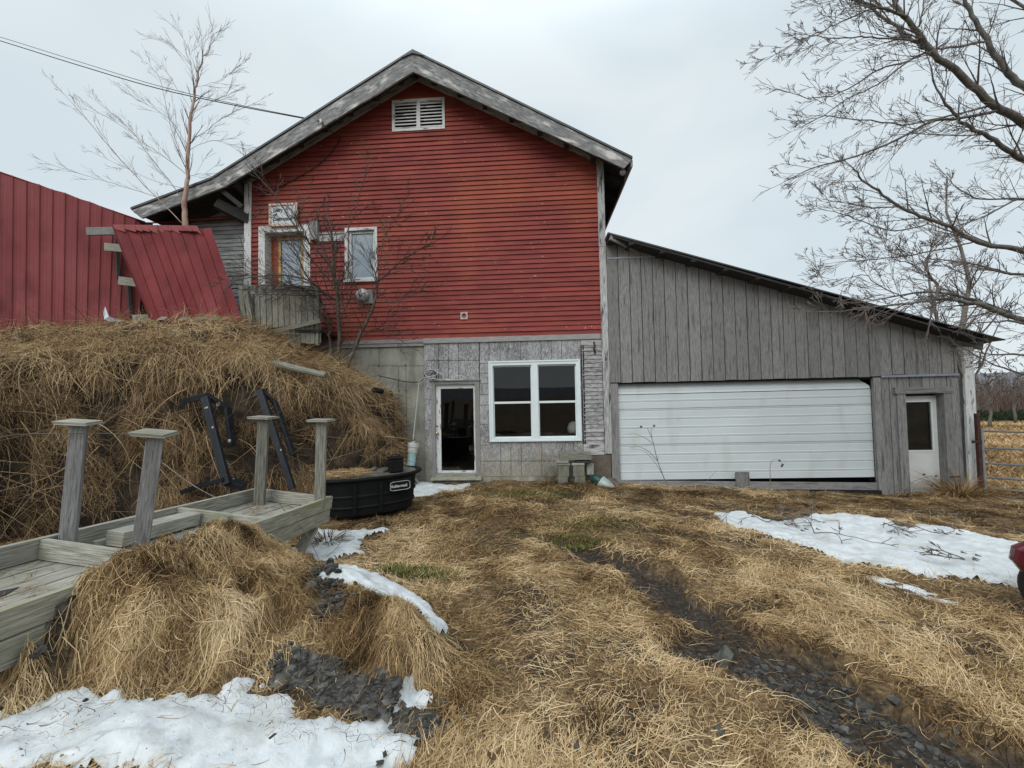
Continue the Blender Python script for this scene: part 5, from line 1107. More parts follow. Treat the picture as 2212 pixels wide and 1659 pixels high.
m = MB(); p0, p1 = py(592, 785, 7.35), py(704, 811, 7.1); m.tube([p0, p0*.6+p1*.4, p1], [.07, .065, .055], 9, .8); m.tube([p1, p1+nrm(p1-p0)*.01], [.05, .03], 9)
tag(m.build('log', G['porchwood'], smooth=False), 'grey weathered round rail jutting from the edge of the bank', 'log', 'loose timbers on the bank')
# crumbled debris on the bank top by the fallen sheet
for k, (u, lb_) in enumerate([(345, 'broken pale chunk in the grass at the left foot of the fallen red sheet'), (392, 'flat pale chunk in the grass under the middle of the fallen red sheet'), (430, 'small pale chunk in the grass right of the middle of the fallen red sheet'), (462, 'rightmost pale chunk in the grass below the fallen red sheet')]):
    p = py(u, 692, 7.5); w = .08+.05*rnd.random(); m = MB(); m.prism([p+[-w, 0, 0], p+[w*.9, .02, .02], p+[.06, .05, .06], p+[-.05, .04, .07]], (.0, .06, .03)); tag(m.build('plaster_chunk', G['cinder']), lb_, 'rubble', 'rubble below the fallen red sheet')


# ------------------------------------------------------------------ upturned dock
DA = A3([-2.50, 4.66, .60]); d1 = nrm([.0327, .9975, -.0621]); d2 = nrm([-.9938, .039, .1038]); DW = .90; DN = nrm(np.cross(-d2, d1)); DL = 3.35
def dk(t, s, h=0.0): return DA-d1*t+d2*s+DN*h          # t towards the camera, s to the left, h above the rim
dock = thing('upturned_dock', 'grey wooden dock section lying upside down with four square-capped posts in the air', 'dock', dk(1.7, .45, -.3))
m = MB()
m.bar(dk(0, -.02, -.07), dk(DL, -.02, -.07), .04, .14, DN, .75); m.build('side_board', G['dockgreen'], dock)
m = MB(); m.bar(dk(.02, -.02, -.222), dk(DL, -.02, -.222), .038, .148, DN, .5); m.build('side_board', G['dockgreen'], dock)
m = MB(); m.bar(dk(0, DW+.02, -.07), dk(DL, DW+.02, -.07), .04, .14, DN, .6); m.build('side_board', G['dockwood'], dock)
m = MB(); m.bar(dk(0, DW+.02, -.222), dk(DL, DW+.02, -.222), .038, .148, DN, .3); m.build('side_board', G['dockwood'], dock)
for t in (.02, 1.08, 2.10, 3.1):
    m = MB(); m.bar(dk(t, .002, -.072), dk(t, DW-.002, -.072), .04, .13, DN, .85); m.build('joist', G['dockwood'], dock)
for i in range(6):
    s = .004+(i+.5)*(DW-.008)/6; m = MB(); m.bar(dk(.0, s, -.165+.004*(i % 2)), dk(DL, s+.004, -.165), .139, .035, DN); m.build('deck_board', G['dockwood'], dock)
m = MB(); p = dk(2.62, .52, -.143); m.prism([p+nrm(d1)*a*.17+nrm(d2)*b*.06 for a, b in ((-1, -.3), (-.5, -.9), (.4, -.8), (1, .1), (.5, .8), (-.6, .7))], DN*.002); m.build('tar_stain', mat('tar_stain', [(.035, .028, .028), (.06, .05, .045)], noise=9), dock)
for (ub, vb, ut, vt, y, w, rot) in [(147, 1165, 172, 916, 2.72, .084, .70), (299, 1208, 336, 940, 2.48, .088, .80), (561, 1078, 570, 904, 4.5, .108, .45), (691, 1082, 695, 910, 4.5, .108, .40)]:
    b, t = py(ub, vb, y), py(ut, vt, y-.02); ax = nrm(t-b); m = MB(); fw_ = A3([math.sin(rot), -math.cos(rot), 0]); m.bar(b-ax*.10, t, w, w, fw_)
    po = m.build('post', G['annexwood' if y < 3 else 'porchwood'], dock, bevel=.004)
    m = MB(); sd = nrm(np.cross(ax, fw_)); f2 = nrm(np.cross(sd, ax))
    r2 = rnd.uniform(.2, .5); q1 = sd*math.cos(r2)+f2*math.sin(r2); q2 = -sd*math.sin(r2)+f2*math.cos(r2); S = .118 if y > 3 else .092
    for k in range(2):
        c = t+ax*(.006+.012*k); rr = .01*k; m.bar(c-q1*(S+rr), c+q1*(S-rr), S*2, .010, ax, off=(0, 0))
    m.build('post_cap', G['dockwood'], po)
m = MB(); m.bar(py(634, 1212, 4.25), py(678, 1138, 4.5), .10, .07, (0, -1, 0)); m.build('prop_leg', G['dockwood'], dock)
m = MB(); m.bar(dk(1.12, .70, -.075), dk(1.80, .70, -.07), .15, .11, DN, .9); m.bar(dk(1.14, .79, -.12), dk(1.86, .79, -.12), .04, .08, DN, .4); tag(m.build('loose_beam', G['dockwood'], bevel=.004), 'short grey beam lying loose inside the upturned dock', 'beam')

n = 900; t0 = NR.random(n); t0 = np.where(NR.random(n) < .6, .1+.75*t0, 2.2+.8*t0); s0 = .03+NR.random(n)*.84; ln = .03+.16*NR.random(n)**2; a = NR.random(n)*6.28; cc = fbm(t0*6, s0*6, 12, 2) > .5; t0, s0, ln, a = t0[cc], s0[cc], ln[cc], a[cc]; n = len(a)
B0 = DA[None]-d1[None]*t0[:, None]+d2[None]*s0[:, None]-DN[None]*(.140-.012*NR.random((n, 1))); dr = d1[None]*np.cos(a)[:, None]+d2[None]*np.sin(a)[:, None]; S = B0[:, None, :]+dr[:, None, :]*(np.linspace(-.5, .5, 4)[None, :, None]*ln[:, None, None])
V, Fq, T = ribbons(S, np.cross(dr, DN[None])+NR.normal(size=(n, 3))*.2, .0045*(.5+NR.random(n)), np.clip(.32+NR.normal(size=n)*.15, 0, 1)); tag(fastmesh('dock_litter', V, Fq, T, G['straw']), 'brown grass and twig bits lying on the dock boards', 'plant litter', kind='stuff')

# ------------------------------------------------------------------ black steel frames on the bank
def steel_frame(pts_list, label, loc):
    t = thing('steel_frame', label, 'steel frame', loc, 'black steel frames leaning on the bank')
    for name, a, b, w, h, y0, y1 in pts_list:
        m = MB(); m.bar(py(a[0], a[1], y0), py(b[0], b[1], y1), w*1.15, h*1.3, (0, -1, 0)); m.build(name, G['blackmetal'], t, bevel=.003)
steel_frame([('upright', (443, 858), (490, 1046), .11, .05, 6.35, 6.1), ('top_arm', (447, 855), (394, 868), .08, .05, 6.38, 6.45), ('rear_arm', (445, 852), (492, 884), .05, .09, 6.42, 6.55), ('rear_upright', (492, 882), (503, 962), .04, .10, 6.55, 6.45),
             ('foot_arm', (486, 1034), (438, 1048), .05, .09, 6.1, 6.15), ('foot_arm', (440, 1046), (398, 1062), .06, .11, 6.15, 6.2), ('foot_plate', (492, 1040), (528, 1050), .08, .16, 6.2, 6.3)],
            'left black steel frame with angled arms leaning on the bank', py(450, 1050, 6.2))
steel_frame([('upright', (561, 843), (600, 960), .10, .05, 6.75, 6.6), ('lower_upright', (600, 958), (632, 1056), .085, .05, 6.6, 6.5), ('rear_arm', (565, 842), (594, 870), .04, .09, 6.8, 6.9), ('rear_upright', (594, 868), (634, 984), .05, .08, 6.9, 6.75)],
            'right black steel frame of two parallel rails leaning on the bank', py(600, 1050, 6.6))

# ------------------------------------------------------------------ stock tank
TC = A3([-2.72, 6.35, -.04]); TA = math.radians(33); ta = A3([math.cos(TA), math.sin(TA), 0]); tb = A3([math.sin(TA), -math.cos(TA), 0])
tank = thing('stock_tank', 'black oval plastic stock tank between the upturned dock and the milk room door', 'stock tank', TC)
def oval(sc, z, n=56, a=.80, b=.45, p=2.5, bulge=None):
    out = []
    for k in range(n):
        t = 2*math.pi*k/n; c, s = math.cos(t), math.sin(t); r = (abs(c)**p+abs(s)**p)**(-1/p)
        out.append(TC+ta*(a*sc*r*c)+tb*(b*(sc-.0)*r*s)+A3([0, 0, z]))
    return out
def loft(mb, loops, cap=True):
    for A_, B_ in zip(loops[:-1], loops[1:]):
        n = len(A_)
        for k in range(n): j = (k+1) % n; mb.face([A_[k], A_[j], B_[j], B_[k]], [(0, 0)]*4)
    if cap: mb.face(loops[-1], [(0, 0)]*len(loops[-1]))
m = MB(); loft(m, [oval(s, z) for s, z in ((.78, 0), (.83, .02), (.845, .12), (.875, .135), (.88, .155), (.862, .17), (.875, .29), (.905, .30), (.91, .325), (.892, .34), (.91, .50), (.915, .55), (.90, .57))], False); m.build('tank_body', G['black'], tank, smooth=False)
m = MB(); loft(m, [oval(s, z) for s, z in ((.90, .545), (.99, .55), (1.03, .565), (1.04, .585), (1.03, .60), (.96, .605), (.93, .60), (.91, .57))], False); m.build('rim', G['black'], tank, smooth=True)
m = MB(); loft(m, [oval(.93, .585), oval(.925, .592)]); m.build('lid_board', mat('muddy_lid', [(.03, .027, .022), (.10, .088, .07), (.17, .155, .13)], noise=6, detail=8, bump=.3), tank)
for k, (u, v) in enumerate([(1, 2)]*9):
    pass
m = MB()
for s_, w in ((-.30, .03), (.08, .035)): m = MB(); m.bar(TC+ta*s_+tb*.385+A3([0, 0, .05]), TC+ta*s_+tb*.425+A3([0, 0, .53]), .05, w, tb); m.build('body_rib', G['black'], tank)
m = MB(); m.bar(TC+ta*.20+tb*.42+A3([0, 0, .42]), TC+ta*.56+tb*.40+A3([0, 0, .42]), .03, .20, (0, 0, 1)); pl = m.build('name_plate', G['black'], tank, bevel=.006)
po_ = TC+ta*.235+tb*.438+A3([0, 0, .395]); xd = nrm(ta*.36-tb*.02)
text_mesh('Rubbermaid', .062, po_, xd, (0, 0, 1), G['inkwhite'], 'lettering', pl, .0005, .001, .84)
m = MB(); q = [(-.015, .02), (.02, -.035), (.27, -.035), (.305, .02), (.27, .085), (.02, .085)]; q = [(-.012, -.03), (-.012, .07), (.03, .09), (.26, .09), (.30, .07), (.30, -.03), (.26, -.045), (.03, -.045)]
for i in range(len(q)):
    a, b = q[i], q[(i+1) % len(q)]; m.bar(po_+xd*a[0]+A3([0, 0, a[1]]), po_+xd*b[0]+A3([0, 0, b[1]]), .004, .008, np.cross(xd, [0, 0, 1]))
m.build('logo_outline', G['inkwhite'], pl)
for k in range(5):
    a = rnd.uniform(-.6, .0); b = rnd.uniform(-.2, .25); p = TC+ta*a+tb*b+A3([0, 0, .62]); 
rock(1, 1, .07, 'flat stone lying on the stock tank lid', .5, on=TC+ta*.22+tb*.05+A3([0, 0, .62])); rock(1, 1, .055, 'smaller stone on the stock tank lid near the bank', .6, on=TC+ta*.1-tb*.2+A3([0, 0, .62]))
n = 700; a = -.05-NR.random(n)*.6; b = (NR.random(n)-.5)*.62; P = TC[None]+ta[None]*a[:, None]+tb[None]*b[:, None]; ang = NR.random(n)*6.28; L = .08+.22*NR.random(n); t = np.linspace(-.5, .5, 4); aa = ang[:, None]+NR.normal(size=(n, 1))*t
S = np.stack([P[:, 0:1]+np.cos(aa)*L[:, None]*t, P[:, 1:2]+np.sin(aa)*L[:, None]*t, np.repeat((.56+NR.random(n)*.06)[:, None], 4, 1)], 2); V, Fq, T = ribbons(S, np.stack([-np.sin(ang), np.cos(ang), NR.normal(size=n)*.4], 1), .006*(.5+NR.random(n)), .55+NR.normal(size=n)*.15)
tag(fastmesh('straw_tuft', V, Fq, np.clip(T, 0, 1), G['straw']), 'brown straw lying on the left half of the stock tank', 'straw', kind='stuff')
bx = TC+ta*.36+tb*.20+A3([0, 0, .605]); box = thing('black_case', 'small black lidded box standing on the stock tank rim', 'box', bx)
m = MB(); m.bar(bx-ta*.0+A3([0, 0, .0]), bx+A3([0, 0, .205]), .22, .19, tb); m.build('case_body', G['black'], box, bevel=.018)
m = MB(); m.bar(bx+A3([0, 0, .207]), bx+A3([0, 0, .245]), .235, .205, tb); m.build('case_lid', G['black'], box, bevel=.014)
m = MB(); m.tube([bx+ta*(-.07)+A3([0, 0, .24]), bx+ta*(-.06)+A3([0, 0, .275]), bx+ta*.06+A3([0, 0, .275]), bx+ta*.07+A3([0, 0, .24])], .010, 6); m.build('handle', G['black'], box)

# ------------------------------------------------------------------ pipe, cords
pb, pt = py(882, 1044, 8.72), py(893, 958, 8.80); ax = nrm(pt-pb); pv = thing('plastic_pipe', 'capped teal and white plastic pipe leaning beside the stock tank', 'pipe', pb); L_ = np.linalg.norm(pt-pb)
m = MB(); m.lathe([(.095, -.06), (.095, L_*.80)], pb, ax, 24); m.build('pipe_body', G['pvcteal'], pv, smooth=False)
m = MB(); m.lathe([(.108, L_*.78), (.108, L_*.90), (.112, L_*.905), (.124, L_*.915), (.124, L_*1.0), (.112, L_*1.01)], pb, ax, 24); c = m.build('cap', G['pvcwhite'], pv)
m = MB(); m.box(tuple(pt-[.04, .04, -.005]), tuple(pt+[.04, .04, .045])); m.build('cap_nut', G['pvcwhite'], c, bevel=.005)
def cord(name, pts, r, mt, label, cat='cord'):
    P = np.array([py(*p) for p in pts]); tt = np.linspace(0, len(P)-1, len(P)*6); Q = cr1(P, tt); m = MB(); m.tube(Q, r, 6, .5); return tag(m.build(name, G[mt], smooth=True), label, cat)
cr5 = lambda x, y, d: (792+.2604*x, 684+.2604*y, d)
cord('hanging_cord', [cr5(385, 1022, 8.8), cr5(400, 880, 8.95), cr5(418, 700, 9.1), cr5(432, 560, 9.2), cr5(440, 535, 9.22)], .008, 'cordwhite', 'taut white cord rising from the pipe cap to the cable over the door')
cord('cable', [cr5(100, 490, 9.18), cr5(230, 520, 9.15), cr5(330, 540, 9.18), cr5(430, 540, 9.2), cr5(480, 500, 9.2), cr5(478, 465, 9.2), cr5(520, 440, 9.18), cr5(570, 462, 9.16), cr5(580, 500, 9.16), cr5(560, 522, 9.17), cr5(530, 500, 9.17), cr5(545, 470, 9.15), cr5(575, 480, 9.15)], .012, 'cordblack', 'black cable coiled at the upper left of the milk room door', 'cable')
cord('rope', [cr5(430, 540, 9.16), cr5(480, 505, 9.14), cr5(560, 490, 9.14), cr5(590, 465, 9.14), cr5(540, 440, 9.14), cr5(490, 450, 9.14), cr5(485, 480, 9.13), cr5(530, 510, 9.13), cr5(600, 520, 9.13), cr5(700, 518, 9.13), cr5(740, 495, 9.13), cr5(790, 492, 9.13), cr5(825, 510, 9.13), cr5(780, 522, 9.12), cr5(650, 522, 9.12), cr5(630, 480, 9.12), cr5(590, 460, 9.12)], .008, 'cordwhite', 'looped white rope bundled above the milk room door', 'rope')
cord('power_line', [(-120, 52, 11), (0, 88, 10.6), (170, 141, 10), (337, 190, 9.6), (500, 226, 9.2), (690, 262, 8.75)], .011, 'cordblack', 'lower and thicker power line running to the gable', 'power line')
cord('power_line', [(-120, 46, 11.3), (0, 80, 10.9), (170, 133, 10.3), (337, 184, 9.8), (500, 223, 9.3), (692, 261, 8.78)], .007, 'cordblack', 'upper thin power line running to the gable', 'power line')
x, z = P2(694, 264, 8.72); ins = thing('cable_bracket', 'small grey insulator bracket on the left bargeboard', 'bracket', (x, 8.72, z)); m = MB(); m.lathe([(.02, -.05), (.035, -.03), (.02, 0), (.035, .03), (.02, .05)], (x, 8.70, z), (0, 0, 1), 10); m.build('insulator', G['pvcwhite'], ins, smooth=True)
m = MB(); m.tube([(x-.05, 8.71, z+.03), (x+.03, 8.71, z), (x+.09, 8.73, z-.14)], .012, 6); m.build('bracket_arm', G['rust'], ins)
cord('drop_cable', [(707, 275, 8.72), (722, 290, 9.1), (735, 300, 9.24), (700, 345, 9.25), (640, 385, 9.25), (560, 425, 9.25)], .010, 'cordblack', 'dark cable running down the red gable from the bracket', 'cable')

# ------------------------------------------------------------------ block bench by the wall
c3 = lambda x, y, d: py(1152+.1302*x, 936+.1302*y, d)
def blk(x0, y0, x1, y1, d, name, label, mt='cinder', dep=.22, cat='block', group=None):
    a, b = c3(x0, y1, d), c3(x1, y0, d); m = MB(); m.box((a[0], d, a[2]), (b[0], d+dep, b[2]), 2 if (y1-y0) > (x1-x0) else 0); return tag(m.build(name, G[mt], bevel=.006), label, cat, group)
bg_ = 'stacked timber blocks by the milk room wall'
blk(415, 540, 592, 718, 8.86, 'timber_block', 'upper block of the left stack under the bench board', group=bg_); blk(412, 720, 570, 880, 8.86, 'timber_block', 'mossy bottom block of the left stack under the bench board', group=bg_)
blk(665, 540, 848, 718, 8.86, 'timber_block', 'upper block of the right stack under the bench board', group=bg_); blk(690, 720, 862, 880, 8.86, 'timber_block', 'mossy bottom block of the right stack under the bench board', group=bg_)
blk(372, 450, 585, 500, 8.84, 'bench_plank', 'short dark plank across the left block stack', 'dockwood', .26, 'plank'); blk(400, 503, 610, 536, 8.85, 'bench_plank', 'second short plank under the one on the left block stack', 'porchwood', .24, 'plank')
blk(640, 496, 850, 536, 8.85, 'bench_plank', 'short plank across the right block stack', 'dockwood', .26, 'plank'); blk(700, 455, 960, 494, 8.87, 'bench_plank', 'plank bridging the right block stack below the big board', 'darkwood', .24, 'plank')
blk(437, 322, 968, 448, 8.84, 'bench_board', 'thick rotted board lying on top of both block stacks', 'porchwood', .24, 'board')
blk(180, 540, 352, 715, 9.0, 'timber_block', 'square board leaning on the wall left of the block stacks', 'cinder', .05, group=bg_)
blk(890, 500, 1000, 690, 9.0, 'reddish_board', 'reddish brown board standing behind the right block stack', 'dockwood', .06, 'board')
# plastic bag
bag = thing('plastic_bag', 'long half-full plastic bag, green one end, pale streaked body, slumped beside the garage jamb', 'bag', c3(1150, 950, 8.8))
ctr = [c3(940, 770, 8.85), c3(1010, 760, 8.83), c3(1100, 800, 8.8), c3(1180, 860, 8.76), c3(1260, 930, 8.72), c3(1330, 990, 8.68), c3(1400, 1010, 8.65)]; rad = [.05, .11, .14, .155, .14, .10, .05]
def bagpart(i0, i1, name, mt):
    P = np.array(ctr)[i0:i1]; R = np.array(rad)[i0:i1]; tt = np.linspace(0, len(P)-1, len(P)*5); Q = cr1(P, tt); rr = np.interp(tt, range(len(P)), R); m = MB(); m.tube(Q, list(rr), 22, .5); V = np.array(m.v)
    nz_ = (fbm(V[:, 0]*22, V[:, 2]*30+V[:, 1]*9, 5, 3)-.5)*.07; c = np.repeat(Q, 22, 0); dirv = V[:len(c)]-c; V[:len(c)] += dirv*nz_[:len(c), None]*4; m.v = [tuple(p) for p in V]; m.build(name, G[mt], bag, smooth=True)
bagpart(0, 3, 'bag_neck', 'baggreen'); bagpart(2, 7, 'bag_body', 'bag')
m = MB()
for (a, b) in (((1250, 740), (1420, 960)), ((1330, 760), (1560, 985)), ((1290, 745), (1480, 965))): m.bar(c3(a[0], a[1], 8.95), c3(b[0], b[1], 8.6), .07, .03, (0, -1, .5))
tag(m.build('bark_slab', G['shrubbark']), 'curved slab of split wood leaning on the garage jamb beside the bag', 'wood slab')
m = MB(); m.bar(py(894, 1030, 9.15), py(908, 1052, 8.9), .05, .03); tag(m.build('splintered_board', G['paleboard']), 'splintered pale board lying against the wall behind the pipe', 'board')
m = MB(); a = py(858, 930, 8.95); m.tube([a+[-.25, .2, .02], a+[.03, -.02, 0], a+[.08, -.05, 0]], .06, 12); tag(m.build('black_pipe_stub', G['black'], smooth=True), 'black pipe stub poking out of the bank beside the concrete', 'pipe')
m = MB(); m.tube([py(806, 842, 8.3), py(826, 846, 8.25)], .055, 12); tag(m.build('black_pipe_stub', G['black'], smooth=True), 'black pipe stub high in the bank grass near its right end', 'pipe')

# ------------------------------------------------------------------ gate and field
gp = py(2120, 1000, 9.0); gx_, gy_ = float(gp[0]), 9.0
def zat(v, y=9.0): return float(py(2120, v, y)[2])
gate = thing('farm_gate', 'grey tubular metal gate hung on the rusty post at the garage corner', 'gate', (gx_, gy_, -.7)); gdir = nrm([1.0, -.72, 0]); GL = 3.2
gpost = thing('gate_post', 'dark rusty iron gate post beside the garage corner', 'post', (gx_-.06, gy_, -.8))
m = MB(); m.box((gx_-.07, 8.97, -.9), (gx_-.005, 9.03, zat(893)), 2); m.build('post_shaft', G['rust'], gpost); m = MB(); m.box((gx_-.17, 8.96, zat(957)), (gx_+.05, 9.0, zat(951))); m.build('hinge_band', G['rust'], gpost)
for v in (931, 967, 1000, 1030, 1054, 1076):
    z = zat(v); a = A3([gx_+.01, gy_-.02, z]); m = MB(); m.tube([a, a+gdir*GL], .021, 8); m.build('rail', G['steel'], gate, smooth=True)
for s in (.02, 1.6, 3.18):
    a = A3([gx_, gy_-.02, 0])+gdir*s; m = MB(); m.bar(A3([a[0], a[1]-.02, zat(1080)]), A3([a[0], a[1]-.02, zat(928)]), .03, .012, (0, -1, 0)) if s not in (.02, 3.18) else m.tube([A3([a[0], a[1], zat(1080)]), A3([a[0], a[1], zat(925)])], .021, 8); m.build('upright', G['steel'], gate)

# ------------------------------------------------------------------ red vehicle at the right edge
vx, vy = 3.89, 3.62
veh = thing('red_vehicle', 'dark red vehicle corner and black tyre cut off by the right edge of the photo', 'vehicle', (vx+.6, vy, 0))
zg = float(H(vx+.3, vy))
def vloft(loops, name, mt, smooth=True):
    m = MB()
    for A_, B_ in zip(loops[:-1], loops[1:]):
        n = len(A_)
        for k in range(n): j = (k+1) % n; m.face([A_[k], A_[j], B_[j], B_[k]], [(0, 0)]*4)
    m.face(loops[-1], [(0, 0)]*len(loops[-1])); m.face(loops[0][::-1], [(0, 0)]*len(loops[0])); return m.build(name, G[mt], veh, smooth=smooth)
def rrect(x0, x1, y0, y1, z, r=.14, n=6):
    out = []
    for cx, cy, a0 in ((x1-r, y0+r, -90), (x1-r, y1-r, 0), (x0+r, y1-r, 90), (x0+r, y0+r, 180)):
        for k in range(n+1): a = math.radians(a0+90*k/n); out.append(A3([cx+r*math.cos(a), cy+r*math.sin(a), z]))
    return out
vloft([rrect(vx+.13, vx+1.6, vy-3.2, vy-.10, zg+.27), rrect(vx+.04, vx+1.7, vy-3.3, vy-.04, zg+.33), rrect(vx+.0, vx+1.74, vy-3.35, vy+.0, zg+.42), rrect(vx+.015, vx+1.73, vy-3.34, vy-.01, zg+.52), rrect(vx+.09, vx+1.66, vy-3.25, vy-.08, zg+.60), rrect(vx+.30, vx+1.5, vy-3.1, vy-.3, zg+.66)], 'body', 'carred')
vloft([rrect(vx+.45, vx+1.35, vy-2.6, vy-.9, zg+.66), rrect(vx+.5, vx+1.3, vy-2.4, vy-1.1, zg+.95), rrect(vx+.6, vx+1.2, vy-2.3, vy-1.2, zg+1.0)], 'cabin', 'black')
for wx in (vx+.10, vx+1.5):
    for wy in (vy-.30, vy-2.8):
        m = MB(); m.lathe([(.10, 0), (.20, .0), (.235, .03), (.24, .10), (.235, .17), (.20, .20), (.10, .20)], (wx-.06, wy, zg+.235), (1, 0, 0), 28); w = m.build('tyre', G['rubber'], veh, smooth=False)
        m = MB(); m.lathe([(.11, -.005), (.11, .03), (.03, .04)], (wx-.07, wy, zg+.235), (1, 0, 0), 20); m.build('rim', G['steel'], w)

# ------------------------------------------------------------------ trees
def unit(v): return v/ (np.linalg.norm(v)+1e-9)
TR = random.Random(5)
def rvec(): return A3([TR.gauss(0, 1), TR.gauss(0, 1), TR.gauss(0, 1)])
def grow(mb, p, d, L, r, lvl, P):
    """recursive twigging. P: dict(ang, kids, shrink, wander, up, rmin, seg)"""
    n = max(3, int(L/P['seg'])+1); n = min(n, 7); pts = [A3(p)]; d = unit(A3(d)); st = L/n
    for i in range(n):
        d = unit(d+rvec()*P['wander']+A3([0, 0, P['up']])); pts.append(pts[-1]+d*st)
    rads = [max(P['rmin'], r*(1-.75*i/n)) for i in range(n+1)]
    mb.tube(pts, rads, 5 if r > .02 else (4 if r > .008 else 3), .5, cap=False)
    if lvl <= 0: return
    k = P['kids'][lvl] if lvl < len(P['kids']) else 3
    k = int(k*TR.uniform(.7, 1.3)+.5)
    for j in range(k):
        t = TR.uniform(.18, 1.0)*n; i = min(int(t), n-1); q = pts[i]+(pts[i+1]-pts[i])*(t-i); dd = unit(pts[i+1]-pts[i]); s = unit(np.cross(dd, rvec())); a = P['ang']*TR.uniform(.6, 1.35)
        grow(mb, q, dd*math.cos(a)+s*math.sin(a), L*P['shrink']*TR.uniform(.6, 1.2)*(1-.4*t/n), max(P['rmin'], rads[i]*.6), lvl-1, P)
def limb(mbT, mbC, px, rad, P, kids, lvl, L, t0=.0, flat=None):
    """limb through given points, spawns twigs along"""
    Pn = np.array([py(*q) for q in px]); tt = np.linspace(0, len(Pn)-1, (len(Pn)-1)*4+1); Q = cr1(Pn, tt); n = len(Q)
    Q[1:-1] += np.array([[TR.gauss(0, .004), TR.gauss(0, .012), TR.gauss(0, .004)] for _ in range(n-2)])
    rr = np.interp(np.linspace(0, 1, n), np.linspace(0, 1, len(rad)), rad); mbT.tube(Q, list(rr), 8 if rr[0] > .03 else 5, .5)
    seglen = np.linalg.norm(Q[1:]-Q[:-1], axis=1).sum()
    for j in range(kids):
        t = (t0+(1-t0)*(j+TR.random())/kids)*(n-1); i = min(int(t), n-2); q = Q[i]+(Q[i+1]-Q[i])*(t-i); dd = unit(Q[i+1]-Q[i]); s = unit(np.cross(dd, rvec())); a = P['ang']*TR.uniform(.7, 1.3)
        if TR.random() < .65 and s[1]*0+abs(s[1]) > .6: s = unit(s*A3([1, .4, 1]))
        grow(mbC, q, dd*math.cos(a)+s*math.sin(a), L*TR.uniform(.5, 1.25)*(1.1-.5*t/n), max(P['rmin'], min(rr[i]*.45, L*.016)), lvl, P)
    grow(mbC, Q[-1], Q[-1]-Q[-2], L*.6, rr[-1], max(lvl-1, 1), P)
# birch on the bank
bt_ = thing('birch_tree', 'slender leafless birch growing behind the fallen red metal sheet', 'tree', py(400, 520, 8.6))
b7 = lambda x, y, d=8.6: (.2929*x, .2929*y, d)
mt_, mc_ = MB(), MB(); PB = dict(ang=.38, kids=[0, 5, 5], shrink=.55, wander=.035, up=.022, rmin=.0021, seg=.15)
limb(mt_, mc_, [b7(1362, 1860), b7(1366, 1640), b7(1358, 1520), b7(1378, 1350), b7(1385, 1150), b7(1400, 950), b7(1430, 720), b7(1450, 600), b7(1490, 460), b7(1560, 330), b7(1588, 245)], [.062, .056, .046, .038, .032, .025, .016, .008, .004], PB, 30, 1, .85, .3)
for k, (pts, r, kd) in enumerate([
    ([(1345, 1650, 8.6), (1150, 1450, 8.45), (820, 1100, 8.2), (600, 830, 8.0), (400, 620, 7.9)], .026, 12), ([(1355, 1500, 8.6), (1280, 1370, 8.7), (1100, 1150, 8.9), (1000, 1000, 9.0), (900, 900, 9.1), (700, 740, 9.2)], .018, 14),
    ([(1365, 1280, 8.6), (1230, 1170, 8.4), (1100, 1080, 8.3), (880, 920, 8.1), (620, 770, 7.9)], .015, 12), ([(1368, 1200, 8.6), (1280, 1000, 8.8), (1230, 800, 8.9), (1170, 560, 9.0), (1065, 450, 9.1)], .015, 12),
    ([(1378, 1060, 8.6), (1250, 880, 8.4), (1100, 780, 8.3), (960, 700, 8.2)], .011, 9), ([(1150, 1450, 8.45), (900, 1370, 8.2), (620, 1290, 8.0), (400, 1220, 7.8)], .013, 9), ([(1370, 1390, 8.6), (1130, 1330, 8.9), (850, 1200, 9.1), (650, 1110, 9.3)], .011, 8),
    ([(1388, 1300, 8.6), (1500, 1280, 8.5), (1650, 1275, 8.4)], .010, 7), ([(1392, 1110, 8.6), (1550, 1040, 8.8), (1690, 1060, 8.9), (1800, 1100, 9.0)], .010, 8), ([(1395, 1060, 8.6), (1500, 980, 8.4), (1620, 880, 8.3), (1720, 830, 8.2), (1900, 750, 8.1)], .011, 10),
    ([(1425, 830, 8.6), (1540, 760, 8.7), (1700, 690, 8.8)], .008, 7), ([(1452, 640, 8.6), (1600, 600, 8.4), (1735, 510, 8.3)], .007, 7), ([(1400, 800, 8.6), (1300, 640, 8.8), (1250, 560, 8.9), (1150, 450, 9)], .008, 8),
    ([(1440, 600, 8.6), (1400, 470, 8.5), (1290, 350, 8.4), (1185, 300, 8.4)], .007, 8), ([(1460, 560, 8.6), (1390, 360, 8.7), (1310, 200, 8.8)], .006, 7), ([(1480, 500, 8.6), (1490, 350, 8.6), (1485, 250, 8.6)], .005, 5)]):
    limb(mt_ if k == 0 else mc_, mc_, [b7(*p) for p in pts], [r*.46, r*.32, .0026], PB, int(kd*1.3), 1, .62, .12)
mt_.build('trunk', G['birch'], bt_, smooth=True); mc_.build('crown', G['birchtwig'], bt_)
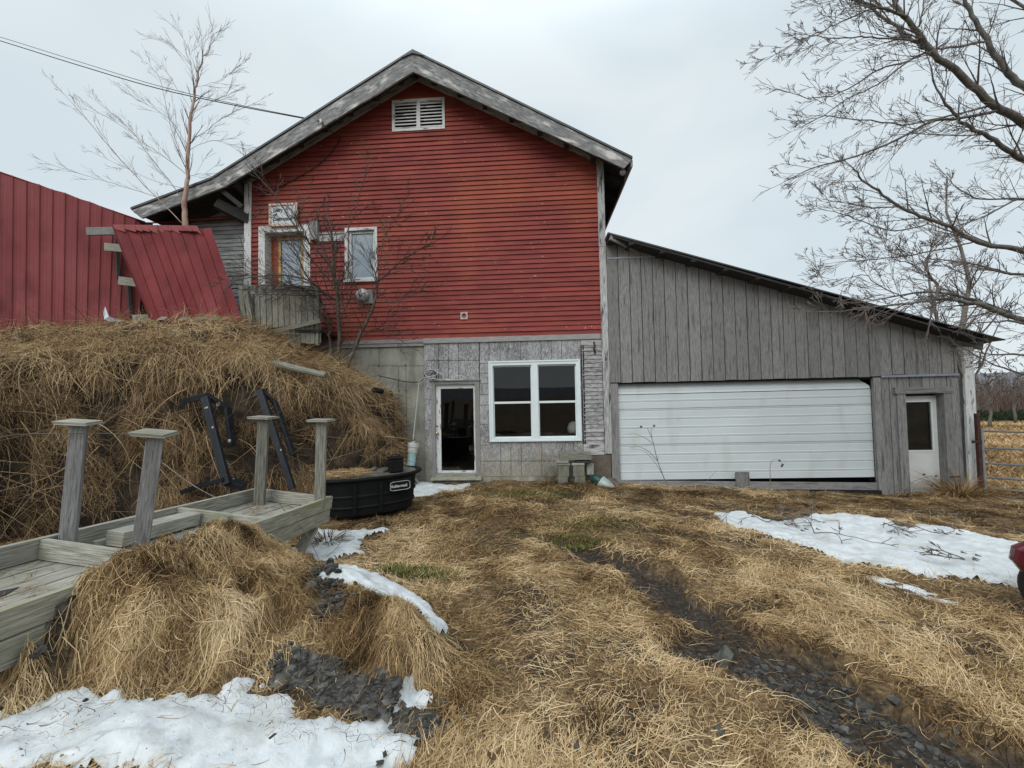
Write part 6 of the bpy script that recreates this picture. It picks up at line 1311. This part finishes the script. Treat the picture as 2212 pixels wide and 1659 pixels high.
# shrub in front of the red wall
sh = thing('leafless_shrub', 'many-stemmed leafless shrub in front of the upstairs door and window', 'shrub', py(735, 785, 8.6))
mt_, mc_ = MB(), MB(); c4 = lambda x, y, d=8.6: (504+.2604*x, 360+.2604*y, d)
PS = dict(ang=.55, kids=[0, 3, 2, 4], shrink=.6, wander=.08, up=.015, rmin=.0042, seg=.12)
for k, (pts, r, kd) in enumerate([
    ([(865, 1690, 8.7), (880, 1400, 8.6), (868, 1150, 8.5), (855, 1000, 8.4), (830, 800, 8.4), (822, 620, 8.35), (800, 480, 8.3), (760, 350, 8.3)], .042, 14), ([(840, 1680, 8.7), (800, 1440, 8.65), (790, 1300, 8.6), (740, 1130, 8.5), (700, 1000, 8.4)], .03, 6),
    ([(945, 1670, 8.7), (1050, 1400, 8.6), (1150, 1190, 8.5), (1190, 1040, 8.5), (1180, 900, 8.5), (1120, 760, 8.45)], .038, 8), ([(860, 1110, 8.5), (760, 1050, 8.3), (640, 950, 8.1), (420, 900, 7.9), (160, 915, 7.8), (-40, 960, 7.7)], .022, 12),
    ([(835, 850, 8.4), (640, 640, 8.2), (500, 480, 8.1), (340, 230, 8.0), (170, 50, 8.0)], .02, 10), ([(1190, 960, 8.5), (1350, 820, 8.4), (1450, 740, 8.35), (1650, 635, 8.3)], .018, 9), ([(855, 1000, 8.4), (700, 830, 8.2), (560, 620, 8.0), (480, 350, 7.9), (300, 330, 7.9)], .018, 9),
    ([(830, 760, 8.4), (900, 620, 8.6), (1000, 400, 8.8), (1080, 120, 8.9), (1120, -20, 8.9)], .014, 7), ([(1180, 900, 8.5), (1220, 760, 8.6), (1260, 560, 8.7), (1400, 370, 8.7)], .014, 8), ([(1060, 1420, 8.6), (1160, 1340, 8.5), (1250, 1360, 8.4), (1400, 1450, 8.4)], .014, 6),
    ([(740, 1130, 8.5), (560, 1010, 8.2), (330, 950, 8.0), (100, 820, 7.9)], .015, 9), ([(860, 1100, 8.5), (820, 900, 8.3), (760, 700, 8.2), (650, 560, 8.1), (560, 300, 8.1)], .018, 9), ([(1140, 1200, 8.5), (1000, 1120, 8.3), (850, 1150, 8.2), (700, 1170, 8.1)], .012, 6),
    ([(870, 1300, 8.6), (960, 1100, 8.4), (980, 940, 8.3), (900, 750, 8.2)], .014, 6), ([(1190, 1000, 8.5), (1300, 1130, 8.4), (1380, 1100, 8.4), (1470, 1020, 8.4)], .012, 6), ([(700, 1000, 8.4), (600, 900, 8.1), (520, 700, 8.0), (380, 580, 7.9)], .013, 8), ([(820, 1350, 8.5), (600, 1100, 8.1), (450, 950, 7.9), (430, 1050, 7.8)], .010, 5)]):
    limb(mt_ if r > .03 else mc_, mc_, [c4(*p) for p in pts], [r*1.15, r*.75, .007], PS, int(kd*2.3), 2, .75, .08)
mt_.build('trunk', G['shrubbark'], sh, smooth=True); mc_.build('branches', G['shrubtwig'], sh)
# large tree at the right; its trunk stands outside the frame
bigt = thing('maple_tree', 'large leafless tree whose mossy limbs reach in from the upper right over the garage roof', 'tree', (11.4, 6.6, -.7))
mt_, mc_ = MB(), MB(); r1 = lambda x, y, d: (1636+.2604*x, .2604*y, d); r2 = lambda x, y, d: (1636+.2604*x, 360+.2604*y, d)
PT = dict(ang=.55, kids=[0, 4, 4, 4], shrink=.62, wander=.06, up=.022, rmin=.0027, seg=.15)
tpx = [(2540, 1100, 6.6), (2530, 900, 6.6), (2520, 700, 6.6), (2510, 500, 6.6), (2500, 350, 6.6), (2480, 180, 6.6)]
Pn = np.array([py(*q) for q in tpx]); Pn[0][2] = -.9; mt_.tube(cr1(Pn, np.linspace(0, 5, 16)), list(np.linspace(.30, .16, 16)), 14, .5)
LM = [([(2490, 420, 6.6), (2330, 330, 6.3), r1(2212, 1030, 6.1), r1(1950, 870, 6.0), r1(1700, 640, 5.9), r1(1450, 420, 5.8), r1(1250, 170, 5.7), r1(1130, 0, 5.7), r1(1050, -200, 5.7)], [.10, .075, .072, .065, .058, .048, .04, .03, .02], 16, 2, .9),
      ([(2500, 330, 6.6), (2330, 260, 6.7), r1(2212, 720, 6.8), r1(2050, 580, 6.8), r1(1900, 330, 6.8), r1(1780, 130, 6.8), r1(1700, -60, 6.8)], [.09, .075, .068, .058, .048, .04, .03], 12, 2, .9),
      ([(2490, 500, 6.6), (2330, 400, 6.4), r1(2212, 1320, 6.3), r1(2050, 1230, 6.2), r1(1880, 1110, 6.1), r1(1720, 1040, 6.1), r1(1600, 900, 6.0), r1(1480, 740, 6.0), r1(1400, 450, 6.0)], [.07, .055, .05, .044, .035, .03, .024, .016, .008], 16, 2, .8),
      ([r1(1980, 920, 6.0), r1(1700, 975, 5.8), r1(1450, 1005, 5.7), r1(1250, 1110, 5.6), r1(1000, 1230, 5.5), r1(700, 1330, 5.4), r1(450, 1400, 5.4), r1(240, 1500, 5.4)], [.03, .025, .02, .014, .006], 20, 2, .7),
      ([r1(1880, 350, 6.8), r1(1650, 385, 6.6), r1(1450, 410, 6.5), r1(1250, 510, 6.4), r1(1000, 580, 6.3), r1(750, 740, 6.2), r1(500, 810, 6.1), r1(210, 750, 6.1)], [.026, .022, .018, .012, .005], 18, 2, .7),
      ([r1(1250, 150, 5.7), r1(1000, 60, 5.6), r1(800, 0, 5.6), r1(600, -60, 5.6)], [.03, .024, .016, .008], 14, 2, .7), ([r1(1350, 340, 5.8), r1(1050, 320, 5.6), r1(850, 310, 5.6), r1(600, 312, 5.5), r1(410, 290, 5.5)], [.018, .014, .010, .005], 14, 2, .6),
      ([r1(1380, 400, 5.8), r1(1250, 310, 5.9), r1(1100, 180, 6.0), r1(900, 40, 6.1), r1(820, -40, 6.1)], [.035, .03, .024, .016], 10, 2, .7), ([r1(1000, 60, 5.6), r1(750, 160, 5.5), r1(550, 250, 5.4), r1(300, 360, 5.4), r1(90, 490, 5.4)], [.014, .010, .005], 14, 2, .5),
      ([r1(1460, 420, 5.8), r1(1250, 510, 5.6), r1(1000, 700, 5.5), r1(780, 800, 5.4), r1(550, 960, 5.4), r1(350, 1060, 5.4)], [.018, .014, .010, .005], 16, 2, .6), ([r1(1950, 870, 6.0), r1(1600, 960, 6.1), r1(1200, 1030, 6.2), r1(850, 990, 6.2), r1(550, 960, 6.2)], [.02, .015, .008], 14, 2, .6),
      ([(2490, 640, 6.6), (2330, 575, 6.4), r2(2212, 700, 6.3), r2(1950, 660, 6.2), r2(1750, 590, 6.2), r2(1600, 500, 6.1), r2(1350, 410, 6.1), r2(1170, 330, 6.0), r2(1000, 200, 6.0), r2(850, 80, 5.9), r2(780, 0, 5.9)], [.07, .055, .05, .045, .038, .032, .026, .022, .016, .01], 22, 2, .75),
      ([r2(1170, 330, 6.0), r2(950, 340, 5.9), r2(750, 300, 5.8), r2(540, 270, 5.8)], [.014, .010, .005], 12, 2, .5), ([r2(1400, 480, 6.1), r2(1150, 530, 6.0), r2(950, 490, 5.9), r2(750, 410, 5.9), r2(530, 350, 5.8)], [.014, .010, .005], 12, 2, .5),
      ([(2490, 690, 6.6), (2330, 610, 6.7), r2(2212, 895, 6.8), r2(2050, 880, 6.8), r2(1900, 835, 6.9), r2(1650, 780, 7.0), r2(1400, 760, 7.0)], [.05, .035, .03, .024, .016, .008], 14, 2, .7), ([r2(2212, 265, 7.0), r2(1850, 265, 7.0), r2(1700, 200, 7.0), r2(1580, 90, 7.0)], [.02, .014, .006], 10, 2, .6),
      ([(2330, 440, 7.0), r2(2212, 270, 6.8), r2(2080, 310, 6.7), r2(1850, 430, 6.6), r2(1600, 500, 6.5)], [.03, .018, .008], 10, 2, .6), ([r2(1780, 630, 6.2), r2(1450, 700, 6.0), r2(1150, 750, 5.9), r2(850, 780, 5.8), r2(680, 790, 5.8)], [.016, .012, .005], 16, 2, .6),
      ([(2500, 800, 6.6), (2340, 720, 6.2), r2(2212, 1270, 6.0), r2(2000, 1205, 5.8), r2(1850, 1145, 5.7), r2(1650, 1110, 5.6), r2(1500, 1100, 5.5), r2(1250, 1135, 5.4), r2(1000, 1160, 5.35), r2(700, 1195, 5.3), r2(380, 1205, 5.3)], [.075, .055, .05, .045, .038, .03, .022, .015, .010, .005], 26, 2, .6),
      ([r2(2100, 1210, 5.9), r2(1850, 1130, 5.8), r2(1650, 1060, 5.7), r2(1400, 1040, 5.7), r2(1100, 1080, 5.6), r2(900, 1120, 5.6)], [.035, .028, .018, .008], 16, 2, .6),
      ([r2(1500, 1095, 5.5), r2(1480, 980, 5.6), r2(1400, 850, 5.6), r2(1420, 740, 5.6), r2(1520, 640, 5.6)], [.022, .016, .007], 14, 2, .5), ([r2(1400, 880, 5.6), r2(1250, 800, 5.7), r2(1130, 760, 5.7), r2(1030, 600, 5.8)], [.012, .008, .004], 10, 2, .45),
      ([r2(1250, 1100, 5.6), r2(1050, 1010, 5.7), r2(850, 900, 5.8), r2(600, 1000, 5.8), r2(490, 830, 5.8)], [.012, .008, .004], 14, 2, .5), ([(2340, 760, 6.2), r2(2212, 1300, 6.3), r2(1950, 1290, 6.3), r2(1700, 1310, 6.3)], [.03, .02, .008], 8, 2, .5),
      ([(2340, 800, 6.2), r2(2212, 1560, 6.0), r2(2000, 1560, 6.1), r2(1800, 1530, 6.1)], [.03, .02, .008], 8, 2, .5), ([r2(1450, 1150, 5.5), r2(1430, 1300, 5.4), r2(1400, 1450, 5.35), r2(1410, 1560, 5.3)], [.012, .008, .004], 6, 1, .3), ([r2(880, 1150, 5.35), r2(900, 1240, 5.3), r2(930, 1300, 5.3)], [.008, .005, .003], 4, 1, .25),
      ([(2330, 860, 6.5), (2212, 810, 6.3), (2130, 780, 6.2), (2060, 740, 6.1)], [.03, .022, .012, .005], 8, 2, .5), ([(2300, 50, 7), (2212, 20, 7.2), (2100, -60, 7.4)], [.04, .03, .02], 8, 2, .9), ([r1(1340, 220, 5.8), r1(1370, 80, 5.8), r1(1390, -60, 5.8)], [.02, .014, .01], 6, 2, .5)]
for i, (pts, r, kd, lv, L) in enumerate(LM): limb(mt_ if r[0] >= .03 else mc_, mc_, pts, [q*.72 for q in r], PT, int(kd*1.35), lv, L*.95, .02)
mt_.build('trunk', G['bark'], bigt, smooth=True); mc_.build('crown', G['twig'], bigt)
# trees behind the garage
def simple_tree(name, label, x, y, zb, h, r, seed, P, kids, lvl, L, bark='bark', tw='twig', group=None, lean=0):
    global TR
    TR = random.Random(seed); t = thing(name, label, 'tree', (x, y, zb), group); a, b = MB(), MB(); Q = [A3([x+lean*k*h/8+TR.gauss(0, .04)*k, y, zb+h*k/8]) for k in range(9)]; a.tube(Q, [r*(1-.85*k/8) for k in range(9)], 8, .5)
    for j in range(kids):
        tt = TR.uniform(.25, .97); k = min(int(tt*8), 7); q = Q[k]+(Q[k+1]-Q[k])*(tt*8-k); s = unit(A3([TR.gauss(0, 1), TR.gauss(0, 1), 0])); an = TR.uniform(.5, 1.1); grow(b, q, A3([0, 0, 1])*math.cos(an)+s*math.sin(an), L*(1.15-tt)*TR.uniform(.7, 1.2), r*.45*(1.05-tt), lvl, P)
    a.build('trunk', G[bark], t, smooth=True); b.build('crown', G[tw], t)
PB2 = dict(ang=.55, kids=[0, 4, 4, 4], shrink=.52, wander=.10, up=.06, rmin=.008, seg=.3)
p = py(2078, 700, 15.0); simple_tree('field_tree', 'slim straight leafless tree rising behind the garage roof', float(p[0]), 15.0, -1, float(py(2078, 380, 15)[2])+1, .13, 21, PB2, 34, 2, 2.6, 'barkpale')
p = py(2020, 700, 19.0); simple_tree('field_tree', 'bushy leafless tree behind the lower end of the garage roof', float(p[0]), 19.0, -1.2, float(py(2020, 500, 19)[2])+1, .12, 22, PB2, 34, 2, 2.2, 'barkpale')
p = py(2160, 800, 24.0)
for k, (u, y, vt) in enumerate([(2135, 36, 800), (2190, 42, 792), (2240, 34, 770), (2110, 46, 812), (2290, 40, 760)]):
    p = py(u, 850, y); simple_tree('hedgerow_tree', ['small bare hedgerow tree nearest the garage end', 'taller bare hedgerow tree right of the gate', 'bare hedgerow tree at the right edge', 'bare low hedgerow tree far behind the garage corner', 'bare hedgerow tree beyond the right edge'][k], float(p[0]), y, float(base_h(p[0], y)), float(py(u, vt, y)[2])-float(base_h(p[0], y)), .12, 30+k, dict(PB2, rmin=.018, seg=.5), 22, 2, 2.4, 'bark', 'twig', 'bare trees along the field edge')
def brush(n, y0, y1, x0, x1, h0, h1, w, mt, name, label, blob=False):
    x = x0+NR.random(n)*(x1-x0); y = y0+NR.random(n)*(y1-y0); zb = H(x, y); k = 3; t = np.linspace(0, 1, k); hh = (h0+(h1-h0)*NR.random(n))*(.5+fbm(x*.3, y*.1, 71, 3)); dx = NR.normal(size=n)*hh*.25
    if blob: zb = zb+hh*NR.random(n)*.8; hh = hh*.25; dx = NR.normal(size=n)*.35
    S = np.stack([x[:, None]+dx[:, None]*t, np.repeat(y[:, None], k, 1), zb[:, None]+hh[:, None]*t], 2); V, Fq, T = ribbons(S, np.stack([np.ones(n), np.zeros(n), np.zeros(n)], 1), w*(.5+NR.random(n)), NR.random(n)); tag(fastmesh(name, V, Fq, T, G[mt]), label, 'brush', kind='stuff')
brush(9000, 48, 70, 35, 130, 2.0, 5.0, .09, 'brush', 'leafless_thicket', 'grey brown leafless thicket along the far edge of the field'); brush(7000, 44, 47, 36, 100, .5, 1.5, .22, 'evergreen', 'evergreen_brush', 'dark green brush at the foot of the bare thicket', True)
# field grass beyond the gate
n = 26000; yy = 9.5+NR.random(n)**1.6*34; xx = np.maximum(yy*.92+NR.random(n)*yy*.70, 9.7); k = 3; t = np.linspace(0, 1, k); hh = (.06+.22*NR.random(n))*(1+yy*.01); a = NR.random(n)*6.28; S = np.stack([xx[:, None]+np.cos(a)[:, None]*hh[:, None]*t, yy[:, None]+np.sin(a)[:, None]*hh[:, None]*t, H(xx, yy)[:, None]+hh[:, None]*t*.7], 2)
V, Fq, T = ribbons(S, np.stack([np.ones(n), np.zeros(n), np.zeros(n)], 1), .012+.0016*yy, np.clip(.47+(fbm(xx*.25, yy*.25, 6, 3)-.5)*1.3+NR.normal(size=n)*.15, 0, 1)); tag(fastmesh('field_grass', V, Fq, T, G['straw']), 'tan dead grass in the field beyond the gate', 'grass', kind='stuff')

# ------------------------------------------------------------------ weeds and twigs
TR = random.Random(77)
c6 = lambda x, y, d: (1260+.4305*x, 468+.4305*y, d)
def weed(name, label, limbs, grp=None, mt='weed', leaves=()):
    t = thing(name, label, 'weed', py(*limbs[0][0][0]), grp); m = MB()
    for pts, r in limbs:
        P = np.array([py(*p) for p in pts]); m.tube(cr1(P, np.linspace(0, len(P)-1, len(P)*4)), list(np.linspace(r, r*.4, len(P)*4)), 5, .5)
    m.build('stem', G[mt], t)
    for p in leaves:
        q = py(*p); m = MB(); m.poly([q+[-.03, 0, .01], q+[0, -.01, .03], q+[.035, 0, 0], q+[.0, .015, -.03]]); m.build('seed_head', G['twig'], t)
weed('dry_weed', 'tall forked dry weed standing before the left part of the garage door', [([c6(462, 1452, 8.2), c6(420, 1350, 8.25), c6(372, 1220, 8.3), c6(350, 1130, 8.3), c6(322, 1060, 8.3)], .013), ([c6(346, 1110, 8.3), c6(340, 1075, 8.3), c6(355, 1048, 8.3)], .007), ([c6(372, 1225, 8.3), c6(330, 1180, 8.25), c6(280, 1155, 8.2), c6(232, 1160, 8.2)], .008), ([c6(350, 1140, 8.3), c6(310, 1110, 8.3), c6(250, 1090, 8.3), c6(190, 1098, 8.3)], .007), ([c6(395, 1290, 8.3), c6(350, 1220, 8.3), c6(300, 1175, 8.3), c6(236, 1166, 8.3)], .006), ([c6(372, 1222, 8.3), c6(382, 1195, 8.3)], .005)], leaves=[c6(290, 1055, 8.3), c6(355, 1050, 8.3)])
weed('dry_weed', 'thin curled weed with dark seed heads before the middle of the garage door', [([c6(935, 1400, 8.7), c6(938, 1320, 8.7), c6(938, 1250, 8.7), c6(952, 1222, 8.7), c6(985, 1222, 8.7), c6(1000, 1240, 8.7)], .008)], leaves=[c6(985, 1224, 8.7), c6(1000, 1245, 8.7), c6(996, 1252, 8.7)])
weed('dry_weed', 'leaning pale stalk in front of the garage bottom board', [([c6(560, 1400, 8.5), c6(610, 1340, 8.5), c6(668, 1272, 8.5)], .006)])
weed('dry_weed', 'brittle arching stems before the white side door', [([c6(1560, 1420, 8.6), c6(1640, 1340, 8.6), c6(1710, 1310, 8.6), c6(1770, 1302, 8.6), c6(1830, 1320, 8.6)], .007), ([c6(1640, 1400, 8.6), c6(1690, 1330, 8.6), c6(1745, 1350, 8.6)], .005)], leaves=[c6(1710, 1294, 8.6), c6(1748, 1350, 8.6), c6(1770, 1302, 8.6)])
weed('dry_weed', 'single dark stalk standing in the grass in front of the double window', [([cr5(1040, 1590, 7.4), cr5(1050, 1500, 7.42), cr5(1062, 1390, 7.45)], .007)], mt='twig'); weed('dry_weed', 'dark stalk leaning in front of the right block stack', [([cr5(1780, 1500, 8.3), cr5(1800, 1420, 8.35), cr5(1815, 1300, 8.4)], .008)], mt='twig')
weed('dry_weed', 'long reddish stalk lying across the upturned dock', [([(0, 944, 2.3), (60, 938, 2.5), (200, 936, 2.7), (325, 938, 2.9)], .006)], mt='twig')
weed('bramble_cane', 'thin cane hanging diagonally over the dock from the bank', [([(352, 1000, 5.9), (420, 1050, 5.2), (500, 1090, 4.6), (560, 1110, 4.3)], .006)]); weed('bramble_cane', 'dark cane arching over the right end of the dock', [([(585, 1062, 4.6), (620, 1110, 4.2), (660, 1150, 4.0), (690, 1210, 4.0)], .006), ([(748, 1143, 5.0), (730, 1180, 4.6), (690, 1215, 4.3)], .005)], mt='twig')
def tuft(name, label, c, n, L, sp, w, mt='straw', tb_=.35):
    q = py(*c); a = NR.random(n)*6.28; r = NR.random(n)*sp; P = np.stack([q[0]+np.cos(a)*r, q[1]+np.sin(a)*r*.6, H(q[0]+np.cos(a)*r, q[1]+np.sin(a)*r*.6)], 1); d = np.stack([np.cos(a)*.7, np.sin(a)*.7-.1, .4+NR.random(n)], 1)+NR.normal(size=(n, 3))*.3; d /= np.linalg.norm(d, axis=1, keepdims=True); pts = [P]
    for j in range(4): d = d+np.array([0, 0, -.28]); d /= np.linalg.norm(d, axis=1, keepdims=True); pts.append(pts[-1]+d*(L*(.5+.8*NR.random(n)))[:, None]/4)
    S = np.stack(pts, 1); S[..., 2] = np.maximum(S[..., 2], H(S[..., 0], S[..., 1])+.005); V, Fq, T = ribbons(S, np.stack([-np.sin(a), np.cos(a), NR.normal(size=n)*.3], 1), w*(.5+NR.random(n)), np.clip(tb_+NR.normal(size=n)*.15, 0, 1)); return tag(fastmesh(name, V, Fq, T, G[mt]), label, 'grass clump')
tuft('grass_clump', 'rust brown clump of dead stalks slumped against the white side door', (2075, 1062, 8.85), 700, .75, .42, .011, tb_=.42); tuft('grass_clump', 'dark tuft of thin stalks left of the block stacks', (1182, 1050, 8.7), 90, .42, .10, .010, tb_=.2); tuft('grass_clump', 'grey brown plume of grass under the porch skirt', (640, 745, 7.9), 120, .5, .12, .010, tb_=.6).location.z = float(py(630, 760, 7.9)[2])-float(H(py(640, 745, 7.9)[0], 7.9))-.1
tuft('grass_clump', 'dark wet tuft in the near straw at the bottom middle', (1292, 1545, 2.15), 130, .16, .05, .005, tb_=.12); tuft('grass_clump', 'clump of reddish leaves at the foot of the stock tank beside the dock', (705, 1100, 5.0), 160, .32, .12, .012, tb_=.22)
for k, (u, v, lab, L) in enumerate([(1760, 1165, 'forked dark twig lying on the middle of the wide snow patch', .75), (1660, 1140, 'bushy twig at the left end of the wide snow patch', .65), (1930, 1150, 'small twig with dead leaves on the far edge of the wide snow patch', .4), (2030, 1165, 'leafy twig on the right of the wide snow patch', .5), (2085, 1225, 'dark crumpled leafy sprig near the car on the wide snow patch', .35), (1700, 1128, 'low twig on the back edge of the wide snow patch', .5)]):
    q = hit(u, v)+A3([0, 0, .08]); t = thing('fallen_twig', lab, 'twig', q, 'twigs lying on the wide snow patch'); m = MB(); P_ = dict(ang=.6, kids=[0, 3, 4], shrink=.55, wander=.16, up=-.01, rmin=.004, seg=.08)
    for _ in range(2): a = TR.random()*6.28; grow(m, q, A3([math.cos(a), math.sin(a)*.6, .18]), L, .008, 2, P_)
    m.build('twig_stem', G['twig'], t)
    for _ in range(5):
        p = q+A3([TR.gauss(0, L*.3), TR.gauss(0, L*.3), .02]); m = MB(); m.poly([p+[-.03, 0, .01], p+[0, -.025, .02], p+[.04, 0, .0], p+[.0, .03, .025]]); m.build('dead_leaf', G['shrubbark'], t)
